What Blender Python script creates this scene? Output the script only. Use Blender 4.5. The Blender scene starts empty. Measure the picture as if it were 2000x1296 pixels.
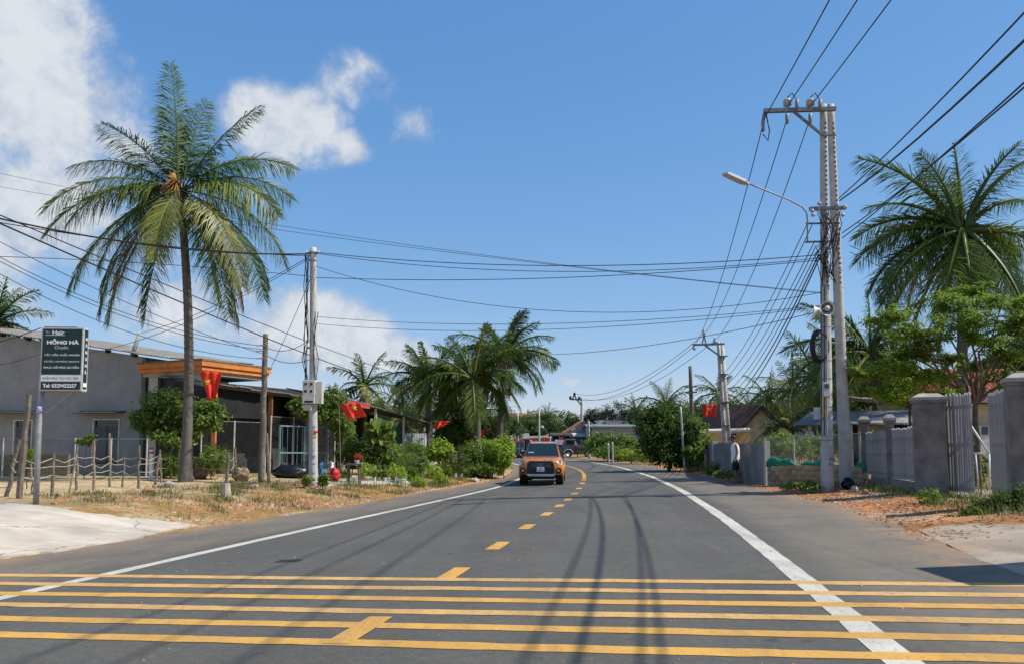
import bpy, math, random
import numpy as np
from mathutils import Vector, Matrix

# ------------------------------------------------------------------ camera, sky, sun, exposure
scene = bpy.context.scene
COL = scene.collection
F, TH, PPY, ZC = 1556.0, math.radians(4.45), 729.0, 1.75      # focal length in photo pixels, pitch, principal row, eye height
cam_d = bpy.data.cameras.new('camera'); cam = bpy.data.objects.new('camera', cam_d); COL.objects.link(cam)
cam.location = (0, 0, ZC); cam.rotation_euler = (math.pi/2 + TH, 0, 0)
cam_d.sensor_width = 36.0; cam_d.lens = F/2000*36.0; cam_d.shift_y = 81/2000.0
cam_d.clip_start = 0.1; cam_d.clip_end = 5000
scene.camera = cam
vs = scene.view_settings
vs.view_transform = 'Standard'; vs.look = 'None'; vs.gamma = 1.0; vs.exposure = 0.25; vs.use_curve_mapping = False

SUN_AZ, SUN_EL = math.radians(98), math.radians(50)           # azimuth clockwise from +Y (the way the camera looks)
sun_dir = Vector((math.sin(SUN_AZ)*math.cos(SUN_EL), math.cos(SUN_AZ)*math.cos(SUN_EL), math.sin(SUN_EL)))
sd = bpy.data.lights.new('sun', 'SUN'); sd.energy = 5.0; sd.angle = math.radians(0.5); sd.color = (1.0, 0.95, 0.86)
so = bpy.data.objects.new('sun', sd); COL.objects.link(so); so.rotation_euler = sun_dir.to_track_quat('Z', 'Y').to_euler()

class NT:
    """small helper round a node tree"""
    def __init__(s, nt): s.nt = nt
    def n(s, t, **kw):
        nd = s.nt.nodes.new(t)
        for k, v in kw.items(): setattr(nd, k, v)
        return nd
    def link(s, a, b): s.nt.links.new(a, b)
    def put(s, sock, v):
        if hasattr(v, 'is_output') or isinstance(v, bpy.types.NodeSocket): s.link(v, sock)
        else: sock.default_value = v
    def math(s, op, a, b=0.0, c=None, clamp=False):
        m = s.n('ShaderNodeMath', operation=op); m.use_clamp = clamp
        s.put(m.inputs[0], a); s.put(m.inputs[1], b)
        if c is not None: s.put(m.inputs[2], c)
        return m.outputs[0]
    def mix(s, f, a, b, mode='MIX'):
        m = s.n('ShaderNodeMix', data_type='RGBA', blend_type=mode); m.clamp_factor = True
        s.put(m.inputs[0], f)
        for i, v in ((6, a), (7, b)):
            if isinstance(v, tuple) and len(v) == 3: v = (*v, 1)
            s.put(m.inputs[i], v)
        return m.outputs[2]
    def noise(s, vec, scale, detail=4, rough=.55, dist=0.0):
        m = s.n('ShaderNodeTexNoise'); m.inputs['Scale'].default_value = scale; m.inputs['Detail'].default_value = detail
        m.inputs['Roughness'].default_value = rough; m.inputs['Distortion'].default_value = dist
        if vec is not None: s.link(vec, m.inputs['Vector'])
        return m.outputs[0]
    def ramp(s, v, lo, hi, a=0.0, b=1.0, smooth=True):
        m = s.n('ShaderNodeMapRange'); m.interpolation_type = 'SMOOTHSTEP' if smooth else 'LINEAR'
        s.put(m.inputs[0], v); s.put(m.inputs[1], lo); s.put(m.inputs[2], hi); s.put(m.inputs[3], a); s.put(m.inputs[4], b)
        return m.outputs[0]

def pix_dir(px, py):
    x = (px-1000)/F; y = (PPY-py)/F
    return (x, math.cos(TH)-math.sin(TH)*y, math.sin(TH)+math.cos(TH)*y)
def azel(px, py):
    d = Vector(pix_dir(px, py)).normalized(); return math.atan2(d.x, d.y), math.asin(d.z)

world = bpy.data.worlds.new('World'); scene.world = world; world.use_nodes = True
def build_world():
    nt = world.node_tree; nt.nodes.clear(); N = NT(nt)
    sky = N.n('ShaderNodeTexSky'); sky.sky_type = 'NISHITA'; sky.sun_disc = False
    sky.sun_elevation = SUN_EL; sky.sun_rotation = SUN_AZ; sky.altitude = 0; sky.air_density = 1.0; sky.dust_density = .1; sky.ozone_density = 3.0
    tc = N.n('ShaderNodeTexCoord'); sep = N.n('ShaderNodeSeparateXYZ'); N.link(tc.outputs['Generated'], sep.inputs[0])
    az = N.math('ARCTAN2', sep.outputs[0], sep.outputs[1]); el = N.math('ARCSINE', sep.outputs[2])
    ae = N.n('ShaderNodeCombineXYZ'); N.link(az, ae.inputs[0]); N.link(el, ae.inputs[1])
    vec = ae.outputs[0]
    n1 = N.noise(vec, 8.0, 10, .60, .25); n2 = N.noise(vec, 3.2, 5, .5, .3); n3 = N.noise(vec, 26.0, 8, .65, .3)
    # clouds standing in the sky where the photograph has them: (direction, half width, half height in degrees, weight)
    blobs = [((-40, 40), 9.5, 6.5, .85), ((70, 200), 9.5, 6.0, .9), ((190, 270), 6.5, 4.5, .75), ((-120, 400), 13, 8, .9), ((100, 430), 12, 5.5, .7), ((560, 250), 6.0, 4.0, 1.0), ((505, 225), 3.6, 3.2, 1.0), ((660, 285), 3.2, 2.2, .75),
             ((690, 165), 5.0, 3.0, .42), ((805, 245), 2.8, 2.6, .45), ((600, 640), 9, 3.6, 1.0), ((430, 620), 12, 3.6, .7), ((720, 690), 9, 2.6, .75), ((200, 520), 9, 3, .4), ((1115, 745), 1.5, .75, .6), ((1180, 760), 2.5, .7, .38), ((1330, 745), 2.2, .8, .35), ((40, 580), 10, 4, .35), ((980, 740), 9, 1.0, .25)]
    total = None
    for (p, rx, ry, w) in blobs:
        a, e = azel(*p)
        dx = N.math('DIVIDE', N.math('SUBTRACT', az, a), math.radians(rx)); dy = N.math('DIVIDE', N.math('SUBTRACT', el, e), math.radians(ry))
        d = N.math('SQRT', N.math('ADD', N.math('MULTIPLY', dx, dx), N.math('MULTIPLY', dy, dy)))
        m = N.math('MULTIPLY', N.ramp(d, 0.15, 1.15, 1.0, 0.0), w)
        total = m if total is None else N.math('MAXIMUM', total, m)
    # the same weather elsewhere: broken small clouds all round behind the camera
    back = N.ramp(N.math('ABSOLUTE', az), .75, 1.2); low = N.ramp(el, .03, .2)
    gen = N.math('MULTIPLY', N.math('MULTIPLY', N.ramp(n2, .42, .72), back), N.math('MULTIPLY', low, .8))
    total = N.math('MAXIMUM', total, gen)
    dens = N.math('ADD', total, N.math('MULTIPLY', N.math('SUBTRACT', n1, .5), 1.7))
    dens = N.math('ADD', dens, N.math('MULTIPLY', N.math('SUBTRACT', n3, .5), .55))
    mask = N.math('MULTIPLY', N.ramp(dens, .24, .78), N.ramp(total, .02, .25))
    shade = N.ramp(N.math('ADD', N.math('MULTIPLY', dens, .45), N.math('MULTIPLY', n3, .8)), .45, .95)
    ccol = N.mix(shade, (3.6, 4.15, 5.0, 1), (5.7, 5.9, 6.2, 1))
    sat = N.n('ShaderNodeHueSaturation'); sat.inputs['Saturation'].default_value = 1.12; sat.inputs['Value'].default_value = 1.0; N.link(sky.outputs[0], sat.inputs['Color'])
    pre = N.mix(1.0, sat.outputs[0], (.90, 1.0, 1.14, 1), 'MULTIPLY')
    sp = N.n('ShaderNodeSeparateColor'); N.link(pre, sp.inputs[0]); cb = N.n('ShaderNodeCombineColor')   # tropical sky: paler overhead, less glare at the horizon
    for i, (a_, g_) in enumerate(((1.20, .78), (1.67, .58), (2.77, .40))): N.link(N.math('MULTIPLY', N.math('POWER', sp.outputs[i], g_), a_), cb.inputs[i])
    tint = cb.outputs[0]
    col = N.mix(N.math('MULTIPLY', mask, .95), tint, ccol)
    bg = N.n('ShaderNodeBackground'); bg.inputs[1].default_value = 0.112; N.link(col, bg.inputs[0])
    out = N.n('ShaderNodeOutputWorld'); N.link(bg.outputs[0], out.inputs[0])
build_world()

# ------------------------------------------------------------------ ground shape
def spl(pts):
    pts = np.array(pts, float); ys = np.arange(-20, 160.01, .5); xs = np.interp(ys, pts[:, 0], pts[:, 1])
    k = np.exp(-np.linspace(-2, 2, 25)**2); k /= k.sum()
    xp = np.concatenate([xs[0]+(np.arange(-12, 0))*(xs[1]-xs[0]), xs, xs[-1]+np.arange(1, 13)*(xs[-1]-xs[-2])])
    xs = np.convolve(xp, k, 'valid'); return ys, xs
_C = spl([(-20,-6.3),(0,-2.5),(6.7,-1.25),(9.7,-.71),(12.6,-.2),(15.7,.3),(18.9,.8),(21.6,1.3),(24.3,1.7),(27.5,2.16),(30.8,2.57),(34.7,3.04),(38,3.42),(42.5,3.85),(49.5,4.3),(56,4.2),(61,3.8),(70,2.6),(80,.6),(90,-2.2),(100,-5.6),(120,-15),(160,-40)])
_WL = spl([(-20,-10.8),(0,-7.2),(8.78,-5.54),(10.5,-5.2),(12.7,-4.83),(16.5,-4.12),(23,-2.83),(33.4,-.5),(45,.9),(56,1.2),(65,.4),(72,-.6),(80,-2.5),(90,-5.4),(100,-9),(120,-18.5),(160,-43)])
_WR = spl([(-20,-1.7),(0,1.6),(5.29,2.55),(8.39,3.07),(12.06,3.67),(18.05,4.59),(28.4,5.97),(39.5,6.9),(53,7.25),(61,6.9),(70,5.9),(80,3.9),(90,1.1),(100,-2.3),(120,-11.6),(160,-37)])
_LE = spl([(-20,-13.3),(0,-9.8),(12.3,-7.7),(15,-7.25),(18,-6.6),(21.5,-5.5),(29.5,-3.76),(40.7,-.75),(50,.1),(60,.0),(70,-1.5),(80,-3.8),(90,-6.8),(100,-10.5),(120,-20),(160,-44.5)])
_RE = spl([(-20,1.4),(0,4.2),(9,5.5),(12.9,6.54),(19.4,7.92),(27,8.62),(35.4,9.2),(49,9.8),(59,9.3),(70,8.2),(77,7),(90,3.2),(100,-.4),(120,-9.8),(160,-35.5)])
def cen(y): return np.interp(y, *_C)
def wl(y): return np.interp(y, *_WL)
def wr(y): return np.interp(y, *_WR)
def le(y): return np.interp(y, *_LE)
def re(y): return np.interp(y, *_RE)
def sst(a): a = np.clip(a, 0, 1); return a*a*(3-2*a)
def base_z(X, Y):
    D = np.where(Y < 21, 1.415+.023*np.maximum(Y, -12), 1.898+.47*(1-np.exp(-(np.maximum(Y, 21)-21)/20.4)))
    return ZC - D + .025*np.clip(X, -7, 9)
def rise(X, Y):
    el_ = le(Y)-X; er = X-re(Y); f = 1-.55*sst((Y-45)/25)
    left = .45*sst(el_/3.6) + .15*np.clip((el_-3.6)/6, 0, 1)
    right = .15*sst(er/2.2)
    return (left+right)*f
def gz(X, Y): return float(base_z(np.float64(X), np.float64(Y))+rise(np.float64(X), np.float64(Y)))
def at(px, py, Y):
    d = pix_dir(px, py); t = Y/d[1]; return Vector((d[0]*t, Y, ZC+d[2]*t))
def G(px, py):
    d = pix_dir(px, py); lo, hi = 1.0, 400.0
    for _ in range(50):
        m = (lo+hi)/2
        if ZC+d[2]*m > gz(d[0]*m, d[1]*m): lo = m
        else: hi = m
    return Vector((d[0]*lo, d[1]*lo, gz(d[0]*lo, d[1]*lo)))
def gp(px, Y):
    """ground point under pixel column px at depth Y"""
    X = (px-1000)/F*Y*1.0; return Vector((X, Y, gz(X, Y)))
def zpix(py, Y): return at(1000, py, Y).z
rng = np.random.default_rng(7); random.seed(7)
# ------------------------------------------------------------------ materials
MATS = {}
def nodes(name):
    m = bpy.data.materials.new(name); m.use_nodes = True; nt = m.node_tree; nt.nodes.clear()
    N = NT(nt); out = N.n('ShaderNodeOutputMaterial'); return m, N, out
def mat(name, col, rough=.8,  var=.25, scale=6.0, bump=0.0, bscale=None, metal=0.0, col2=None, dirt=None, dscale=1.2, spec=.4, coat=0.0, objrand=0.0, streak=None):
    """surface with patchy colour (col to col2), optional dirt stains and fine relief"""
    if name in MATS: return MATS[name]
    m, N, out = nodes(name); tc = N.n('ShaderNodeTexCoord').outputs['Object']
    b = N.n('ShaderNodeBsdfPrincipled'); b.inputs['Roughness'].default_value = rough; b.inputs['Metallic'].default_value = metal
    b.inputs['Specular IOR Level'].default_value = spec
    if coat: b.inputs['Coat Weight'].default_value = coat; b.inputs['Coat Roughness'].default_value = .06
    c2 = col2 or tuple(min(1, c*(1-var)) for c in col); c1 = col if col2 else tuple(min(1, c*(1+var*.6)) for c in col)
    f = N.ramp(N.noise(tc, scale, 6, .6), .3, .7); c = N.mix(f, c1, c2)
    if dirt is not None:
        f2 = N.ramp(N.noise(tc, dscale, 8, .65, .5), .5, .72); c = N.mix(N.math('MULTIPLY', f2, .75), c, dirt)
    if streak is not None:                       # rain streaks and damp running down a wall
        mp = N.n('ShaderNodeMapping'); mp.inputs['Scale'].default_value = (2.6, 2.6, .16); N.link(tc, mp.inputs[0]); f3 = N.math('MULTIPLY', N.ramp(N.noise(mp.outputs[0], .8, 9, .7), .5, .72), N.ramp(N.noise(tc, .5, 4), .4, .65, .1, .8)); c = N.mix(f3, c, streak)
        f4 = N.ramp(N.noise(tc, 7, 9, .85), .6, .7, 0, .6); c = N.mix(f4, c, tuple(min(1, x*1.7) for x in col))
    if objrand:
        oi = N.n('ShaderNodeObjectInfo'); v = N.ramp(oi.outputs['Random'], 0, 1, 1-objrand, 1+objrand, False)
        mm = N.n('ShaderNodeVectorMath', operation='SCALE'); N.link(c, mm.inputs[0]); N.link(v, mm.inputs['Scale']); c = mm.outputs[0]
    N.link(c, b.inputs['Base Color'])
    if bump:
        bp = N.n('ShaderNodeBump'); bp.inputs['Strength'].default_value = bump; bp.inputs['Distance'].default_value = .02
        N.link(N.noise(tc, bscale or scale*6, 6, .65), bp.inputs['Height']); N.link(bp.outputs[0], b.inputs['Normal'])
    N.link(b.outputs[0], out.inputs[0]); MATS[name] = m; return m
def leaf_mat(name, a, b, c=None, trans=.35, rough=.5, spec=.35):
    """leaves: colour picked leaf by leaf between a and b (and rarely c), light passing through"""
    if name in MATS: return MATS[name]
    m, N, out = nodes(name); g = N.n('ShaderNodeNewGeometry'); r = g.outputs['Random Per Island']
    col = N.mix(r, a, b)
    oi = N.n('ShaderNodeObjectInfo').outputs['Random']
    if c is not None:
        col = N.mix(N.ramp(N.math('FRACT', N.math('ADD', N.math('MULTIPLY', r, 7.31), oi)), .8, .95), col, c)
    tc = N.n('ShaderNodeTexCoord').outputs['Object']; col = N.mix(N.math('MULTIPLY', N.ramp(N.noise(tc, .9, 3), .35, .7), .55), col, tuple(x*.55 for x in a))
    pb = N.n('ShaderNodeBsdfPrincipled'); pb.inputs['Roughness'].default_value = rough; pb.inputs['Specular IOR Level'].default_value = spec; N.link(col, pb.inputs['Base Color'])
    tr = N.n('ShaderNodeBsdfTranslucent'); tcol = N.mix(.5, col, tuple(min(1, x*1.9) for x in b)); N.link(tcol, tr.inputs[0])
    ms = N.n('ShaderNodeMixShader'); ms.inputs[0].default_value = trans; N.link(pb.outputs[0], ms.inputs[1]); N.link(tr.outputs[0], ms.inputs[2])
    N.link(ms.outputs[0], out.inputs[0]); MATS[name] = m; return m
def frond_mat(name, a, b, old, trans=.28):
    if name in MATS: return MATS[name]
    m, N, out = nodes(name); g = N.n('ShaderNodeNewGeometry'); r = g.outputs['Random Per Island']
    oi = N.n('ShaderNodeObjectInfo').outputs['Random']
    col = N.mix(r, a, b); col = N.mix(N.math('MULTIPLY', N.ramp(oi, .75, 1.0), .6), col, old)
    pb = N.n('ShaderNodeBsdfPrincipled'); pb.inputs['Roughness'].default_value = .45; pb.inputs['Specular IOR Level'].default_value = .35; N.link(col, pb.inputs['Base Color'])
    tr = N.n('ShaderNodeBsdfTranslucent'); N.link(N.mix(.5, col, tuple(min(1, x*2) for x in b)), tr.inputs[0])
    ms = N.n('ShaderNodeMixShader'); ms.inputs[0].default_value = trans; N.link(pb.outputs[0], ms.inputs[1]); N.link(tr.outputs[0], ms.inputs[2])
    N.link(ms.outputs[0], out.inputs[0]); MATS[name] = m; return m
def glass_mat(name, col=(.012, .02, .025), rough=.04):
    if name in MATS: return MATS[name]
    m, N, out = nodes(name); b = N.n('ShaderNodeBsdfPrincipled'); b.inputs['Base Color'].default_value = (*col, 1); b.inputs['Roughness'].default_value = rough; b.inputs['Specular IOR Level'].default_value = .6
    N.link(b.outputs[0], out.inputs[0]); MATS[name] = m; return m

# ------------------------------------------------------------------ mesh building
class MB:
    def __init__(s): s.v = []; s.f = []
    def add(s, V, Fc):
        o = len(s.v); s.v += [tuple(p) for p in V]; s.f += [tuple(i+o for i in f) for f in Fc]; return s
    def box(s, c, size, rz=0.0, rx=0.0, ry=0.0, taper=1.0):
        hx, hy, hz = (d/2 for d in size); M = Matrix.Rotation(rz, 3, 'Z') @ Matrix.Rotation(ry, 3, 'Y') @ Matrix.Rotation(rx, 3, 'X'); c = Vector(c)
        V = [c + M @ Vector((x*hx*(taper if z > 0 else 1), y*hy*(taper if z > 0 else 1), z*hz)) for z in (-1, 1) for x, y in ((-1,-1),(1,-1),(1,1),(-1,1))]
        return s.add(V, [(0,3,2,1),(4,5,6,7),(0,1,5,4),(1,2,6,5),(2,3,7,6),(3,0,4,7)])
    def beam(s, a, b, w, h=None):
        """square bar from a to b"""
        return s.tube([a, b], w*.7071 if h is None else w*.7071, 4, twist=math.pi/4)
    def tube(s, pts, r, n=8, cap=True, twist=0.0):
        pts = [Vector(p) for p in pts]; rs = r if isinstance(r, (list, tuple, np.ndarray)) else [r]*len(pts); o = len(s.v)
        ref = None
        for i, p in enumerate(pts):
            t = (pts[min(i+1, len(pts)-1)]-pts[max(i-1, 0)]).normalized()
            if ref is None:
                ref = Vector((0, 0, 1)) if abs(t.z) < .9 else Vector((1, 0, 0))
            u = (ref - t*ref.dot(t)).normalized(); ref = u; w = t.cross(u)
            for k in range(n):
                a = 2*math.pi*k/n+twist; s.v.append(tuple(p+(u*math.cos(a)+w*math.sin(a))*rs[i]))
        for i in range(len(pts)-1):
            for k in range(n):
                k2 = (k+1) % n; s.f.append((o+i*n+k, o+i*n+k2, o+(i+1)*n+k2, o+(i+1)*n+k))
        if cap:
            s.f.append(tuple(o+k for k in reversed(range(n)))); s.f.append(tuple(o+(len(pts)-1)*n+k for k in range(n)))
        return s
    def prism(s, poly, d):
        """planar polygon (3D points) extruded by vector d"""
        n = len(poly); d = Vector(d); V = [Vector(p) for p in poly]+[Vector(p)+d for p in poly]
        return s.add(V, [tuple(reversed(range(n))), tuple(range(n, 2*n))]+[(i, (i+1) % n, (i+1) % n+n, i+n) for i in range(n)])
    def quad(s, a, b, c, d): return s.add([a, b, c, d], [(0, 1, 2, 3)])
    def sphere(s, c, r, nu=10, nv=6):
        r = r if isinstance(r, (tuple, list)) else (r, r, r); c = Vector(c); V = [c+Vector((0, 0, -r[2]))]
        for j in range(1, nv):
            ph = -math.pi/2+math.pi*j/nv
            for i in range(nu):
                a = 2*math.pi*i/nu; V.append(c+Vector((r[0]*math.cos(ph)*math.cos(a), r[1]*math.cos(ph)*math.sin(a), r[2]*math.sin(ph))))
        V.append(c+Vector((0, 0, r[2]))); T = len(V)-1
        Fc = [(0, 1+(i+1) % nu, 1+i) for i in range(nu)]+[(T, T-nu+i, T-nu+(i+1) % nu) for i in range(nu)]
        for j in range(nv-2):
            for i in range(nu):
                a = 1+j*nu; Fc.append((a+i, a+(i+1) % nu, a+nu+(i+1) % nu, a+nu+i))
        return s.add(V, Fc)
    def loft(s, secs, close=True, cap=True):
        o = len(s.v); n = len(secs[0])
        for sec in secs: s.v += [tuple(p) for p in sec]
        for i in range(len(secs)-1):
            for k in range(n if close else n-1):
                k2 = (k+1) % n; s.f.append((o+i*n+k, o+i*n+k2, o+(i+1)*n+k2, o+(i+1)*n+k))
        if cap: s.f.append(tuple(o+k for k in reversed(range(n)))); s.f.append(tuple(o+(len(secs)-1)*n+k for k in range(n)))
        return s
    def build(s, name, m, parent=None, smooth=False, org=None, bevel=0.0):
        o0 = Vector(parent['_org']) if parent is not None else Vector(org or (0, 0, 0))
        me = bpy.data.meshes.new(name); me.from_pydata([tuple(Vector(p)-o0) for p in s.v], [], s.f); me.update()
        return mobj(name, me, m, parent, o0, smooth, bevel)
def mobj(name, me, m, parent=None, o0=(0, 0, 0), smooth=False, bevel=0.0):
    ob = bpy.data.objects.new(name, me); COL.objects.link(ob)
    if m: me.materials.append(m)
    if smooth: me.polygons.foreach_set('use_smooth', [True]*len(me.polygons))
    if parent is not None: ob.parent = parent; ob['_org'] = tuple(o0)
    else: ob.location = o0; ob['_org'] = tuple(o0)
    if bevel:
        b = ob.modifiers.new('bevel', 'BEVEL'); b.width = bevel; b.segments = 2; b.limit_method = 'ANGLE'
    return ob
def npmesh(name, V, Q):
    """mesh from numpy arrays of vertices and quads (or triangles)"""
    me = bpy.data.meshes.new(name); V = np.asarray(V, np.float32); Q = np.asarray(Q, np.int32); k = Q.shape[1]
    me.vertices.add(len(V)); me.vertices.foreach_set('co', V.ravel()); me.loops.add(Q.size); me.loops.foreach_set('vertex_index', Q.ravel())
    me.polygons.add(len(Q)); me.polygons.foreach_set('loop_start', np.arange(0, Q.size, k, dtype=np.int32)); me.polygons.foreach_set('loop_total', np.full(len(Q), k, np.int32))
    me.update(calc_edges=True); return me
def tag(o, label=None, cat=None, group=None, kind=None):
    if label: o['label'] = label
    if cat: o['category'] = cat
    if group: o['group'] = group
    if kind: o['kind'] = kind
    return o
def thing(name, label, cat, loc=(0, 0, 0), group=None):
    o = bpy.data.objects.new(name, None); COL.objects.link(o); o.location = loc; o['_org'] = tuple(loc); o.empty_display_size = .3
    return tag(o, label, cat, group)
def inst(name, me, parent, loc, rot=(0, 0, 0), scale=(1, 1, 1)):
    """part sharing mesh data; loc in world coordinates"""
    o = bpy.data.objects.new(name, me); COL.objects.link(o); o.parent = parent; o.location = Vector(loc)-Vector(parent['_org']); o.rotation_euler = rot; o.scale = scale
    o['_org'] = tuple(loc); return o
def lerp(a, b, t): return Vector(a)*(1-t)+Vector(b)*t
def wire_pts(a, b, sag, n=24):
    a, b = Vector(a), Vector(b); return [lerp(a, b, i/n)-Vector((0, 0, 4*sag*(i/n)*(1-i/n))) for i in range(n+1)]
def text_part(txt, width, height, place, m, parent, bold=.02, name='lettering', depth=.0):
    """flat lettering; place maps (x, z) on the sign (origin lower left of the word) to world"""
    cu = bpy.data.curves.new('txt', 'FONT'); cu.body = txt; cu.offset = bold; cu.resolution_u = 3
    ob = bpy.data.objects.new('txt', cu); COL.objects.link(ob); dg = bpy.context.evaluated_depsgraph_get()
    me = bpy.data.meshes.new_from_object(ob.evaluated_get(dg)); bpy.data.objects.remove(ob); bpy.data.curves.remove(cu)
    n = len(me.vertices)
    if n == 0: return None
    co = np.zeros(n*3); me.vertices.foreach_get('co', co); co = co.reshape(-1, 3)
    mn, mx = co.min(0), co.max(0); sc = ((width/(mx[0]-mn[0])) if width else 1, (height/(mx[1]-mn[1])) if height else 1)
    o0 = Vector(parent['_org'])
    new = np.array([tuple(Vector(place((c[0]-mn[0])*sc[0], (c[1]-mn[1])*sc[1]))-o0) for c in co])
    me.vertices.foreach_set('co', new.ravel()); me.update(); me.materials.clear()
    return mobj(name, me, m, parent, o0)

# ------------------------------------------------------------------ plants
def unit(a): return a/np.maximum(np.linalg.norm(a, axis=-1, keepdims=True), 1e-9)
def leaf_quads(P, D, Nn, L, W):
    """kite-shaped leaves at P along D, blade normal Nn, folded a little"""
    S = unit(np.cross(D, Nn)); n = len(P); L = np.broadcast_to(L, (n,))[:, None]; W = np.broadcast_to(W, (n,))[:, None]
    V = np.stack([P, P+D*L*.5+S*W*.5+Nn*L*.06, P+D*L-Nn*L*.08, P+D*L*.5-S*W*.5+Nn*L*.06], 1).reshape(-1, 3)
    return V, np.arange(n*4).reshape(-1, 4)
def leaf_cloud(blobs, n, size, r, upbias=.5, clumps=60, spread=.17, shell=.45, wid=.5):
    """leaves gathered in clumps through ellipsoids (centre, radii, weight)"""
    w = np.array([b[2] if len(b) > 2 else np.prod(b[1])**(2/3) for b in blobs]); w = w/w.sum(); Vs = []
    Pl = []; Nl = []
    for b, wi in zip(blobs, w):
        c, rad = np.array(b[0], float), np.array(b[1], float); k = max(5, int(clumps*wi*len(blobs)**.5))
        d = unit(r.normal(size=(k, 3))); cc = d*(shell+(1-shell)*r.random((k, 1)))
        m = max(8, int(n*wi)); idx = r.integers(0, k, m); q = cc[idx]+r.normal(size=(m, 3))*spread
        sh = r.random(m) < .16; ns = max(3, k//3); si = r.integers(0, ns, m); sd_ = unit(r.normal(size=(ns, 3))+np.array([0, 0, .5])); fr = .75+.55*r.random((m, 1))*(.4+.6*r.random(ns))[si][:, None]
        q = np.where(sh[:, None], sd_[si]*fr+r.normal(size=(m, 3))*.06, q)
        Pl.append(c+q*rad); Nl.append(unit(q*.6+r.normal(size=(m, 3))*.6+np.array([0, 0, upbias])))
    P = np.concatenate(Pl); Nn = np.concatenate(Nl); D = unit(np.cross(Nn, r.normal(size=P.shape))+np.array([0, 0, -.25]))
    L = size*(.6+.8*r.random(len(P))); return leaf_quads(P, D, Nn, L, L*wid)
def crown_part(parent, blobs, n, size, m, r, name='crown', **kw):
    V, Q = leaf_cloud(blobs, n, size, r, **kw); o0 = np.array(parent['_org']); return mobj(name, npmesh(name, V-o0, Q), m, parent, tuple(o0))
def limb(a, b, r0, r1, r, wob=.12, n=5):
    a, b = Vector(a), Vector(b); L = (b-a).length; pts = [lerp(a, b, i/n)+Vector(r.normal(size=3)*wob*L*.35*math.sin(math.pi*i/n)) for i in range(n+1)]
    return pts, [r0+(r1-r0)*i/n for i in range(n+1)]
def shrub(name, label, cat, base, blobs, n, size, m, bark, seed, group=None, tr=.05, **kw):
    """a bush or small tree: stem and limbs reaching into the leaf masses"""
    r = np.random.default_rng(seed); t = thing(name, label, cat, base, group); mb = MB(); b0 = Vector(base)
    top = Vector(np.mean([b[0] for b in blobs], 0)); fork = lerp(b0, top, .45); p, rr = limb(b0-Vector((0, 0, .05)), fork, tr, tr*.75, r); mb.tube(p, rr, 7)
    for b in blobs:
        p, rr = limb(fork, Vector(b[0]), tr*.7, tr*.15, r); mb.tube(p, rr, 6)
    mb.build('trunk', bark, t, smooth=True); crown_part(t, blobs, n, size, m, r, **kw); return t
def frond_geo(path, side, L, n, r, droop=.5, w=.045, rr=.03, roll=0.0):
    """pinnate palm leaf along path (k x 3): midrib and hanging leaflets on both sides"""
    path = np.asarray(path, float); k = len(path); seg = np.linalg.norm(np.diff(path, axis=0), axis=1); cum = np.concatenate([[0], np.cumsum(seg)])/seg.sum()
    def P(t): return np.stack([np.interp(t, cum, path[:, i]) for i in range(3)], 1)
    side = np.array(side, float); Vl = []; Ql = []; off = 0
    mb = MB(); mb.tube([tuple(p) for p in path], list(rr*(1-.85*np.linspace(0, 1, k))), 4)
    rv = np.array(mb.v); rf = [f for f in mb.f if len(f) == 4]; Vl.append(rv); Ql.append(np.array(rf)); off = len(rv)
    for sgn in (-1, 1):
        t = np.linspace(.13, .995, n)+r.normal(size=n)*.004; t = np.clip(t, .1, 1); p = P(t); T = unit(P(np.clip(t+.02, 0, 1))-P(np.clip(t-.02, 0, 1)))
        Nn = unit(np.cross(np.broadcast_to(side, T.shape), T)); ra = (roll*(.35+.65*t))[:, None]; S_ = side*np.cos(ra)+Nn*np.sin(ra); Nn = Nn*np.cos(ra)-side*np.sin(ra)
        l = L*np.clip(np.sin(np.pi*(t*.80+.13))**.75, .12, 1)*(.82+.36*r.random(n))
        fw = .45+.85*t+r.normal(size=n)*.22
        d = unit(S_*sgn + T*fw[:, None] + Nn*(.22+r.normal(size=n)*.24)[:, None]); dr = (droop*(.5+1.0*r.random(n)))[:, None]; g = np.array([0, 0, -1.0])
        wd = (w*(.8+.4*r.random(n)))[:, None]; lc = l[:, None]
        mid = p+d*lc*.52+g*dr*lc*.11; tip = p+d*lc*(.97-.15*dr)+g*dr*lc*.46
        tw = unit(T+Nn*.5)
        V = np.stack([p-tw*wd*.35, p+tw*wd*.35, mid+tw*wd*.5, mid-tw*wd*.5, tip+tw*wd*.08, tip-tw*wd*.08], 1).reshape(-1, 3)
        i = np.arange(n)[:, None]*6+off; Ql.append(np.concatenate([i+np.array([0, 1, 2, 3]), i+np.array([3, 2, 4, 5])])); Vl.append(V); off += n*6
    return np.concatenate(Vl), np.concatenate(Ql)
def frond_path(e0, bend, L, k=14, az=0.0, twist=0.0):
    """arching midrib: launch elevation e0, bending down by bend degrees over its length"""
    t = np.linspace(0, 1, k); e = np.radians(e0-bend*t**1.25); st = L/(k-1); rad = np.concatenate([[0], np.cumsum(np.cos(e[:-1])*st)]); z = np.concatenate([[0], np.cumsum(np.sin(e[:-1])*st)])
    a = az+twist*t; return np.stack([rad*np.cos(a), rad*np.sin(a), z], 1), np.array([-math.sin(az), math.cos(az), 0])
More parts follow.
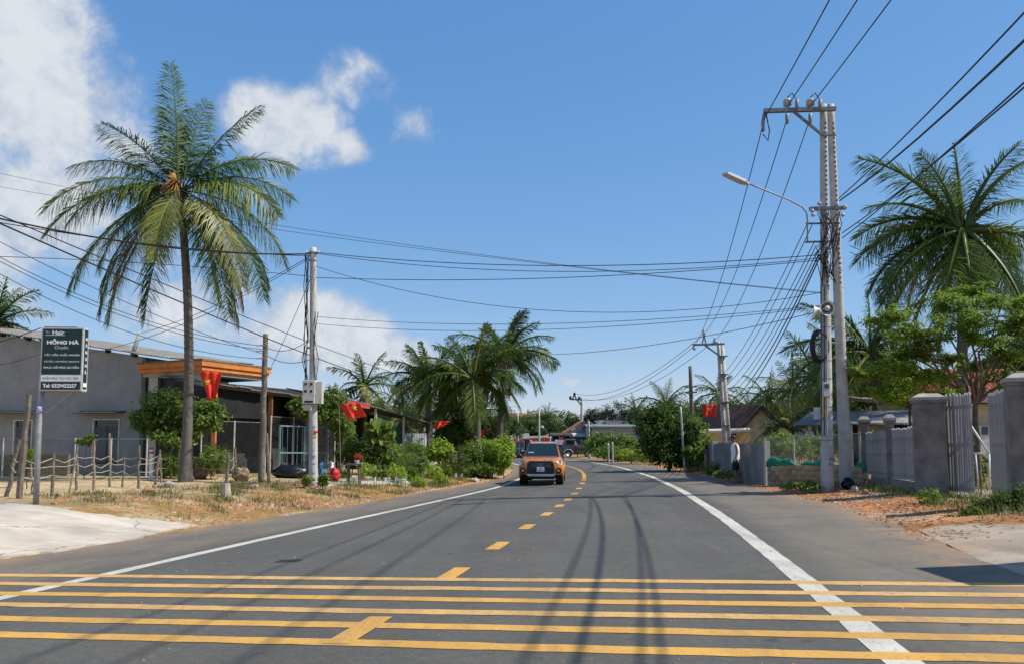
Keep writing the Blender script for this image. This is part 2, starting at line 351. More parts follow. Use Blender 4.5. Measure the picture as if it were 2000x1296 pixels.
# ------------------------------------------------------------------ ground, road, markings
def vnoise(X, Y, s, seed):
    r = np.random.default_rng(seed); T = r.random((64, 64)); x = X/s; y = Y/s; xi = np.floor(x).astype(int); yi = np.floor(y).astype(int); fx = sst(x-xi); fy = sst(y-yi)
    g = lambda a, b: T[a % 64, b % 64]
    return (g(xi, yi)*(1-fx)+g(xi+1, yi)*fx)*(1-fy)+(g(xi, yi+1)*(1-fx)+g(xi+1, yi+1)*fx)*fy
def fbm(X, Y, s, seed): return sum(vnoise(X, Y, s/2**i, seed+i)*.5**i for i in range(4))/1.875
def build_ground():
    ys = np.concatenate([np.array([-60, -40, -25]), np.arange(-15, 62, .32), np.arange(62, 120, 1.5), np.array([125, 135, 150, 170, 200, 250, 330, 450, 650, 1000, 1500])])
    xs = np.concatenate([np.array([-1500, -900, -500, -300, -200, -140, -100, -75, -60, -50, -42]), np.arange(-36, -20, .8), np.arange(-20, 20, .32), np.arange(20, 36, .8), np.array([42, 50, 60, 75, 100, 140, 200, 300, 500, 900, 1500])])
    X, Y = np.meshgrid(xs, ys); R = rise(X, Y); Z = base_z(X, Y)+R
    on = (X > le(Y)+.12) & (X < re(Y)-.12) & (Y < 160); Z = np.where(on, Z-.12, Z)
    out = ~on; Z += np.where(out & (np.abs(X) < 40) & (Y < 70), (fbm(X, Y, 1.6, 3)-.5)*.10*sst(np.minimum(np.abs(X-le(Y)), np.abs(X-re(Y)))/1.2), 0)
    n1 = fbm(X, Y, 3.0, 11); n2 = fbm(X, Y, .9, 21); n3 = fbm(X, Y, 7.0, 31)
    sand = np.array([.50, .37, .21]); red = np.array([.54, .225, .085]); dry = np.array([.33, .235, .12]); grn = np.array([.12, .135, .04]); pale = np.array([.52, .44, .32])
    def mixc(a, b, f): return a*(1-f[..., None])+b*f[..., None]
    el_ = le(Y)-X; er = X-re(Y)
    C = np.broadcast_to(dry, X.shape+(3,)).copy(); C = mixc(C, np.broadcast_to(grn, C.shape), sst((n3-.45)/.2)*.8)
    left = el_ > -1
    # left verge: sandy with a broken reddish edge, pale sand behind the stick fence
    CL = mixc(np.broadcast_to(dry*1.1, C.shape), np.broadcast_to(sand, C.shape), sst((n1-.35)/.3)); CL = mixc(CL, np.broadcast_to(red*1.05, C.shape), sst((n2-.38)/.2)*sst((4.8-el_)/2.5)*.85)
    CL = mixc(CL, np.broadcast_to(grn, C.shape), sst((n2*.5+n3*.5-.50)/.12)*.55)
    CL = mixc(CL, np.broadcast_to(sand*1.08, C.shape), sst((el_-5.6)/1.0)*sst((36-Y)/6)*.92)
    CR = mixc(np.broadcast_to(red, C.shape), np.broadcast_to(red*np.array([.62, .7, .8]), C.shape), sst((n2-.4)/.25)); CR = mixc(CR, np.broadcast_to(pale, C.shape), sst((n1-.52)/.15)*.5)
    CR = mixc(CR, np.broadcast_to(dry*.75, C.shape), sst((er-1.9)/1.2)*.9)
    C = np.where(left[..., None], CL, C); C = np.where((er > -1)[..., None], CR, C)
    far = sst((Y-40)/30)*.55; C = mixc(C, np.broadcast_to(dry*.8, C.shape), far); C = mixc(C, np.broadcast_to(grn, C.shape), sst((np.hypot(X, Y)-110)/60))
    ny, nx = X.shape; V = np.stack([X, Y, Z], -1).reshape(-1, 3); i = np.arange(ny*nx).reshape(ny, nx); Q = np.stack([i[:-1, :-1], i[:-1, 1:], i[1:, 1:], i[1:, :-1]], -1).reshape(-1, 4)
    me = npmesh('ground', V, Q); ca = me.color_attributes.new('soil', 'FLOAT_COLOR', 'POINT'); ca.data.foreach_set('color', np.concatenate([C.reshape(-1, 3), np.ones((ny*nx, 1))], 1).astype(np.float32).ravel())
    m, N, out = nodes('soil'); b = N.n('ShaderNodeBsdfPrincipled'); b.inputs['Roughness'].default_value = .95; b.inputs['Specular IOR Level'].default_value = .1
    at_ = N.n('ShaderNodeAttribute'); at_.attribute_name = 'soil'; tc = N.n('ShaderNodeTexCoord').outputs['Object']
    f = N.ramp(N.noise(tc, 5, 8, .75), .25, .75, .5, 1.4); f2 = N.ramp(N.noise(tc, 30, 5, .75), .3, .7, .62, 1.32)
    sc = N.n('ShaderNodeVectorMath', operation='SCALE'); N.link(at_.outputs['Color'], sc.inputs[0]); N.link(N.math('MULTIPLY', f, f2), sc.inputs['Scale']); N.link(sc.outputs[0], b.inputs['Base Color'])
    bp = N.n('ShaderNodeBump'); bp.inputs['Strength'].default_value = .8; bp.inputs['Distance'].default_value = .06; N.link(N.noise(tc, 9, 9, .75), bp.inputs['Height']); N.link(bp.outputs[0], b.inputs['Normal']); N.link(b.outputs[0], out.inputs[0])
    o = mobj('ground', me, m, smooth=True); tag(o, kind='structure'); return o
build_ground()

def asphalt_mat():
    m, N, out = nodes('asphalt'); b = N.n('ShaderNodeBsdfPrincipled'); b.inputs['Specular IOR Level'].default_value = .28
    tc = N.n('ShaderNodeTexCoord').outputs['Object']; at_ = N.n('ShaderNodeAttribute'); at_.attribute_name = 'road'
    sp = N.n('ShaderNodeSeparateColor'); N.link(at_.outputs['Color'], sp.inputs[0])       # r = dust on the shoulder, g = wheel-worn band
    c = N.mix(N.ramp(N.noise(tc, .35, 5, .6), .3, .7), (.086, .080, .068), (.112, .104, .088))
    c = N.mix(N.ramp(N.noise(tc, 4.0, 6, .7), .35, .75, 0, .45), c, (.068, .064, .056))
    g = N.noise(tc, 42, 5, .8); c = N.mix(N.ramp(g, .55, .70, 0, .85), c, (.20, .195, .185)); c = N.mix(N.ramp(g, .30, .46, .8, 0), c, (.022, .022, .022))
    c = N.mix(N.math('MULTIPLY', sp.outputs[1], .3), c, (.13, .122, .105)); c = N.mix(N.math('MULTIPLY', sp.outputs[2], N.ramp(N.noise(tc, .6, 6, .7), .3, .6, .3, .8)), c, (.20, .168, .128)); c = N.mix(N.ramp(N.noise(tc, 13, 4, .8), .35, .65, .30, 0), c, (.045, .043, .04)); c = N.mix(N.ramp(N.noise(tc, 19, 4, .8), .52, .7, 0, .3), c, (.21, .20, .175))
    dust = N.math('MULTIPLY', sp.outputs[0], N.ramp(N.noise(tc, 1.6, 8, .7), .3, .62)); c = N.mix(dust, c, (.30, .19, .115))
    vo = N.n('ShaderNodeTexVoronoi'); vo.feature = 'DISTANCE_TO_EDGE'; vo.inputs['Scale'].default_value = .28
    wv = N.n('ShaderNodeVectorMath', operation='ADD'); nz = N.n('ShaderNodeTexNoise'); nz.inputs['Scale'].default_value = 1.3; nz.inputs['Detail'].default_value = 6; N.link(tc, nz.inputs['Vector']); N.link(tc, wv.inputs[0]); N.link(nz.outputs['Color'], wv.inputs[1]); N.link(wv.outputs[0], vo.inputs['Vector'])
    crack = N.math('MULTIPLY', N.ramp(vo.outputs['Distance'], 0.0, .006, 1, 0), N.ramp(N.noise(tc, .23, 3), .56, .66, 0, .6)); c = N.mix(crack, c, (.016, .016, .016))
    mp = N.n('ShaderNodeMapping'); mp.inputs['Scale'].default_value = (1.1, .04, 1); mp.inputs['Rotation'].default_value = (0, 0, .17); N.link(tc, mp.inputs[0]); ws_ = N.noise(mp.outputs[0], 1.3, 6, .65)
    c = N.mix(N.ramp(ws_, .5, .75, 0, .5), c, (.058, .055, .048)); c = N.mix(N.ramp(ws_, .25, .45, .35, 0), c, (.145, .135, .115))
    c = N.mix(N.ramp(N.noise(tc, 2.6, 3, .5), .70, .76, 0, .6), c, (.035, .034, .034)); c = N.mix(N.ramp(N.noise(tc, .16, 7, .7), .52, .7, 0, .3), c, (.15, .125, .10))
    N.link(c, b.inputs['Base Color']); N.link(N.ramp(N.noise(tc, 2.0, 5), .3, .7, .72, .92), b.inputs['Roughness'])
    bp = N.n('ShaderNodeBump'); bp.inputs['Strength'].default_value = .55; bp.inputs['Distance'].default_value = .012; N.link(g, bp.inputs['Height']); N.link(bp.outputs[0], b.inputs['Normal']); N.link(b.outputs[0], out.inputs[0]); return m
def build_road():
    ys = np.concatenate([np.arange(-20, 60, .4), np.arange(60, 158, 1.0)]); k = 41; V = []; C = []
    for y in ys:
        a, b = le(y), re(y); jl = (vnoise(np.float64(y), np.float64(0), .9, 5)-.5)*.35; jr = (vnoise(np.float64(y), np.float64(3), 1.1, 8)-.5)*.5
        for i in range(k):
            x = (a+jl)+(b+jr-a-jl)*i/(k-1); V.append((x, y, float(base_z(np.float64(x), np.float64(y)))+.004))
            dl = x-a; dr = b-x; d = min(1, max(0, 1-dl/.9))*.75+min(1, max(0, 1-dr/1.0)); shoulder = .35 if (x < wl(y)-.1 or x > wr(y)+.1) else 0
            cx = cen(y); wheel = max(0, 1-abs(abs(x-cx-1.9)-.8)/.45, 1-abs(abs(x-cx+1.9)-.8)/.45)
            C.append((min(1, d+shoulder*.12), wheel if not shoulder else 0.0, min(1, max(wl(y)-.25-x, x-wr(y)-.25, 0)/.5), 1))
    n = len(ys); i = np.arange(n*k).reshape(n, k); Q = np.stack([i[:-1, :-1], i[:-1, 1:], i[1:, 1:], i[1:, :-1]], -1).reshape(-1, 4)
    me = npmesh('road', np.array(V), Q); ca = me.color_attributes.new('road', 'FLOAT_COLOR', 'POINT'); ca.data.foreach_set('color', np.array(C, np.float32).ravel())
    o = mobj('road', me, asphalt_mat(), smooth=True); tag(o, kind='structure'); return o
road = build_road()
def paint_mat(name, a, worn):
    m, N, out = nodes(name); b = N.n('ShaderNodeBsdfPrincipled'); b.inputs['Roughness'].default_value = .8; b.inputs['Specular IOR Level'].default_value = .25; tc = N.n('ShaderNodeTexCoord').outputs['Object']
    c = N.mix(N.ramp(N.noise(tc, 1.1, 5, .6), .3, .75), a, tuple(x*.8 for x in a)); c = N.mix(N.ramp(N.noise(tc, 26, 6, .8), .52, .66, 0, worn), c, (.06, .058, .055)); c = N.mix(N.ramp(N.noise(tc, .5, 6, .7, 1.0), .5, .8, 0, .35), c, (.20, .15, .10))
    mp = N.n('ShaderNodeMapping'); mp.inputs['Scale'].default_value = (1.3, .05, 1); mp.inputs['Rotation'].default_value = (0, 0, .18); N.link(tc, mp.inputs[0]); c = N.mix(N.ramp(N.noise(mp.outputs[0], 1.5, 6, .7), .45, .72, 0, .42), c, (.10, .085, .07)); c = N.mix(N.ramp(N.noise(tc, 9, 8, .85), .57, .66, 0, worn), c, (.085, .08, .07)); c = N.mix(N.ramp(N.noise(tc, 1.7, 6, .75), .52, .75, 0, .35), c, tuple(x*.55 for x in a))
    N.link(c, b.inputs['Base Color']); bp = N.n('ShaderNodeBump'); bp.inputs['Strength'].default_value = .4; bp.inputs['Distance'].default_value = .01; N.link(N.noise(tc, 70, 3), bp.inputs['Height']); N.link(bp.outputs[0], b.inputs['Normal']); N.link(b.outputs[0], out.inputs[0]); return m
M_white = paint_mat('white_road_paint', (.57, .54, .46), .65); M_yel = paint_mat('yellow_road_paint', (.62, .335, .075), .5); M_yel2 = paint_mat('pale_yellow_road_paint', (.61, .36, .125), .6)
def rz_(x, y, lift): return float(base_z(np.float64(x), np.float64(y)))+lift
def ribbon(name, m, fn, y0, y1, w, lift, step=.4, wob=.006):
    ys = np.linspace(y0, y1, max(3, int((y1-y0)/step)+1)); V = []; Q = []; r = np.random.default_rng(abs(int(y0*10+w*100))+5)
    for y in ys:
        x = float(fn(y)); dx = float(fn(y+.2)-fn(y-.2))/.4; nrm = math.hypot(1, dx); ox, oy = w/2/nrm, -dx*w/2/nrm; j = r.normal(size=2)*wob
        for s_, jj in ((-1, j[0]), (1, j[1])): V.append((x+s_*ox+jj, y+s_*oy, rz_(x+s_*ox, y+s_*oy, lift)))
    n = len(ys); i = np.arange(n-1)*2; Q = np.stack([i, i+1, i+3, i+2], -1); o = mobj(name, npmesh(name, np.array(V), Q), m, road); return o
ribbon('edge_line', M_white, wl, -15, 150, .22, .008); ribbon('edge_line', M_white, wr, -15, 150, .24, .008)
for (px, py) in [(705, 1230), (885, 1120), (975, 1065), (1030, 1028), (1067, 1003), (1097, 987), (1110, 975), (1123, 963), (1131, 953), (1137, 943), (1141, 936)]:
    d = pix_dir(px, py); t = 1.0
    lo, hi = 1, 300
    for _ in range(40):
        mid = (lo+hi)/2
        if ZC+d[2]*mid > rz_(d[0]*mid, d[1]*mid, 0): lo = mid
        else: hi = mid
    y = d[1]*lo; ribbon('centre_dash', M_yel, cen, y-.5, y+.5, .22, .0085 if y > 8 else .0125, .25, .004)
ribbon('centre_line', M_yel, cen, 39.2, 150, .18, .0085)
# six raised rumble stripes across the whole carriageway
p0, p1 = np.array([-6.75, 10.67]), np.array([5.06, 8.01]); q0, q1 = np.array([-4.33, 6.88]), np.array([3.35, 5.35])
for k in range(6):
    f = k/5; yc = 9.12+(5.99-9.12)*f; sl = -.222+(-.205+.222)*f; w = .195; xa, xb = -8.2, 6.0; V = []; n = 70; r = np.random.default_rng(50+k)
    for i in range(n+1):
        x = xa+(xb-xa)*i/n; y = yc+sl*x
        x0, x1 = float(le(y))+.25, float(re(y))-.1
        if x < x0 or x > x1: continue
        j = r.normal(size=2)*.006; wave = .012*math.sin(x*.9+k*2)
        for s_, jj in ((-1, j[0]), (1, j[1])): V.append((x, y+s_*w/2+jj+wave, rz_(x, y, .0105)))
    n2 = len(V)//2; i = np.arange(n2-1)*2; Q = np.stack([i+1, i, i+2, i+3], -1); mobj('rumble_stripe', npmesh('rumble_stripe', np.array(V), Q), M_yel2 if k in (0, 1, 3) else M_yel, road)
# dark tar patch in the left lane
c = G(563, 1095); mb = MB(); V = [(c.x-.17, c.y-.14), (c.x+.16, c.y-.14), (c.x+.19, c.y+.15), (c.x-.15, c.y+.16)]; mb.quad(*[(x, y, rz_(x, y, .0068)) for x, y in V]); mb.build('tar_patch', mat('fresh_tar', (.022, .022, .024), .7, .3, 20, .3, 90), road)

# concrete apron at the left, concrete slab at the right
M_conc = mat('pale_concrete', (.50, .435, .35), .9, .22, .8, .45, 30, dirt=(.30, .27, .23), dscale=.55)
def crack(m):
    nt = m.node_tree; N = NT(nt); b = next(n for n in nt.nodes if n.type == 'BSDF_PRINCIPLED'); src = b.inputs['Base Color'].links[0].from_socket; tc = N.n('ShaderNodeTexCoord').outputs['Object']
    nz = N.n('ShaderNodeTexNoise'); nz.inputs['Scale'].default_value = 1.1; nz.inputs['Detail'].default_value = 7; N.link(tc, nz.inputs['Vector']); ad = N.n('ShaderNodeVectorMath', operation='ADD'); N.link(tc, ad.inputs[0]); N.link(nz.outputs['Color'], ad.inputs[1])
    vo = N.n('ShaderNodeTexVoronoi'); vo.feature = 'DISTANCE_TO_EDGE'; vo.inputs['Scale'].default_value = .33; N.link(ad.outputs[0], vo.inputs['Vector'])
    c = N.mix(N.ramp(vo.outputs['Distance'], 0, .008, .85, 0), src, (.10, .085, .07)); mp = N.n('ShaderNodeMapping'); mp.inputs['Scale'].default_value = (.25, 1.6, 1); mp.inputs['Rotation'].default_value = (0, 0, .5); N.link(tc, mp.inputs[0])
    c = N.mix(N.ramp(N.noise(mp.outputs[0], 1.2, 7, .7), .46, .7, 0, .7), c, (.27, .255, .23)); c = N.mix(N.ramp(N.noise(tc, 3.5, 8, .8), .58, .7, 0, .5), c, (.46, .32, .19)); N.link(c, b.inputs['Base Color'])
crack(M_conc)
def slab(name, pix, m, th, lift, sub=10):
    pix = [q for i in range(len(pix)) for q in [(pix[i][0]+(pix[(i+1) % len(pix)][0]-pix[i][0])*f+(rng.normal()*2.2 if f else 0), pix[i][1]+(pix[(i+1) % len(pix)][1]-pix[i][1])*f+(rng.normal()*1.0 if f else 0)) for f in (0, .2, .4, .6, .8)]]
    P = [G(*p) for p in pix]; poly = [Vector((p.x, p.y)) for p in P]
    from mathutils.geometry import delaunay_2d_cdt
    pts = list(poly); n = len(poly); x0, x1 = min(p.x for p in poly), max(p.x for p in poly); y0, y1 = min(p.y for p in poly), max(p.y for p in poly)
    for a in np.arange(x0, x1, .6):
        for b in np.arange(y0, y1, .6): pts.append(Vector((a, b)))
    v, e, f, *_ = delaunay_2d_cdt(pts, [], [list(range(n))], 2, 1e-4); V = [(p.x, p.y, gz(p.x, p.y)+lift+.02) for p in v]; k = len(V); ring = list(range(n))
    mb = MB(); mb.add(V, f)
    bot = [(p.x, p.y, gz(p.x, p.y)+lift-th) for p in poly]; top = [(p.x, p.y, gz(p.x, p.y)+lift+.02) for p in poly]
    for i in range(n): j = (i+1) % n; mb.quad(bot[i], bot[j], top[j], top[i])
    o = mb.build(name, m); tag(o, kind='structure'); return o
slab('concrete_apron', [(-400, 1120), (0, 1090), (130, 1075), (260, 1053), (330, 1036), (384, 1026), (250, 1012), (150, 1000), (90, 990), (30, 983), (-60, 975), (-500, 985)], M_conc, .1, .012)
slab('concrete_slab', [(1792, 1034), (1850, 1062), (1905, 1090), (1985, 1118), (2120, 1170), (2300, 1120), (2200, 1045), (2000, 1024), (1880, 1022)], mat('old_concrete', (.33, .27, .20), .9, .3, 1.2, .7, 18, dirt=(.40, .19, .085), dscale=.55), .02, -.014)
slab('gate_threshold', [(1862, 964), (1880, 972), (1935, 975), (1965, 968), (1935, 957), (1890, 956)], mat('reddish_concrete', (.40, .28, .24), .9, .2, 3), .1, .02)

# ------------------------------------------------------------------ grass, weeds, rubble
def blades(name, P, hmin, hmax, m, r, w=.012, lean=.5, label=None, cat=None):
    n = len(P); h = (hmin+(hmax-hmin)*r.random(n)**1.5)[:, None]; a = r.random(n)*2*math.pi; d = np.stack([np.cos(a), np.sin(a), np.zeros(n)], 1); s = np.stack([-np.sin(a), np.cos(a), np.zeros(n)], 1); up = np.array([0, 0, 1.0]); ln = (lean*r.random(n))[:, None]
    ww = w*(.6+.8*r.random(n))[:, None]; m1 = P+up*h*.6+d*h*ln*.35; t = P+up*h*(1-.25*ln)+d*h*ln
    V = np.stack([P-s*ww, P+s*ww, m1+s*ww*.8, m1-s*ww*.8, t+s*ww*.15, t-s*ww*.15], 1).reshape(-1, 3); i = np.arange(n)[:, None]*6; Q = np.concatenate([i+np.array([0, 1, 2, 3]), i+np.array([3, 2, 4, 5])])
    o = mobj(name, npmesh(name, V, Q), m); tag(o, label, cat, kind='stuff'); return o
M_dry = leaf_mat('dry_grass', (.21, .15, .065), (.12, .125, .04), (.28, .20, .09), .25); M_grs = leaf_mat('green_grass', (.075, .115, .022), (.13, .17, .04), (.26, .23, .09), .3)
def scatter(n, fx, y0, y1, r, clump=.0, pw=1.0):
    Y = y0+(y1-y0)*r.random(n)**pw; X = fx(Y, r.random(n)); 
    if clump:
        k = max(4, n//60); i = r.integers(0, k, n); X = X[:k][i]+r.normal(size=n)*clump; Y = Y[:k][i]+r.normal(size=n)*clump
    Z = base_z(X, Y)+rise(X, Y); return np.stack([X, Y, Z-.01], 1)
r_ = np.random.default_rng(5)
def in_apron(P): 
    a = (P[:, 1] < 18.7+.0*P[:, 0]); return P[~a]
P = scatter(15000, lambda Y, u: le(Y)-.5-u**.8*6.5, 17.4, 44, r_, .28, 1.1); P = P[P[:, 0] < le(P[:, 1])-.25]; P = P[P[:, 1] > 17.9-.35*(P[:, 0]+7)]
blades('dry_verge_grass', P, .03, .16, M_dry, r_, .006, .9, 'short dry grass on the sandy left verge', 'grass')
P = scatter(9000, lambda Y, u: le(Y)-.7-u*6, 19.5, 60, r_, .14, 1.0); P = P[P[:, 0] < le(P[:, 1])-.3]; P = P[P[:, 1] > 18.1-.35*(P[:, 0]+7)]
blades('green_verge_grass', P, .05, .22, M_grs, r_, .007, .8, 'green grass tufts scattered over the left verge', 'grass')
P = scatter(5000, lambda Y, u: le(Y)-.35-u*2.6, 28, 44, r_, .25, 1.0); P = P[P[:, 0] < le(P[:, 1])-.25]
blades('roadside_grass', P, .06, .25, M_grs, r_, .008, .8, 'denser green grass along the left road edge before the potted plants', 'grass')
P = scatter(9000, lambda Y, u: re(Y)+1.5+u*4.5, 13.5, 30, r_, .22, 1.0); P = P[P[:, 0] > re(P[:, 1])+1.0]
blades('gate_weeds', P, .04, .26, M_grs, r_, .007, .8, 'grass and weeds on the dirt before the white picket fence', 'grass')
P = scatter(9000, lambda Y, u: re(Y)+.9+u*3.0, 34, 75, r_, .35, 1.0)
blades('far_verge_grass', P, .08, .4, M_grs, r_, .012, .7, 'grass along the right verge past the corrugated fence', 'grass')
def stones(name, P, s0, s1, m, r, label, cat):
    n = len(P); s = (s0+(s1-s0)*r.random(n)**3)[:, None, None]; base = np.array([[1, 1, -.4], [-1, 1, -.4], [-1, -1, -.4], [1, -1, -.4], [.6, .5, .5], [-.5, .7, .45], [-.6, -.6, .55], [.5, -.7, .5]])
    V = (base[None]*(1+r.normal(size=(n, 8, 3))*.25)*s); a = r.random(n)*6.28; c, si = np.cos(a)[:, None], np.sin(a)[:, None]; x = V[..., 0]*c-V[..., 1]*si; y = V[..., 0]*si+V[..., 1]*c; V = np.stack([x, y, V[..., 2]], -1)+P[:, None, :]
    q = np.array([(4, 5, 6, 7), (0, 1, 5, 4), (1, 2, 6, 5), (2, 3, 7, 6), (3, 0, 4, 7)]); Q = (np.arange(n)[:, None, None]*8+q[None]).reshape(-1, 4)
    o = mobj(name, npmesh(name, V.reshape(-1, 3), Q), m); tag(o, label, cat, kind='stuff'); return o
def chip_mat(name, a, b, c):
    m, N, out = nodes(name); bb = N.n('ShaderNodeBsdfPrincipled'); bb.inputs['Roughness'].default_value = .9; r = N.n('ShaderNodeNewGeometry').outputs['Random Per Island']; cc = N.mix(r, a, b); cc = N.mix(N.ramp(r, .8, .95), cc, c); N.link(cc, bb.inputs['Base Color']); N.link(bb.outputs[0], out.inputs[0]); return m
M_chip = chip_mat('brick_chips', (.36, .165, .08), (.26, .14, .08), (.36, .28, .20)); M_leafl = chip_mat('leaf_litter', (.36, .17, .06), (.23, .12, .05), (.42, .30, .15))
P = scatter(5000, lambda Y, u: le(Y)-.15-u**1.5*5.5, 17.4, 40, r_, .5, 1.2); P = P[P[:, 0] < le(P[:, 1])+.1]; P = P[P[:, 1] > 17.8-.35*(P[:, 0]+7)]; stones('brick_rubble', P, .015, .075, M_chip, r_, 'scattered brick chips and pebbles on the left verge', 'rubble')
P = scatter(8000, lambda Y, u: re(Y)-.25+u**1.3*3.2, 12, 34, r_, .45, 1.0); P = P[P[:, 0] > re(P[:, 1])-.3]; stones('red_rubble', P, .012, .055, M_chip, r_, 'orange chips and gravel on the right verge', 'rubble')
P = scatter(3000, lambda Y, u: re(Y)+.2+u*2.6, 12.5, 26, r_, .3, 1.0); V, Q = leaf_quads(P+np.array([0, 0, .02]), unit(r_.normal(size=(len(P), 3))*np.array([1, 1, .25])), unit(np.array([0, 0, 1.0])+r_.normal(size=(len(P), 3))*.3), .05+.08*r_.random(len(P)), .025); o = mobj('leaf_litter', npmesh('leaf_litter', V, Q), M_leafl); tag(o, 'fallen brown leaves on the right verge before the gate', 'leaves', kind='stuff')
P = scatter(500, lambda Y, u: le(Y)+1+u*11, 5.2, 30, r_); P[:, 2] = base_z(P[:, 0], P[:, 1])+.008; P = P[(P[:, 0] < re(P[:, 1]))]; stones('road_grit', P, .004, .014, M_chip, r_, 'loose grit lying on the asphalt', 'grit')
# ------------------------------------------------------------------ palms
M_fr = frond_mat('palm_leaf', (.036, .075, .014), (.095, .145, .024), (.27, .25, .05)); M_fr_far = frond_mat('far_palm_leaf', (.045, .085, .022), (.10, .145, .036), (.20, .19, .055))
M_frold = frond_mat('old_palm_leaf', (.20, .15, .05), (.13, .10, .04), (.17, .10, .045)); M_fryel = frond_mat('yellowing_sunlit_palm_leaf', (.20, .22, .035), (.11, .16, .025), (.30, .25, .06))
M_trunk = mat('palm_bark', (.125, .11, .095), .9, .35, 5, .8, 26, dirt=(.09, .075, .06), dscale=3); M_nut = mat('coconut_stalk', (.42, .20, .035), .6, .35, 8)
def palm_trunk(t, base, top, r0, r1, bow=(0, 0), n=40, rings=True, px=12):
    base, top = Vector(base), Vector(top); mb = MB(); pts = []; rs = []
    for i in range(n+1):
        f = i/n; p = lerp(base-Vector((0, 0, .15)), top, f)+Vector((bow[0], bow[1], 0))*math.sin(math.pi*f); pts.append(p)
        flare = 1+.55*math.exp(-f*14); rs.append((r0+(r1-r0)*f)*flare*(1+(.06 if rings and i % 2 else 0)))
    mb.tube(pts, rs, px); o = mb.build('trunk', M_trunk, t, smooth=True); return o
_fm = {}
def frond_mesh(e0, bend, L, n, ll, v, w, droop, m):
    key = (e0, bend, L, n, ll, v, w, droop, m.name)
    if key not in _fm:
        r = np.random.default_rng(hash((e0, bend, v)) % 100000); p, s = frond_path(e0, bend, L, 12, 0, .25*(r.random()-.5)); V, Q = frond_geo(p, s, ll, n, r, droop, w, .03, (1 if v else -1)*(.9+.5*r.random() if e0 > 65 else .35+.5*r.random())); me = npmesh('frond', V, Q); me.materials.append(m); _fm[key] = me
    return _fm[key]
def palm(label, crown, base, fl, seed, nf=24, n=42, w=.06, r0=.17, r1=.11, bow=(0, 0), group=None, far=False, old=2, lo=-45, name='coconut_palm', emax=84, open_=False):
    r = np.random.default_rng(seed); t = thing(name, label, 'palm', base, group); palm_trunk(t, base, crown, r0, r1, bow, 14 if far else 36, not far, 7 if far else 11)
    if far: n = 34; w = .085
    cls = [(84, 20), (72, 38), (60, 52), (46, 62), (32, 72), (16, 76), (0, 72), (-18, 60), (-36, 46), (-52, 30)]
    az0 = r.random()*6.28
    for i in range(nf):
        f = i/(nf-1); e = emax+(lo-emax)*f**.9; k = min(range(len(cls)), key=lambda j: abs(cls[j][0]-e)); e0, b = cls[k]
        az = az0+i*2.39996+r.normal()*.18; 
        if open_ and math.sin(az) < -.55 and e > -25: az += 1.4 if math.cos(az) > 0 else -1.4
        s = fl*(.88+.22*r.random())*(.85 if f < .1 else 1)
        mm = (M_fr_far if far else M_fr) if i < nf-old else M_frold if r.random() < .5 else M_fryel
        me = frond_mesh(e0, b, 1.0, n, .27, int(r.integers(0, 2)), w/fl*.9, .55 if e0 > 20 else .75, mm)
        inst('frond', me, t, Vector(crown)+Vector((math.cos(az), math.sin(az), 0))*r1*.6, (r.normal()*.06, r.normal()*.06, az), (s, s, s))
    return t
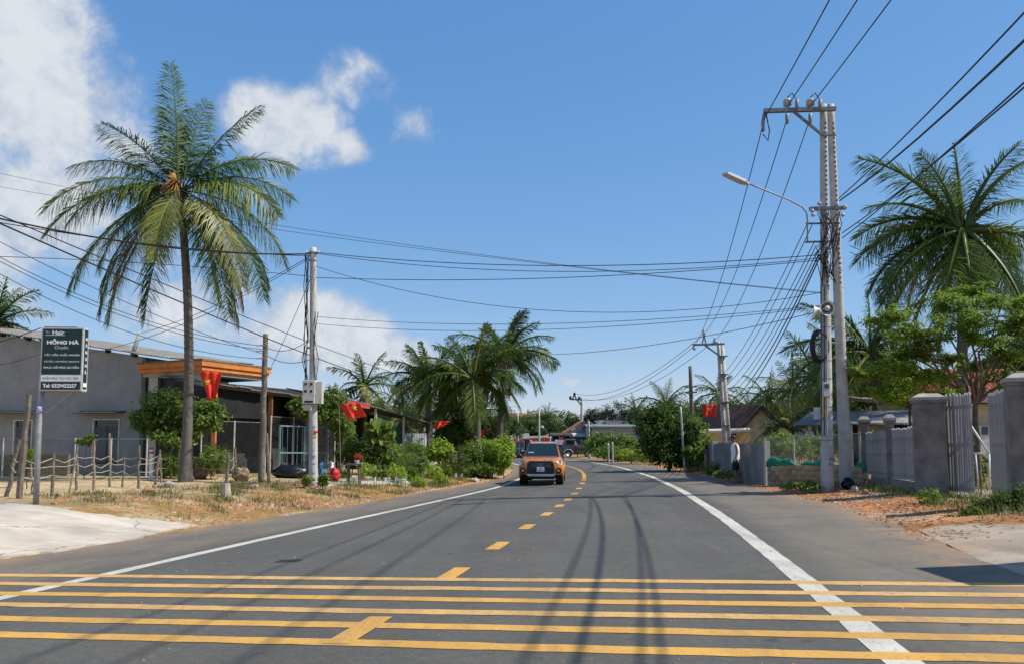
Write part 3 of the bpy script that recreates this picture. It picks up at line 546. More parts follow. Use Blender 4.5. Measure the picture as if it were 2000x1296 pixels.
# the tall palm in front of the left house: every leaf set as the photograph shows it
def hero_palm():
    b = G(362, 940); Y = b.y; crown = at(352, 372, Y); S = F/Y/1000*1000; t = thing('coconut_palm', 'tall coconut palm leaning flag stick on the left verge before the orange fascia', 'palm', b)
    palm_trunk(t, b, crown, .185, .125, (.22, 0), 90, True, 14)
    r = np.random.default_rng(3)
    L = [(182, 89, 10, 5.3), (60, 84, 22, 4.3), (150, 82, 25, 4.0), (2, 62, 26, 4.7), (28, 50, 40, 3.4), (-4, 40, 72, 4.9), (12, 30, 78, 4.6), (-20, 14, 78, 5.0), (-35, -24, 56, 6.2), (35, -20, 62, 5.2), (25, -48, 34, 5.2), (80, -40, 40, 4.8),
         (205, -42, 42, 5.2), (188, -22, 58, 5.6), (196, 4, 74, 5.4), (172, 18, 82, 5.2), (180, 38, 62, 4.8), (176, 55, 34, 4.4), (150, 52, 45, 3.6), (-92, -38, 46, 4.0), (-158, 16, 80, 5.2), (90, 62, 55, 4.4), (112, 70, 42, 4.4), (72, 32, 72, 4.6), (130, 28, 78, 4.8), (160, -8, 70, 5.2), (15, -4, 74, 5.2), (222, -50, 32, 4.8), (-28, -50, 34, 6.0), (-10, -30, 52, 6.0), (196, -54, 30, 6.0), (172, -36, 48, 6.1), (208, -30, 50, 5.9), (48, -50, 32, 5.8), (140, -48, 34, 5.8)]
    for i, (az, e0, bd, ln) in enumerate(L):
        a = math.radians(az); p, s = frond_path(e0, bd, ln*.93, 16, a, .22*(r.random()-.5)); hang = e0 < -10
        V, Q = frond_geo(p, s, 1.05 if hang else 1.2, 128, r, 1.0 if e0 < 20 else .65, .044, .035, (1.35 if e0 > 78 else .95 if e0 > 50 else .55+.4*r.random() if e0 > 0 else .5*r.random()+.2)*(1 if math.cos(a) < 0 else -1)*(1 if i % 3 else .8)); me = npmesh('frond', V, Q)
        mm = M_frold if az in (25, 222, 48) else M_fryel if az in (-158, -35, -58, -92, -20) else M_fr  # front leaves yellower: the sun on them is put into the colour
        me.materials.append(mm); inst('frond', me, t, crown+Vector((math.cos(a), math.sin(a), 0))*.1)
    mb = MB(); c = crown+Vector((-.02, -.25, .05))
    for k in range(34):
        d = Vector((r.normal()*.5, -.5-.4*r.random(), r.normal()*.35+.1)).normalized(); mb.tube([c, c+d*.35+Vector((0, 0, .05)), c+d*(.5+.22*r.random())-Vector((0, 0, .12))], [.028, .022, .012], 5)
    mb.build('flower_stalk', M_nut, t, smooth=True)
    mb = MB(); mb.sphere(c+Vector((-.12, -.05, .30)), (.11, .11, .24)); mb.build('flower_sheath', mat('palm_sheath', (.30, .17, .06), .7, .3, 12), t, smooth=True)
    return t
hero_palm()
def pal(label, cx, cy, Y, fl, seed, tx=None, **kw):
    c = at(cx, cy, Y); X = c.x if tx is None else (tx-1000)/F*Y; b = Vector((X, Y, gz(X, Y))); return palm(label, c, b, fl, seed, **kw)
pal('tall palm behind the layered tree on the right', 1880, 450, 33, 4.9, 11, 1872, nf=32, n=100, w=.06, r0=.24, r1=.16, lo=-58, open_=True)
pal('palm with drooping leaves directly behind the near twin pole', 1700, 690, 40, 4.4, 12, 1716, nf=26, n=72, w=.07, far=False, lo=-50, open_=True)
pal('leaning palm behind the flags, nearest the road left of the pickup', 922, 738, 45, 3.5, 13, 927, nf=27, n=76, w=.07, bow=(.25, 0), r0=.20, r1=.14, lo=-32, open_=True)
pal('highest palm of the left roadside clump, just left of the pickup', 985, 694, 50, 3.4, 14, 972, nf=27, n=76, w=.07, r0=.22, r1=.16, lo=-32, open_=True)
pal('leftmost palm of the roadside clump, bushy with grey trunk', 838, 742, 50, 3.1, 15, 836, nf=26, n=70, w=.07, r0=.2, r1=.14, lo=-28, open_=True)
pal('small pale palm behind the red edged awning roof', 712, 752, 46, 2.5, 16, nf=16, n=34, w=.08, lo=-30)
pal('palm cut by the left picture edge behind the grey house', -8, 630, 44, 3.0, 17, nf=18, n=40, w=.09, lo=-30)
pal('thin young palm between the roadside clump trunks', 893, 800, 47, 2.6, 18, 897, nf=14, n=34, w=.08, r0=.1, r1=.07)
for i, (lb, cx, cy, Y, fl) in enumerate([('palm rising right of the corrugated fence above the gable house', 1590, 735, 56, 3.6), ('second palm behind the gable house, left of the near twin pole', 1548, 762, 66, 3.5), ('palm crown between the gable house and the wooden utility pole', 1500, 778, 74, 3.3), ('palm behind the far twin pole', 1404, 768, 84, 3.0), ('palm with spread crown behind the large dark bush', 1300, 788, 76, 3.2), ('small far palm left of the large dark bush', 1243, 803, 96, 2.6), ('far palm standing above the pickup roof rail', 1068, 815, 120, 2.9), ('far palm low behind the palm clump by the pickup', 1030, 828, 118, 2.8), ('far palm beside the red tiled roof behind the pickup', 1002, 826, 105, 2.6), ('palm low behind the awning with the green netting', 790, 806, 60, 3.0), ('palm thicket crown behind the tall roadside palms', 868, 796, 58, 3.2), ('palm behind the second palm of the roadside clump', 944, 800, 62, 3.0), ('low palm right of the gable house', 1640, 700, 58, 3.6), ('low palm behind the corrugated shed roof', 1668, 760, 50, 3.0), ('distant palm on the treeline right of the centre pole', 1462, 792, 100, 3.0), ('palm sapling growing beside the gable house wall', 1535, 838, 48, 1.9), ('palm behind the layered tree by the picture edge', 1985, 640, 46, 3.6), ('distant palm over the far treeline', 1352, 800, 110, 3.0)]):
    pal(lb, cx, cy, Y, fl, 40+i, nf=20 if Y < 70 else 18, far=True, r0=.16, r1=.11, group='palms behind the roadside houses', lo=-48)
# ------------------------------------------------------------------ left side
M_wood = mat('weathered_wood', (.16, .135, .11), .9, .4, 9, .7, 40, dirt=(.07, .06, .05), dscale=4); M_wood2 = mat('pale_stick', (.20, .165, .125), .9, .35, 10, .5, 50, objrand=.3); M_dark = mat('dark_timber', (.05, .04, .035), .85, .4, 6, .4)
M_cement = mat('grey_render', (.30, .29, .275), .9, .14, 1.3, .3, 24, dirt=(.24, .24, .235), dscale=.8, streak=(.20, .20, .20)); M_galv = mat('galvanised_steel', (.30, .31, .32), .6, .25, 8, metal=.35); M_rope = mat('rope', (.40, .34, .25), .9, .3, 20)
M_black = mat('black_cable', (.012, .012, .013), .55, .3, 10); M_concpole = mat('pole_concrete', (.46, .44, .41), .85, .18, 3.5, .35, 40, dirt=(.30, .28, .25), dscale=2); M_whitepaint = mat('white_paint', (.62, .61, .58), .6, .15, 4, dirt=(.40, .36, .31), dscale=2.5)
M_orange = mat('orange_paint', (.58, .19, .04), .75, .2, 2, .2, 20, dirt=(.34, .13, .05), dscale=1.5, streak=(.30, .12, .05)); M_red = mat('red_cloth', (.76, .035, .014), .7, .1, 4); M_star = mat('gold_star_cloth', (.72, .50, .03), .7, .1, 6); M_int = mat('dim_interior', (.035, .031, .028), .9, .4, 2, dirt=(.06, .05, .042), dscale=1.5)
M_asb = mat('fibre_cement_sheet', (.20, .19, .175), .9, .3, 1.5, .3, 20, dirt=(.09, .08, .065), dscale=1.8); M_moss = mat('mossy_concrete', (.17, .14, .09), .95, .4, 8, .8, 30); M_bark = mat('tree_bark', (.13, .10, .075), .9, .35, 8, .7, 40)
M_glass = glass_mat('dark_glass'); M_teal = mat('teal_paint', (.16, .30, .33), .5, .15, 5, dirt=(.2, .2, .19)); M_plast_r = mat('red_plastic', (.55, .03, .03), .5, .2, 6); M_plast_w = mat('white_plastic', (.62, .62, .60), .5, .1, 6)
L_mid = leaf_mat('bush_leaf', (.085, .14, .02), (.155, .23, .036), (.25, .30, .06), .44); L_brt = leaf_mat('bright_leaf', (.16, .25, .02), (.28, .38, .045), (.38, .43, .08), .5); L_drk = leaf_mat('dark_leaf', (.04, .075, .015), (.085, .135, .026), (.14, .19, .045), .35, .6, .2); L_far = leaf_mat('hazed_far_leaf', (.05, .08, .028), (.085, .12, .042), (.12, .155, .06), .3, .8, .1)  # far leaves a little paler and bluer, distance haze put into their colour
L_yel = leaf_mat('yellow_green_leaf', (.20, .25, .03), (.10, .18, .03), (.42, .40, .08), .4)

def flag(label, pix, Y, group='red flags with a gold star along the road', star=True, fold=.12, starpos=(.5, .45), starsz=.22):
    """cloth hung from its upper edge; pix = four corners (top left, top right, bottom right, bottom left) in the photo"""
    A, B, C, D = (at(*p, Y) for p in pix); t = thing('flag', label, 'flag', lerp(A, B, .5), group); mb = MB(); n = 14; V = []
    def pt(u, v):
        p = lerp(lerp(A, B, u), lerp(D, C, u), v); return p+Vector((0, fold*math.sin(u*9+v*3)*(.25+v)*.8+.5*fold*math.sin(u*17), 0))
    for j in range(n+1):
        for i in range(n+1): V.append(pt(i/n, j/n))
    mb.add(V, [(j*(n+1)+i, j*(n+1)+i+1, (j+1)*(n+1)+i+1, (j+1)*(n+1)+i) for j in range(n) for i in range(n)]); o = mb.build('cloth', M_red, t, smooth=True); sm = o.modifiers.new('thickness', 'SOLIDIFY'); sm.thickness = .006
    if star:
        asp = (B-A).length/max(.01, (D-A).length); sp = []
        for k in range(10):
            rr = starsz*(1 if k % 2 == 0 else .4); a = math.pi/2+k*math.pi/5; u = starpos[0]+rr*math.cos(a)/max(.8, asp)*.9; v = starpos[1]-rr*math.sin(a)
            sp.append(pt(min(1, max(0, u)), v)+Vector((0, -.03, 0)))
        c = pt(*starpos)+Vector((0, -.03, 0)); mb = MB(); mb.add([c]+sp, [(0, 1+k, 1+(k+1) % 10) for k in range(10)]); mb.build('star', M_star, t)
    return t

# --- shop sign on a steel post
def shop_sign():
    b = G(70, 985); Y = b.y; t = thing('shop_sign', 'dark green hair salon signboard on a grey steel post by the concrete apron', 'sign', b)
    top = at(85, 640, Y); mb = MB(); mb.tube([b-Vector((0, 0, .2)), at(76, 830, Y), top+Vector((0, .12, 0))], .062, 12); mb.build('post', M_galv, t, smooth=True)
    mb = MB(); p = at(77, 805, Y); mb.tube([p, at(78, 798, Y), at(78.5, 793, Y)], .066, 12); mb.build('sticker', mat('purple_sticker', (.16, .10, .42), .6, .5, 40, col2=(.55, .5, .65)), t, smooth=True)
    rz = math.radians(4); x0, x1 = at(84, 700, Y).x, at(162, 700, Y).x; z0, z1 = zpix(763, Y), zpix(640, Y); W, Hh, Dp = (x1-x0)*1.02, z1-z0, .26; O = Vector((x0, Y-.10, z0)); ux = Vector((math.cos(rz), math.sin(rz), 0)); uy = Vector((-math.sin(rz), math.cos(rz), 0))
    lean = -.048
    def Pt(x, z, y=0): return O+ux*x+uy*y+Vector((0, 0, z))+ux*(lean*-z*0)
    def bx(name, m, xa, xb, za, zb, ya, yb, bev=0):
        mb = MB(); V = [Pt(x, z, y) for z in (za, zb) for x, y in ((xa, ya), (xb, ya), (xb, yb), (xa, yb))]; mb.add(V, [(0,3,2,1),(4,5,6,7),(0,1,5,4),(1,2,6,5),(2,3,7,6),(3,0,4,7)]); return mb.build(name, m, t, bevel=bev)
    Mg = mat('dark_green_sign', (.008, .028, .026), .35, .25, 3); Mf = mat('sign_frame', (.48, .48, .46), .5, .2, 5, dirt=(.3, .24, .18)); Mw = mat('sign_white', (.70, .70, .68), .5, .06, 8)
    bx('box', Mf, 0, W, 0, Hh, 0, Dp, .006); fw = .035
    face = bx('panel', Mg, fw, W-fw, .26*Hh, Hh-fw, -.006, .02); bx('panel', Mw, fw, W-fw, .155*Hh, .248*Hh, -.006, .02); bx('panel', Mg, fw, W-fw, fw*.9, .145*Hh, -.006, .02)
    bx('side_panel', Mg, W-.01, W+.006, .05, Hh-.04, .045, Dp-.045); bx('side_panel', Mw, W-.005, W+.009, .10, .19, .05, Dp-.05)
    bx('top_strip', M_dark, .02, W*.78, Hh, Hh+.025, .06, .16); bx('bottom_strip', mat('rusty_edge', (.25, .12, .06), .8, .3, 12), .0, W*1.0, -.02, -.001, .02, .2)
    def wr_(txt, x, z, w, h, m=Mw, bold=.02): text_part(txt, w*W, h*Hh, lambda a, c: Pt(x*W+a, z*Hh+c, -.009), m, t, bold)
    wr_('Hair', .26, .885, .29, .065, bold=.03); wr_('HỒNG HÀ', .14, .735, .76, .088, bold=.055); wr_('Chuyên:', .33, .645, .33, .066, bold=-.005)
    wr_('CẮT, UỐN, DUỖI, NHUỘM', .10, .545, .82, .048, bold=.02); wr_('GỘI ĐẦU, LÀM MÓNG, MASSAGE', .09, .445, .83, .045, bold=.005); wr_('PHỤC HỒI TÓC HƯ TỔN', .09, .345, .83, .055, bold=.025)
    wr_('NHẬN ĐÀO TẠO HỌC VIÊN', .075, .168, .85, .068, Mg, .0); wr_('Tel: 0329452257', .085, .052, .80, .062, bold=.04)
    mb = MB(); mb.add([Pt(.10*W, .872*Hh, -.009), Pt(.56*W, .872*Hh, -.009), Pt(.56*W, .879*Hh, -.009), Pt(.10*W, .879*Hh, -.009)], [(0, 1, 2, 3)]); mb.build('underline', Mw, t)
    mb = MB()                                            # the small line-drawn emblem left of the word
    for k in range(5):
        a = k*.5; mb.add([Pt((.10+.025*k)*W, (.945-.008*k)*Hh, -.009), Pt((.125+.025*k)*W, (.90+.004*k)*Hh, -.009), Pt((.135+.025*k)*W, (.905+.004*k)*Hh, -.009), Pt((.112+.025*k)*W, (.95-.008*k)*Hh, -.009)], [(0, 1, 2, 3)])
    mb.build('emblem', mat('sign_pale_green', (.30, .36, .36), .5, .1, 6), t)
    for k, ch in enumerate('HỒNGHÀ'):
        z = Hh*(.80-.105*k); text_part(ch, .09, .075*(1.25 if ch in 'ỒÀ' else 1), lambda a, c, z=z: Pt(W+.012, z+c, Dp/2-.045+a), Mw, t, .03)
    mb = MB(); mb.beam(Pt(.72*W, -.01, .12), at(88, 805, Y)+Vector((0, .05, 0)), .022); mb.build('brace', M_galv, t)
shop_sign()

# --- grey workshop house
def grey_house():
    A = at(-170, 640, 38.6); Cn = at(286, 690, 37.0); g = gz(-20, 38)-.1; t = thing('grey_house', 'long grey rendered house with a sloping sheet roof behind the stick fence', 'house', (A.x, A.y, g))
    zA, zC = zpix(628, 38.6), zpix(697, 37.0); d = (Cn-A); d.z = 0; L = d.length; ux = d.normalized(); nrm = Vector((ux.y, -ux.x, 0)); back = -nrm
    def P(s, z, y=0): return Vector((A.x, A.y, 0))+ux*s+back*y+Vector((0, 0, z))
    def sx(px):
        for s in np.linspace(-2, L+3, 800):
            p = P(s, 2)
            if p.x/p.y*F+1000 >= px: return s
        return L
    def bx(name, m, s0, s1, z0, z1, y0, y1, par=t, bev=0):
        mb = MB(); V = [P(s, z, y) for z in (z0, z1) for s, y in ((s0, y0), (s1, y0), (s1, y1), (s0, y1))]; mb.add(V, [(0,3,2,1),(4,5,6,7),(0,1,5,4),(1,2,6,5),(2,3,7,6),(3,0,4,7)]); return mb.build(name, m, par, bevel=bev)
    # wall panels round the openings, following the roof slope
    def zt(s): return zA+(zC-zA)*s/L
    wins = [(sx(28), sx(66), zpix(905, 37.3), zpix(818, 37.3)), (sx(183), sx(235), zpix(905, 37.6), zpix(817, 37.6))]
    def wall(s0, s1, z0, z1f):
        mb = MB(); V = [P(s0, z0), P(s1, z0), P(s1, z1f(s1)), P(s0, z1f(s0))]; mb.prism(V, back*.2); mb.build('wall', M_cement, t)
    xs = [0, wins[0][0], wins[0][1], wins[1][0], wins[1][1], L]
    for i in range(5):
        if i % 2 == 0: wall(xs[i], xs[i+1], g, zt)
        else:
            w = wins[i//2]; wall(xs[i], xs[i+1], w[3], zt); wall(xs[i], xs[i+1], g, lambda s, w=w: w[2])
    mb = MB(); mb.prism([P(L, g), P(L, zC), P(L, zC+.1, 8), P(L, g, 8)], -ux*.2); mb.build('wall', M_cement, t)
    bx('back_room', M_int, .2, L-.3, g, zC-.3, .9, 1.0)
    for w in wins:
        fr = bx('window', M_glass, w[0]+.05, w[1]-.05, w[2], w[3]-.05, .10, .13)
        for (a, b_, c, e) in ((w[0], w[1], w[3]-.06, w[3]), (w[0], w[0]+.06, w[2], w[3]-.06), (w[1]-.06, w[1], w[2], w[3]-.06)): bx('frame', M_whitepaint, a, b_, c, e, -.03, .1, fr)
        s_ = (w[0]+w[1])/2
        for k in range(2): bx('shutter', mat('dim_shutter', (.10, .105, .11), .6, .3, 5), w[0]+.08+k*(w[1]-w[0]-.12)/2, w[0]+.04+(k+1)*(w[1]-w[0]-.12)/2, w[2]+.1, w[3]-.35, .075, .098, fr)
    for (a, b_) in ((sx(-40), sx(82)), (sx(158), sx(246))):
        mb = MB(); z = zpix(804, 37.4); mb.prism([P(a, z, 0), P(b_, z, 0), P(b_, z-.08, -.55), P(a, z-.08, -.55)], (0, 0, .05)); o = mb.build('awning', mat('dark_awning', (.075, .07, .065), .9, .3, 5), t)
    # sheet roof, corrugated sheets side by side with their edge over the wall
    k = 14; s0, s1 = -.6, L+1.35
    for i in range(k):
        a, b_ = s0+(s1-s0)*i/k, s0+(s1-s0)*(i+1)/k+.04; mb = MB(); n = 16; secs = []
        for j in range(n+1):
            s = a+(b_-a)*j/n; zz = zt(s)+.10+.012*(i % 2)+.028*math.cos(j*math.pi); secs.append([P(s, zz, -.35), P(s, zz+.02, -.35), P(s, zz+.5, 8.2), P(s, zz+.48, 8.2)])
        mb.loft(secs); mb.build('roof_sheet', M_asb, t)
    for i in range(9):
        s = .8+i*L/9; bx('rafter_end', M_dark, s, s+.09, zt(s)-.08, zt(s)+.06, -.25, .1)
    # tall steel mast leaning over the roof corner
    a, b_ = at(272, 648, 37.0), at(252, 706, 37.4); mb = MB(); mb.tube([a, b_], .06, 8); mb.tube([a+Vector((.08, 0, -.1)), lerp(a, b_, .75)+Vector((.12, 0, 0))], .025, 6); m2 = thing('roof_mast', 'short pale pole leaning over the corner of the grey house roof', 'pole', b_); mb.build('shaft', M_concpole, m2, smooth=True)
    mb = MB(); mb.tube([at(289, 712, 37.8), at(286, 800, 37.8), at(284, 905, 37.8)], .06, 8); mb.build('drain_pipe', mat('pale_pipe', (.42, .46, .48), .5, .15, 6), t, smooth=True)
grey_house()
# low dark wall left of the fence
A, B = G(-120, 914), G(140, 908); mb = MB(); A.y = B.y = 33.5; A.x = (-1120)/F*33.5; B.x = (-860)/F*33.5; z = gz(-18, 33.5); mb.box(((A.x+B.x)/2, 33.5, z+.42), (B.x-A.x, .2, 1.0)); o = mb.build('low_wall', M_moss, org=(B.x, 33.5, z)); tag(o, 'low dark mossy wall before the grey house at the left edge', 'wall')

# --- house with the orange fascia and the open porch
def orange_house():
    A = at(268, 703, 35.5); Cn = at(395, 700, 33.5); E = at(530, 716, 38.0); g = gz(-13, 36); t = thing('orange_house', 'small house with orange flat roof edge and dark open porch behind the tall palm', 'house', (Cn.x, Cn.y, g))
    zt = Cn.z; E.z = zt; A.z = zt; ax = (A-Cn); ax.z = 0; bx_ = (E-Cn); bx_.z = 0; D = A+bx_
    def ring(off, z0, z1, name, m, shrink=0.0):
        c = (Cn+D)/2; pts = [Vector((p.x+(c.x-p.x)*shrink, p.y+(c.y-p.y)*shrink, z0)) for p in (A, Cn, E, D)]; mb = MB(); mb.prism(pts, (0, 0, z1-z0)); return mb.build(name, m, t)
    ring(0, zt-.27, zt-.06, 'fascia', M_orange); ring(0, zt-.46, zt-.275, 'fascia', M_orange, .035); ring(0, zt-.06, zt+.02, 'roof_top', M_moss, -.012)
    ring(0, zt-.62, zt-.465, 'soffit', mat('cream_soffit', (.36, .31, .24), .9, .15, 3), .09)
    # front wall under the short side, with the vent block
    n = Vector((0, -1, 0)); wA, wC = lerp(A, Cn, .14)+Vector((0, .35, 0)), lerp(A, Cn, .99)+Vector((0, .35, 0)); wA.z = wC.z = g; mb = MB(); mb.prism([wA, wC, wC+Vector((0, 0, zt-.6-g)), wA+Vector((0, 0, zt-.6-g))], (0, .2, 0)); mb.build('wall', mat('cream_wall', (.44, .41, .34), .9, .15, 2, .2, dirt=(.3, .28, .24)), t)
    v0, v1 = at(306, 765, wA.y-.04), at(362, 736, wA.y-.04); vb = MB(); vb.box(((v0.x+v1.x)/2, wA.y-.02, (v0.z+v1.z)/2), (v1.x-v0.x+.16, .06, v1.z-v0.z+.14)); vent = vb.build('vent_block', M_whitepaint, t)
    for j in range(4):
        for i in range(4):
            mb = MB(); mb.box((v0.x+(i+.5)*(v1.x-v0.x)/4, wA.y-.055, v0.z+(j+.5)*(v1.z-v0.z)/4), ((v1.x-v0.x)/4*.8, .02, (v1.z-v0.z)/4*.5)); mb.build('vent_slot', M_int, vent)
    mb = MB(); mb.box(((v0.x+v1.x)/2, wA.y-.02, zpix(895, wA.y)), (.9, .05, 1.2)); o = mb.build('shutter', M_dark, t)
    # porch: dark rear wall, sheet roof sloping towards the road, timber posts
    u = bx_.normalized(); w = Vector((u.y, -u.x, 0)); p0 = Vector((Cn.x, Cn.y, 0))+u*.3; Lp = 13.0
    def P(s, y, z): return p0+u*s+w*y+Vector((0, 0, z))
    zr = zt-.72; ze = zt-1.10; k = 13
    for i in range(k):
        a, b_ = i*Lp/k, (i+1)*Lp/k+.05; mb = MB(); secs = []; m_ = 12
        for j in range(m_+1):
            s = a+(b_-a)*j/m_; q = .022*math.cos(j*math.pi)+.01*(i % 2)-.035*s+.03*math.sin(i*2.1); secs.append([P(s, -2.6, zr+.12+q), P(s, -2.6, zr+.135+q), P(s, .75, ze+.015+q), P(s, .75, ze+q)])
        mb.loft(secs); mb.build('roof_sheet', M_asb, t)
    mb = MB(); mb.beam(P(0, .55, ze-.06), P(Lp, .55, ze-.06-.035*Lp), .09); mb.build('eave_beam', M_wood, t)
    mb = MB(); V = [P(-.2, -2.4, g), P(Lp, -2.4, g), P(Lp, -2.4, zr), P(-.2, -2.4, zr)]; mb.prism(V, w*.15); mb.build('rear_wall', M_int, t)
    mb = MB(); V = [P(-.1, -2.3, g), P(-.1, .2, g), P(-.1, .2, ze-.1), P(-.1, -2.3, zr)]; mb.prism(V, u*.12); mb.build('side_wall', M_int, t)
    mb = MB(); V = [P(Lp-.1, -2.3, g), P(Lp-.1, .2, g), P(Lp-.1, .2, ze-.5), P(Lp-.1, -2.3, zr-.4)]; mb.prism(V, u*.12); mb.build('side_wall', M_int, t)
    for s, m_ in ((.05, M_orange), (3.9, mat('brown_post', (.22, .10, .045), .7, .2, 5)), (7.0, M_wood), (10.0, M_wood), (12.8, M_wood)):
        mb = MB(); mb.beam(P(s, .42, g-.1), P(s, .42, ze-.08-.035*s), .17); mb.build('porch_post', m_, t)
    # dim screen hung between the posts, shading the porch
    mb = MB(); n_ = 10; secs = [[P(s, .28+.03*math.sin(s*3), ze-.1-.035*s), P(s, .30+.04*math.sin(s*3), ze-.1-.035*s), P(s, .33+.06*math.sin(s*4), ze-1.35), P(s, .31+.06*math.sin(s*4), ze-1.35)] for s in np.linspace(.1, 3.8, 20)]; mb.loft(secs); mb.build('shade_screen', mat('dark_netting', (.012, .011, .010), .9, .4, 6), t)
    mb = MB(); r = np.random.default_rng(2)
    for k in range(26):
        s, y = r.random()*11+.6, -2.1+1.7*r.random(); h = .3+.9*r.random(); mb.box(P(s, y, g+h/2), (.3+.5*r.random(), .3+.4*r.random(), h), r.random())
    tag(mb.build('stored_goods', mat('dim_goods', (.07, .065, .06), .8, .5, 1.2, dirt=(.02, .05, .06)), t), kind='stuff')
orange_house()

# --- chain link fence before the two houses
def chain_link(label, A, B, z0f, h, pitch=.085, wire=.0022, posts=5):
    A, B = Vector(A), Vector(B); L = (B-A).length; u = (B-A).normalized(); t = thing('chain_link_fence', label, 'fence', A); V = []; Q = []; n = int((L+h)/pitch); off = 0
    nn = Vector((u.y, -u.x, 0))
    for sgn in (1, -1):
        for i in range(n):
            s0 = i*pitch-(h if sgn > 0 else 0); a = max(0, -s0) if sgn > 0 else 0
            if sgn > 0: s_a, s_b, za, zb = s0, s0+h, 0, h
            else: s_a, s_b, za, zb = s0, s0-h, 0, h
            def clip(sa, sb, za, zb):
                tt = [0, 1]; d = sb-sa
                for lim, sg in ((0, 1), (L, -1)):
                    fa, fb = (sa-lim)*sg, (sb-lim)*sg
                    if fa < 0 and fb < 0: return None
                    if fa < 0: tt[0] = max(tt[0], -fa/(fb-fa))
                    if fb < 0: tt[1] = min(tt[1], fa/(fa-fb))
                if tt[0] >= tt[1]: return None
                return [(sa+d*k, za+(zb-za)*k) for k in tt]
            c = clip(s_a, s_b, za, zb)
            if not c: continue
            p, q = (A+u*s+Vector((0, 0, z)) for s, z in c); d = (q-p).normalized(); s1 = nn*wire; s2 = d.cross(nn)*wire
            V += [p+s1, p-s1*.5+s2, p-s1*.5-s2, q+s1, q-s1*.5+s2, q-s1*.5-s2]; Q += [(off, off+1, off+4, off+3), (off+1, off+2, off+5, off+4), (off+2, off, off+3, off+5)]; off += 6
    o0 = Vector(t['_org']); o = mobj('wire_mesh', npmesh('wire_mesh', np.array([tuple(v-o0) for v in V]), np.array(Q)), mat('dull_wire', (.16, .165, .17), .6, .2, 8, metal=.3), t, o0); tag(o, kind='stuff')
    for i in range(posts):
        p = lerp(A, B, i/(posts-1)); mb = MB(); mb.tube([p-Vector((0, 0, .2)), p+Vector((0, 0, h+.05))], .035, 7); mb.build('post', M_concpole, t)
    mb = MB(); mb.tube([A+Vector((0, 0, h)), B+Vector((0, 0, h))], .012, 5); mb.build('rail', M_galv, t)
a = gp(-60, 33.0); b = gp(290, 33.2); chain_link('tall chain link fence before the grey house wall', a, b, 0, 1.55, posts=6)
a = gp(395, 32.6); b = gp(520, 34.5); chain_link('chain link screen across the dark porch', a, b, 0, 2.3, posts=3)
a = gp(530, 36); b = gp(655, 40); chain_link('chain link fence behind the concrete pole', a, b, 0, 2.6, posts=4)

# --- stick fence in the sand
sticks = [((10, 969), (39, 859), .05, 'leaning dark stick at the far left of the wire fence'), ((37, 973), (57, 770), .068, 'tall split grey timber stake beside the sign post'), ((102, 966), (105, 883), .042, 'square stake right of the sign post'), ((66, 964), (60, 905), .03, 'short thin stick behind the sign post'), ((134, 961), (149, 886), .022, 'thin slanting stick of the wire fence'), ((149, 957), (151, 866), .035, 'pale stake beside the thin slanting stick'), ((183, 956), (183, 859), .04, 'fourth upright stake right of the sign post'), ((215, 950), (214, 845), .034, 'tall thin stake before the house window'), ((239, 949), (243, 889), .03, 'short weathered stake left of the window edge'), ((270, 954), (272, 869), .036, 'dark stake left of the red and white post'), ((302, 945), (311, 886), .045, 'dark slanting stake beside the red and white post'), ((316, 942), (312, 877), .035, 'pale stake left of the palm trunk'), ((350, 927), (343, 830), .05, 'bleached branch leaning against the palm'), ((373, 933), (375, 872), .052, 'yellowish stake just right of the palm trunk'), ((442, 944), (446, 884), .052, 'pale stake above the tree stump'), ((459, 931), (459, 873), .045, 'grey stake between the palm and the timber utility pole')]
tops = []
for k, ((bx0, by0), (tx, ty), rad, lb) in enumerate(sticks):
    b = G(bx0, by0); tp = at(tx, ty, b.y+.02); mb = MB(); r = np.random.default_rng(k); p, rr = limb(b-Vector((0, 0, .15)), tp, rad*1.25, rad*1.0, r, .03, 6); mb.tube(p, rr, 6); o = mb.build('fence_stake', M_wood if k in (0, 1, 2, 9, 10) else M_wood2, org=b); tag(o, lb, 'stake', 'stakes of the wire fence in the sand'); tops.append((b, tp))
b = G(295, 937); tp = at(296, 872, b.y); t = thing('marker_post', 'white marker post with red band beside the stick fence', 'post', b); mb = MB(); mb.box(lerp(b, tp, .40)+Vector((0, 0, 0)), (.12, .12, (tp-b).length*.8)); mb.build('shaft', M_whitepaint, t, bevel=.01)
for i, m_ in enumerate((M_plast_r, M_whitepaint, M_plast_r)): mb = MB(); mb.box(lerp(b, tp, .835+.06*i), (.122, .122, (tp-b).length*.058)); mb.build('band', m_, t)
for lv, (i0, i1, f0) in enumerate([(0, 11, .92), (0, 11, .72), (1, 11, .5), (3, 9, .3), (11, 15, .8), (11, 15, .5)]):
    pts = []
    for i in range(i0, i1+1):
        if i in (4, 10, 3): continue
        b_, t_ = tops[i]; h = min(1.05, (t_-b_).length); p = b_+(t_-b_).normalized()*h*f0; p += Vector((0, -.05, 0))
        if pts: q = lerp(pts[-1], p, .5)-Vector((0, 0, .04+.05*((i+lv) % 3))); pts.append(q)
        pts.append(p)
    mb = MB(); mb.tube(pts, .011, 5); o = mb.build('fence_wire', M_rope, org=pts[0]); tag(o, ['topmost', 'second', 'third', 'lowest'][lv]+' slack cord strung along the stick fence' if lv < 4 else ['upper', 'lower'][lv-4]+' slack cord between the palm and the grey stake', 'cord')
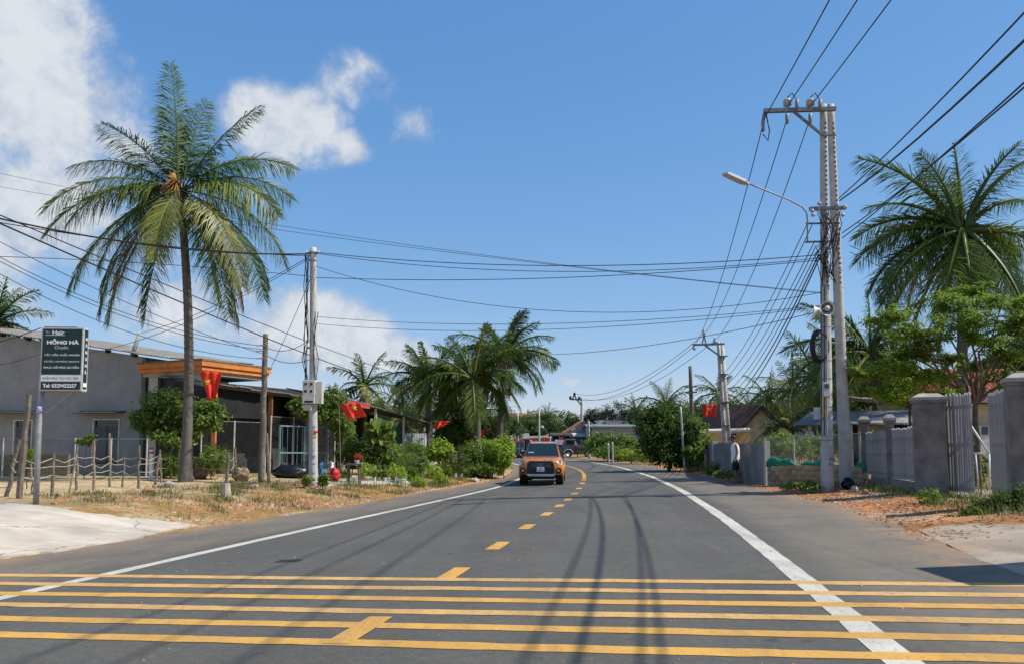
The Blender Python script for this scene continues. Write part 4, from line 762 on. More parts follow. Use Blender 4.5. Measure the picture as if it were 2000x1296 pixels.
b = G(441, 968); mb = MB(); r = np.random.default_rng(9); p = [b-Vector((0, 0, .05)), b+Vector((.01, 0, .15)), b+Vector((.0, 0, .36))]; mb.tube(p, [.16, .13, .115], 9); o = mb.build('tree_stump', mat('bleached_wood', (.42, .36, .28), .9, .3, 7, .6, 30), org=b); tag(o, 'short bleached tree stump on the sandy verge', 'stump')
# flag stick tied to the palm
b = G(352, 934); tp = at(377, 726, b.y-.25); mb = MB(); mb.tube([b+Vector((0, -.4, 0)), at(362, 800, b.y-.3), tp], .022, 6); mb.tube([tp, at(398, 724, b.y-.3)], .018, 6); o = mb.build('flag_stick', M_wood2, org=b); tag(o, 'bent bamboo flag stick tied to the tall palm trunk', 'stick')
flag('narrow red flag hanging beside the tall palm trunk', [(388, 723), (434, 727), (426, 768), (408, 784)], b.y-.3, fold=.08, starpos=(.25, .38), starsz=.22)
flag('red flag with gold star left of the potted plants, waving', [(663, 789), (702, 786), (716, 812), (680, 819)], 34, fold=.05, starpos=(.62, .3), starsz=.24)
flag('red flag on a slanting stick before the palm clump', [(850, 823), (879, 821), (866, 832), (850, 838)], 43, fold=.08, starpos=(.45, .5), starsz=.26)
flag('red flag on a stick beside the hedge left of the pickup', [(930, 839), (949, 838), (944, 852), (931, 851)], 46, fold=.08, starpos=(.42, .5), starsz=.26)
flag('red flag with gold star on the right before the large dark bush', [(1372, 789), (1399, 789), (1396, 814), (1371, 812)], 47, fold=.05, starpos=(.5, .35), starsz=.22)
for k, (x, y, s) in enumerate([(991, 853, 7), (1002, 860, 6), (1018, 860, 6), (1040, 858, 7), (1065, 857, 8), (1097, 857, 7)]):
    flag(['leftmost of the tiny far flags above the hedge', 'second tiny far flag, just left of the pickup', 'tiny far flag over the pickup left mirror', 'tiny far flag over the left of the pickup roof', 'tiny bright flag over the middle of the pickup roof', 'tiny far flag at the right end of the pickup roof'][k], [(x-s/2, y-s/2), (x+s/2, y-s/2), (x+s/2, y+s/2), (x-s/2, y+s/2)], 70+k*3, star=False, fold=.05)
    mb = MB(); Yf = 70+k*3; mb.tube([at(x-s/2-1, y-6, Yf), gp(x-s/2-2, Yf)], .03, 5); o = mb.build('flag_stick', M_wood2, org=at(x, y, Yf)); tag(o, 'thin stick holding the '+['leftmost tiny far flag', 'second tiny far flag', 'third tiny far flag', 'fourth tiny far flag', 'fifth tiny far flag', 'rightmost tiny far flag'][k]+' behind the pickup', 'stick', 'sticks of the far flags')
for (x0, y0, x1, y1, Y, lb) in [(838, 870, 842, 822, 43, 'thin stick of the slanting red flag before the palm clump'), (932, 905, 926, 835, 46, 'stick of the red flag beside the hedge'), (668, 0, 662, 788, 34, 'stick of the waving flag left of the potted plants'), (1374, 0, 1371, 788, 47, 'stick of the red flag before the large dark bush')]:
    mb = MB(); mb.tube([gp(x0, Y), at(x1, y1, Y), at(x1+12, y1-2, Y)], .02, 5); o = mb.build('flag_stick', M_wood2, org=gp(x0, Y)); tag(o, lb, 'stick')

# --- shrubs around the porch and the sign
def pblob(px, py, Y, rx, ry, w=None, rd=None):
    c = at(px, py, Y); s = F/Y; b = [tuple(c), (rx/s, (rd or (rx+ry)/2)/s, ry/s)]
    if w: b.append(w)
    return b
def bush(name, label, base, blobs, n, size, m, seed, cat='bush', **kw): return shrub(name, label, cat, base, blobs, n, size, m, M_bark, seed, **kw)
bush('leafy_tree', 'bushy small tree between the grey house corner and the tall palm', gp(322, 31.5), [pblob(330, 790, 31.5, 52, 30), pblob(285, 822, 31.3, 32, 26), pblob(392, 812, 31.6, 42, 30), pblob(340, 850, 31.2, 45, 24), pblob(415, 800, 31.8, 20, 22)], 9000, .16, L_mid, 1, cat='tree', clumps=90, tr=.09)
bush('leafy_tree', 'green tree behind the concrete pole with meter boxes', gp(636, 37.5), [pblob(645, 790, 37.5, 32, 34), pblob(610, 800, 37.2, 34, 28), pblob(665, 825, 37.4, 26, 28), pblob(575, 795, 37, 20, 16)], 6000, .15, L_mid, 2, cat='tree', clumps=70, tr=.07)
bush('yellow_shrub', 'small yellow green shrub behind the sign post', gp(60, 24), [pblob(62, 885, 24, 12, 16)], 500, .09, L_yel, 3, clumps=14, tr=.02)
bush('small_shrub', 'small dark shrub below the grey house window', gp(170, 32.0), [pblob(170, 858, 32, 16, 13)], 600, .12, L_mid, 4, clumps=14, tr=.03)
bush('grass_clump', 'clump of tall reeds right of the palm foot', gp(415, 31), [pblob(418, 895, 31, 26, 22)], 900, .4, L_mid, 5, clumps=20, wid=.08, tr=.02)
bush('grass_clump', 'clump of tall reeds left of the palm foot', gp(335, 31), [pblob(335, 905, 31, 22, 20)], 900, .4, L_mid, 6, clumps=20, wid=.08, tr=.02)
bush('small_shrub', 'small green weed at the foot of the concrete pole, left side', gp(600, 27.6), [pblob(602, 936, 27.6, 9, 13)], 350, .10, L_mid, 7, clumps=10, tr=.02)
bush('small_shrub', 'small green weed at the foot of the concrete pole, right side', gp(632, 27.6), [pblob(632, 934, 27.6, 12, 14)], 450, .10, L_mid, 8, clumps=10, tr=.02)
# --- front garden left of the road: shrubs, climbing plant, pots
gard = [('dark_shrub', 'dark rounded shrub behind the small wooden stand', (690, 878, 33.5, 36, 30), 2600, .11, L_drk), ('dark_shrub', 'dark flowering shrub right of the small wooden stand', (722, 885, 33, 24, 22), 1500, .11, L_drk), ('garden_shrub', 'loose green shrub below the climbing plant', (770, 892, 33.5, 26, 26), 1500, .12, L_mid), ('garden_shrub', 'green shrub with orange blossoms in the front garden', (800, 905, 32.5, 30, 22), 1700, .10, L_mid), ('garden_shrub', 'feathery shrub before the white gate of the awning', (808, 876, 35.5, 26, 20), 1500, .10, L_mid), ('vine_trellis', 'leafy vine over a trellis with yellow flowers', (858, 878, 36, 26, 22), 1600, .18, L_brt), ('garden_shrub', 'low plant with pointed leaves before the grey tarpaulin', (840, 918, 32.5, 20, 14), 900, .14, L_brt), ('dry_shrub', 'dry twiggy shrub between the palm trunks', (895, 895, 37, 22, 26), 900, .09, L_drk), ('garden_shrub', 'small potted shrub left of the leaning palm', (882, 912, 36, 18, 16), 900, .10, L_mid), ('hedge', 'bright leafy hedge at the road bend left of the pickup', (962, 890, 40, 30, 34), 4200, .15, L_brt), ('hedge', 'lower bright hedge tip touching the road bend', (984, 880, 41.5, 20, 30), 2200, .15, L_brt), ('hedge', 'darker shrub left of the bright hedge', (928, 885, 42, 26, 26), 1800, .14, L_mid), ('creeper', 'green creeper at the foot of the bright hedge', (945, 912, 38.5, 26, 10), 900, .12, L_mid), ('dark_tree', 'dark tree behind the trellis and the slanting flag', (885, 850, 47, 40, 34), 3600, .17, L_drk), ('dark_tree', 'dark tree behind the awning of the green netting', (760, 850, 48, 40, 26), 2600, .16, L_drk), ('dark_tree', 'dark tree mass left of the highest clump palm', (950, 835, 52, 36, 26), 2400, .16, L_drk), ('garden_shrub', 'pale banana like plant at the corner of the red edged awning', (668, 830, 36, 22, 24), 1300, .2, L_mid)]
for k, (nm, lb, (x, y, Y, rx, ry), n, s, m_) in enumerate(gard):
    Y += 5.0 if Y < 36.5 else 2.5 if Y < 41 else 0
    bush(nm, lb, gp(x, Y), [pblob(x, y, Y, rx, ry), pblob(x-rx*.5, y+ry*.3, Y-.2, rx*.6, ry*.7), pblob(x+rx*.5, y+ry*.25, Y-.1, rx*.55, ry*.7)], int(n*1.25), s, m_, 30+k, clumps=40, tr=.035)
# climbing plant with huge heart leaves on a column
b = gp(742, 38); t = thing('climbing_plant', 'tall column of large yellow green heart shaped leaves', 'plant', b); mb = MB(); mb.tube([b, at(742, 830, 38)], .06, 6); mb.build('stem', M_bark, t); r = np.random.default_rng(77)
base_leaf = MB(); lp = [(0, 0), (.22, -.08), (.42, .10), (.40, .42), (.2, .78), (0, 1.0)]; pts = [(x, y, .12*abs(x)+.0-.15*y*y) for x, y in lp]+[(-x, y, .12*abs(x)-.15*y*y) for x, y in reversed(lp[1:-1])]; base_leaf.add([(0, .45, -.03)]+pts, [(0, 1+i, 1+(i+1) % len(pts)) for i in range(len(pts))]); lm = bpy.data.meshes.new('leaf'); lm.from_pydata(base_leaf.v, [], base_leaf.f); lm.materials.append(L_yel)
for k in range(110):
    f = r.random()**.7; p = at(742+r.normal()*(9+6*f), 896-72*f+r.normal()*3, 38-.25*r.random()); s = (.22+.30*f)*(.7+.5*r.random()); inst('leaf', lm, t, p, (math.radians(-60+r.normal()*30), r.normal()*.5, r.normal()*.9+math.pi), (s, s, s))
# low plants filling the garden front
for k, (px, py, w, h, lb, m_, sz) in enumerate([(672, 926, 26, 22, 'low leafy plant between the red bag and the wooden stand', 0, .10), (718, 922, 26, 24, 'low green plant behind the terracotta bowl', 1, .10), (745, 924, 24, 22, 'low plant behind the small white pots', 0, .09), (772, 922, 28, 26, 'taller plant behind the white box planter', 1, .11), (803, 930, 30, 26, 'spreading plant left of the tapered pot', 0, .10), (842, 926, 26, 24, 'pointed leaf plant right of the tapered pot', 1, .15), (868, 922, 28, 28, 'low plant under the right half of the trellis', 0, .11), (905, 922, 24, 26, 'low plant at the foot of the leaning palm', 2, .10), (930, 924, 30, 20, 'ground cover between the palms and the road edge', 0, .10), (815, 942, 26, 12, 'bright grass tuft at the corner of the garden slab', 1, .16), (862, 936, 24, 12, 'bright grass tuft by the brown pot', 1, .16)]):
    b = G(px, py+8); bush('garden_plant', lb, b, [pblob(px, py-4, b.y, w*.55, h*.6), pblob(px-w*.3, py+3, b.y-.1, w*.35, h*.4), pblob(px+w*.3, py+2, b.y-.05, w*.35, h*.45)], 700, sz, [L_mid, L_brt, L_drk][m_], 400+k, cat='plant', clumps=18, tr=.015, wid=.5 if sz < .14 else .16)
# pots
pots = [(708, 938, 13, 11, 'terracotta bowl pot with bright green herbs', (.30, .10, .05), 30), (731, 939, 7, 9, 'first small white pot beside the terracotta bowl', (.6, .6, .58), 12), (741, 939, 7, 8, 'second small white pot beside the terracotta bowl', (.6, .6, .58), 12), (751, 940, 9, 9, 'third white pot, the largest of the small ones', (.62, .62, .6), 14), (783, 944, 20, 10, 'long white box planter at the edge of the garden slab', (.55, .54, .5), 22), (828, 932, 13, 15, 'tapered pale pot with a spiky plant', (.42, .38, .31), 26), (889, 932, 8, 9, 'small white pot by the road near the dry shrub', (.6, .6, .58), 14), (900, 932, 8, 9, 'small grey pot by the road near the dry shrub', (.5, .5, .48), 14), (768, 938, 9, 9, 'dark pot between the white pots', (.09, .07, .06), 18), (855, 930, 9, 9, 'brown pot under the vine trellis', (.2, .1, .06), 18)]
for k, (px, py, w, h, lb, c, ph) in enumerate(pots):
    b = G(px, py); s = F/b.y; t = thing('plant_pot', lb, 'plant pot', b, 'potted plants of the front garden'); mb = MB(); R, H_ = w/2/s, h/s; mb.tube([b, b+Vector((0, 0, H_*.85)), b+Vector((0, 0, H_*.851)), b+Vector((0, 0, H_))], [R*.72, R*.95, R*1.06, R*1.06], 12); mb.build('pot', mat('pot_%d' % k, c, .7, .2, 6), t, smooth=False)
    c0 = b+Vector((0, 0, H_+ph/s*.45)); crown_part(t, [[tuple(c0), (R*1.5, R*1.5, ph/s*.6)]], 260, .10, L_brt if k % 2 == 0 else L_mid, np.random.default_rng(300+k), name='foliage', clumps=12)
b = G(690, 944); s = F/b.y; t = thing('wooden_stand', 'small rough wooden stand holding a flower pot', 'stand', b)
for dx in (-.24, .22):
    for dy in (0, .3): mb = MB(); mb.tube([b+Vector((dx, dy, -.02)), b+Vector((dx*.9, dy, .72))], .035, 6); mb.build('leg', M_wood, t)
mb = MB(); mb.box(b+Vector((0, .15, .75)), (.62, .45, .06)); mb.build('top', M_wood, t)
b2 = b+Vector((.1, .15, .78)); t = thing('plant_pot', 'small pot of red flowers standing on the wooden stand', 'plant pot', b2); mb = MB(); mb.tube([b2, b2+Vector((0, 0, .13))], [.07, .1], 10); mb.build('pot', M_plast_w, t); crown_part(t, [[tuple(b2+Vector((.05, 0, .28))), (.18, .14, .12)]], 160, .07, leaf_mat('red_petal', (.5, .03, .03), (.6, .06, .05), (.10, .18, .04)), np.random.default_rng(5), name='blossoms', clumps=8)
tag(slab('garden_slab', [(640, 948), (700, 944), (800, 950), (815, 944), (760, 930), (640, 930)], M_conc, .1, .02), kind='structure')
# things beside the pole
def lump(name, label, cat, px, py, Y, sx, sz, m, seed, sy=None):
    r = np.random.default_rng(seed); b = gp(px, Y); s = F/Y; mb = MB(); mb.sphere(b+Vector((0, 0, sz/s*.45)), (sx/s/2, (sy or sx)/s/2, sz/s*.55), 18, 12)
    mb.v = [tuple(Vector(v)+Vector(r.normal(size=3))*.035) for v in mb.v]; o = mb.build(name, m, org=b, smooth=True); o.data.update(); tag(o, label, cat); return o
lump('black_tarpaulin', 'crumpled black plastic tarpaulin heap before the teal gate', 'tarpaulin', 570, 925, 33.5, 70, 26, mat('black_plastic', (.008, .008, .009), .3, .3, 5, .6, 14), 1, 40); lump('red_bag', 'red plastic bag heap right of the concrete pole', 'bag', 655, 925, 31.5, 22, 28, M_plast_r, 2, 18); lump('white_sack', 'white cloth bundle hung behind the concrete pole', 'cloth', 650, 885, 34, 12, 30, M_plast_w, 3, 10); lump('blue_sack', 'blue plastic sheet behind the concrete pole', 'plastic sheet', 630, 910, 32, 10, 34, mat('blue_plastic', (.04, .18, .40), .4, .2, 6), 4, 10); lump('driftwood_pile', 'twisted driftwood roots beside the grey stake', 'driftwood', 475, 935, 30.5, 34, 26, mat('driftwood', (.28, .20, .12), .9, .5, 6, .8, 20), 5, 20); lump('driftwood_pile', 'brown root ball right of the palm foot', 'driftwood', 395, 930, 31, 30, 40, mat('root_ball', (.20, .13, .08), .9, .5, 6, .8, 20), 6, 18); lump('grey_tarpaulin', 'grey cloth heap behind the tapered pot', 'tarpaulin', 848, 915, 40.0, 26, 22, mat('grey_cloth', (.26, .255, .24), .8, .2, 6), 7, 20)
for k, (px, py, w, h, lb) in enumerate([(330, 948, 22, 9, 'flat grey stone left of the palm foot'), (288, 960, 26, 8, 'broken orange tile slab on the verge'), (105, 984, 12, 6, 'brick fragment right of the sign post'), (495, 950, 24, 5, 'pale flat rubble before the timber utility pole'), (925, 940, 22, 8, 'pale rock at the road edge below the bright hedge'), (960, 930, 24, 12, 'concrete rubble block at the road edge below the hedge'), (975, 927, 16, 8, 'reddish rock beside the concrete rubble block'), (1690, 965, 14, 12, 'orange broken brick before the picket fence'), (1670, 958, 16, 12, 'dark stone at the foot of the right twin pole')]):
    b = G(px, py); s = F/b.y; r = np.random.default_rng(k+60); mb = MB(); mb.sphere(b+Vector((0, 0, h/s*.25)), (w/s/2, w/s/2.6, h/s*.7), 8, 5); mb.v = [tuple(Vector(v)+Vector(r.normal(size=3))*w/s*.05) for v in mb.v]; o = mb.build('rock', mat('rubble_%d' % (k % 3), [(.36, .34, .31), (.36, .17, .09), (.42, .38, .32)][[0, 1, 1, 0, 2, 2, 1, 1, 0][k]], .9, .3, 8, .6, 30) if False else [mat('grey_stone', (.36, .34, .31), .9, .3, 8, .6, 30), mat('brick_stone', (.36, .17, .09), .9, .3, 8, .6, 30), mat('pale_stone', (.42, .38, .32), .9, .3, 8, .6, 30)][[0, 1, 1, 0, 2, 2, 1, 1, 0][k]], org=b); tag(o, lb, 'rock')

# --- poles on the left
def concrete_pole():
    b = G(612, 948); Y = b.y; top = at(612, 484, Y); t = thing('utility_pole', 'pale concrete utility pole with meter boxes on the left verge', 'utility pole', b); mb = MB(); n = 24; mb.tube([lerp(b-Vector((0, 0, .2)), top, i/n) for i in range(n+1)], [.165-.055*i/n for i in range(n+1)], 18); mb.build('shaft', M_concpole, t, smooth=True)
    Mbx = mat('meter_box', (.52, .50, .44), .6, .12, 5, dirt=(.4, .36, .3), dscale=4); z0, z1 = zpix(788, Y), zpix(743, Y)
    mb = MB(); mb.box((top.x+.02, Y-.25, (z0+z1)/2), (.44, .2, z1-z0)); bx1 = mb.build('meter_box', Mbx, t, bevel=.012)
    for j in range(2):
        for i in range(2): mb = MB(); mb.box((top.x-.09+.2*i, Y-.352, z1-.13-.26*j), (.09, .012, .09)); mb.build('meter_window', M_glass, bx1)
    mb = MB(); mb.box((top.x+.03, Y-.352, z0+.07), (.30, .012, .07)); mb.build('meter_window', M_glass, bx1)
    mb = MB(); mb.box((top.x+.36, Y-.12, (z0+z1)/2-.02), (.22, .30, (z1-z0)*.95)); mb.build('meter_box', Mbx, t, bevel=.012); mb = MB(); mb.box((top.x-.03, Y-.2, z0-.14), (.3, .2, .2)); mb.build('meter_box', Mbx, t, bevel=.01)
    for zz in (495, 510, 680): mb = MB(); z = zpix(zz, Y); mb.tube([Vector((top.x, Y, z)), Vector((top.x, Y, z+.05))], .145, 14); mb.build('band', M_galv, t)
    for s_ in (-1, 1): mb = MB(); mb.tube([Vector((top.x+s_*.12, Y-.05, zpix(493, Y))), Vector((top.x+s_*.24, Y-.05, zpix(493, Y)))], [.04, .05], 8); mb.build('insulator', M_plast_w, t)
    r = np.random.default_rng(8)
    for k in range(7):
        x = top.x+(-.17 if k < 5 else .17); pts = [Vector((x+r.normal()*.05, Y-.13+r.normal()*.03, zpix(y, Y))) for y in (497, 520, 560, 610, 660, 700, 742)]; mb = MB(); mb.tube(pts if k < 5 else pts[3:], .014, 5); mb.build('drop_cable', M_black, t)
    for (px, py, tx, w, h, c) in ((-.05, 835, '083', .17, .08, (.05, .06, .35)), (-.08, 880, 'TBA', .16, .05, (.05, .06, .35)), (-.06, 893, '04', .15, .10, (.05, .12, .45)), (-.10, 905, '--', .2, .03, (.05, .15, .40)), (-.02, 925, 'N', .1, .09, (.03, .20, .12))):
        z = zpix(py, Y); R = .168; text_part(tx, w, h, lambda a, c_, z=z, px=px: Vector((b.x+R*math.sin((a+px)/R), Y-R*math.cos((a+px)/R), z+c_)), mat('pole_paint_%d' % int(c[1]*100), c, .7, .1, 5), t, .01, 'painted_number')
    for z_, h_, c in ((845, .09, (.45, .03, .03)), (851, .05, (.55, .42, .05))):
        z = zpix(z_, Y); mb = MB(); R = .1675; secs = [[Vector((b.x+R*math.sin(a), Y-R*math.cos(a), z+q*h_)) for a in np.linspace(.0, 1.0, 8)] for q in (0, 1)]; mb.loft(secs, False, False); mb.build('sticker', mat('sticker_%d' % z_, c, .6, .1, 5), t)
concrete_pole()
b = G(510, 942); top = at(519, 652, b.y); t = thing('timber_pole', 'dark weathered timber utility pole between the palm and the concrete pole', 'utility pole', b); mb = MB(); r = np.random.default_rng(4); p, rr = limb(b-Vector((0, 0, .2)), top, .125, .095, r, .01, 12); mb.tube(p, rr, 9); mb.build('shaft', M_wood, t, smooth=True); mb = MB(); mb.tube([b+Vector((.28, .1, -.1)), lerp(b, top, .33)+Vector((.1, .1, 0))], .07, 7); mb.build('prop', M_wood, t)
for zz in (675, 686, 700): q = at(513, zz, b.y); mb = MB(); mb.tube([q+Vector((-.22, -.1, 0)), q+Vector((.1, -.1, .02))], .02, 6); mb.build('hook', M_galv, t)

# --- teal gate, second awning with gates
def gate(name, label, A, B, h, m, bars=6, z0=.05):
    A, B = Vector(A), Vector(B); t = thing(name, label, 'gate', A); u = (B-A); L = u.length; u.normalize(); w = .05
    for s_ in (0, .5, 1): p = A+u*L*s_; mb = MB(); mb.beam(p+Vector((0, 0, -.1)), p+Vector((0, 0, h)), .07); mb.build('stile', m, t)
    for f in (.06, .45, 1.0): mb = MB(); mb.beam(A+Vector((0, 0, h*f)), B+Vector((0, 0, h*f)), .055); mb.build('rail', m, t)
    for i in range(bars):
        f = (i+.5)/bars; p = A+u*L*f; mb = MB(); mb.beam(p+Vector((0, .01, h*.06)), p+Vector((0, .01, h)), .018); mb.build('bar', m, t)
    return t
gate('teal_gate', 'pale teal steel frame gate behind the concrete pole', gp(548, 36), gp(642, 38), 2.2, M_teal, 10)
def awning2():
    A, B = at(668, 779, 41), at(842, 829, 50.5); g = gz(-8, 46); t = thing('awning_shed', 'roadside awning shed with a red edged sheet roof and green netting', 'shed', (A.x, A.y, g)); u = (B-A); u2 = Vector((u.x, u.y, 0)); L = u2.length; ud = u2.normalized(); w = Vector((ud.y, -ud.x, 0))
    def P(s, y, z): return Vector((A.x, A.y, 0))+ud*s+w*y+Vector((0, 0, z))
    k = 11
    for i in range(k):
        a, b_ = i*L/k, (i+1)*L/k+.05; mb = MB(); secs = []
        for j in range(13):
            s = a+(b_-a)*j/12; z = A.z+(B.z-A.z)*s/L+.02*math.cos(j*math.pi)+.012*(i % 2); secs.append([P(s, -3.5, z+.65), P(s, -3.5, z+.665), P(s, .35, z+.015), P(s, .35, z)])
        mb.loft(secs); mb.build('roof_sheet', M_asb, t)
    mb = MB(); mb.prism([P(0, .3, A.z-.02), P(2.2, .3, A.z-.14), P(2.2, .3, A.z-.42), P(0, .3, A.z-.34)], w*.03); mb.build('red_valance', mat('faded_red', (.42, .06, .06), .8, .2, 4), t)
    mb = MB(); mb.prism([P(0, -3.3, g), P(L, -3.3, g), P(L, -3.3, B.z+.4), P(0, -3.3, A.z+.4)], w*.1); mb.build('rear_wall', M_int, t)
    for s in (0.1, 3.2, 6.4, L-.1): mb = MB(); mb.beam(P(s, .1, g-.1), P(s, .1, A.z+(B.z-A.z)*s/L-.02), .12); mb.build('post', M_whitepaint, t)
    mb = MB(); secs = [[P(s, .0, A.z-.7-.05*s+.1*math.sin(s*2)), P(s, .02, A.z-.7-.05*s+.1*math.sin(s*2)), P(s, .02, g+1.3), P(s, .0, g+1.3)] for s in np.linspace(3.3, 6.3, 16)]; mb.loft(secs); mb.build('netting', mat('green_netting', (.03, .10, .06), .9, .4, 20), t)
    for i in range(9): s = 6.5+i*.33; mb = MB(); mb.prism([P(s, .05, g+.1), P(s+.27, .05, g+.1), P(s+.27, .05, g+2.0), P(s, .05, g+2.0)], w*.03); mb.build('gate_panel', mat('grey_gate_panel', (.30, .33, .35), .6, .2, 4, objrand=.2), t)
awning2()
# ------------------------------------------------------------------ right side
M_pillar = mat('dark_render', (.215, .195, .17), .92, .35, 2.2, .9, 16, dirt=(.07, .07, .07), dscale=1.1, streak=(.075, .075, .075)); M_picket = mat('picket_grey', (.29, .285, .28), .7, .15, 3, dirt=(.26, .23, .2), dscale=3, objrand=.12); M_block = mat('cement_block', (.40, .30, .17), .92, .3, 3, .5, 26, dirt=(.16, .13, .10), dscale=2, objrand=.22); M_zinc = mat('corrugated_zinc', (.20, .21, .22), .55, .2, 1.5, metal=.25, dirt=(.26, .24, .22), dscale=1.2, objrand=.12)
M_greennet = mat('green_net', (.02, .19, .11), .85, .3, 6, .8, 30); M_tile = mat('brown_roof_tile', (.095, .05, .038), .9, .4, 5, .6, 14); M_redtile = mat('red_roof_tile', (.30, .085, .05), .9, .35, 6, .5, 20, objrand=.25); M_ywall = mat('stained_yellow_wall', (.45, .38, .26), .9, .25, 1.5, .3, dirt=(.22, .19, .15), dscale=1.2)
# near twin poles
TPb = G(1616, 958); TY = TPb.y
def twin_pole():
    t = thing('twin_utility_pole', 'near pair of tall concrete poles with street lamp and loudspeakers on the right', 'utility pole', TPb)
    b2 = Vector(((1648-1000)/F*TY*1.03, TY*1.03, 0)); b2.z = gz(b2.x, b2.y); t1, t2 = at(1608, 205, TY), at(1622, 205, TY*1.005); n = 30
    for b, tp in ((TPb, t1), (b2, t2)):
        mb = MB(); mb.tube([lerp(b-Vector((0, 0, .2)), tp, i/n) for i in range(n+1)], [.19-.085*i/n for i in range(n+1)], 18); mb.build('shaft', M_concpole, t, smooth=True)
        mb = MB(); ax = (tp-b).normalized()
        for k in range(34):
            f = .53+.43*k/34; c = lerp(b, tp, f)+Vector((.02, -(.19-.085*f)-.004, 0)); mb.box(c, (.06, .02, .05))
        o = mb.build('climbing_hole', mat('hole_shade', (.12, .11, .10), .9, .2, 5), t); tag(o, kind='stuff')
    def bar(name, p, q, w=.07, dy=-.16, m=M_galv): mb = MB(); mb.beam(at(*p, TY+dy), at(*q, TY+dy), w); return mb.build(name, m, t)
    Mst = mat('weathered_steel', (.17, .18, .19), .6, .3, 8, metal=.4)
    bar('crossarm', (1492, 217), (1632, 213), .12, -.2, Mst); bar('crossarm', (1492, 217), (1632, 213), .12, .2, Mst); bar('brace', (1550, 218), (1606, 264), .07, -.2, Mst); bar('brace', (1606, 264), (1632, 264), .06, -.2, Mst)
    bar('crossarm', (1581, 408), (1652, 406), .10, -.24, Mst); bar('crossarm', (1574, 437), (1640, 436), .05, -.24, Mst); bar('crossarm', (1573, 473), (1640, 471), .05, -.24, Mst)
    Mins = mat('porcelain', (.42, .42, .40), .25, .2, 6)
    for px in (1538, 1583):
        c = at(px, 214, TY-.15); mb = MB(); mb.tube([c, c+Vector((0, 0, .12)), c+Vector((0, 0, .13)), c+Vector((0, 0, .22)), c+Vector((0, 0, .23)), c+Vector((0, 0, .32)), c+Vector((0, 0, .36))], [.06, .06, .13, .11, .14, .10, .05], 12); mb.build('insulator', Mins, t, smooth=True)
        mb = MB(); mb.tube([c+Vector((.22, -.1, .02)), c+Vector((.30, -.1, .22)), c+Vector((.12, -.1, .48)), c+Vector((0, 0, .38))], .018, 6); mb.build('jumper', M_black, t, smooth=True)
        for dx, z in ((-.07, -.35), (.25, .1)): mb = MB(); q = c+Vector((dx, -.1, z)); mb.tube([q+Vector((0, 0, -.16)), q+Vector((.02, 0, -.05)), q+Vector((0, 0, .05)), q+Vector((.03, 0, .16))], [.03, .065, .045, .06], 8); mb.build('strain_insulator', mat('grey_polymer', (.22, .21, .20), .5, .2, 6), t, smooth=True)
    c = at(1490, 240, TY-.15); mb = MB(); mb.tube([c+Vector((0, 0, -.28)), c, c+Vector((.05, 0, .3))], [.045, .06, .045], 8); mb.build('strain_insulator', MATS['grey_polymer'], t, smooth=True)
    mb = MB(); mb.tube([at(1496, 222, TY-.2), at(1503, 255, TY-.2), at(1500, 275, TY-.2), at(1490, 262, TY-.2)], .02, 6); mb.build('jumper', M_black, t, smooth=True)
    for px, py in ((1586, 412), (1650, 404), (1646, 420), (1588, 420), (1600, 398)): mb = MB(); mb.sphere(at(px, py, TY-.34), (.07, .07, .06), 8, 6); mb.build('spool', Mins, t, smooth=True)
    # lamp arm and head
    pts = [at(1577, 474, TY-.3), at(1577, 430, TY-.3), at(1575, 415, TY-.35), at(1566, 404, TY-.5), at(1540, 390, TY-.8), at(1500, 374, TY-1.2), at(1455, 356, TY-1.7)]; mb = MB(); mb.tube(pts, .024, 10); mb.build('lamp_arm', M_galv, t, smooth=True)
    a, b = at(1462, 360, TY-1.62), at(1415, 339, TY-2.1); d = (b-a).normalized(); s = Vector((0, 1, 0)).cross(d).cross(d).normalized()*.14; up = Vector((0, 0, .05)); mb = MB(); sec = lambda p, w, h: [p+s*w-up*h, p-s*w-up*h, p-s*w*.9+up*h, p+s*w*.9+up*h]; mb.loft([sec(a, .3, .6), sec(lerp(a, b, .2), 1, 1), sec(lerp(a, b, .9), 1, .9), sec(b, .8, .5)]); h = mb.build('lamp_head', mat('lamp_housing', (.45, .46, .47), .45, .1, 6), t, bevel=.01)
    mb = MB(); mb.loft([[p+s*.75-up*1.12, p-s*.75-up*1.12, p-s*.75-up*.95, p+s*.75-up*.95] for p in (lerp(a, b, .42), lerp(a, b, .88))]); mb.build('lens', mat('lamp_lens', (.55, .56, .55), .2, .05, 6), h)
    # loudspeakers
    Mh = mat('horn_grey', (.55, .54, .50), .5, .12, 5)
    def horn(c, dirv, R, nm):
        c = Vector(c); d = Vector(dirv).normalized(); mb = MB(); mb.tube([c-d*.28, c-d*.24, c-d*.1, c-d*.02, c], [.07, .09, .12, R*.8, R], 22, cap=False); o = mb.build('loudspeaker', Mh, t, smooth=True)
        mb = MB(); mb.tube([c-d*.20, c-d*.02], [R*.3, R*.76], 22, cap=False); mb.build('bell', mat('shaded_horn_inside', (.14, .135, .12), .6, .1, 5), o, smooth=True); mb = MB(); mb.sphere(c-d*.04, .085, 12, 8); mb.build('centre', Mh, o, smooth=True); mb = MB(); mb.tube([c-d*.30, c-d*.45], .06, 10); mb.build('driver', MATS['grey_polymer'], o)  # shade inside the horn put into a darker colour, so it reads hollow
    horn(at(1616, 602, TY-.62), (-.05, -1, -.02), .225, 'a'); horn(at(1590, 609, TY-.2), (-.95, .35, 0), .215, 'b')
    # coil of cable, boxes, bands
    c = at(1607, 676, TY-.05); mb = MB()
    for k in range(6): R = .36+.018*k; mb.tube([c+Vector((math.cos(a)*R*.62-.08, .03*k-.1, math.sin(a)*R*1.12)) for a in np.linspace(0, 2*math.pi, 28)], .022, 6)
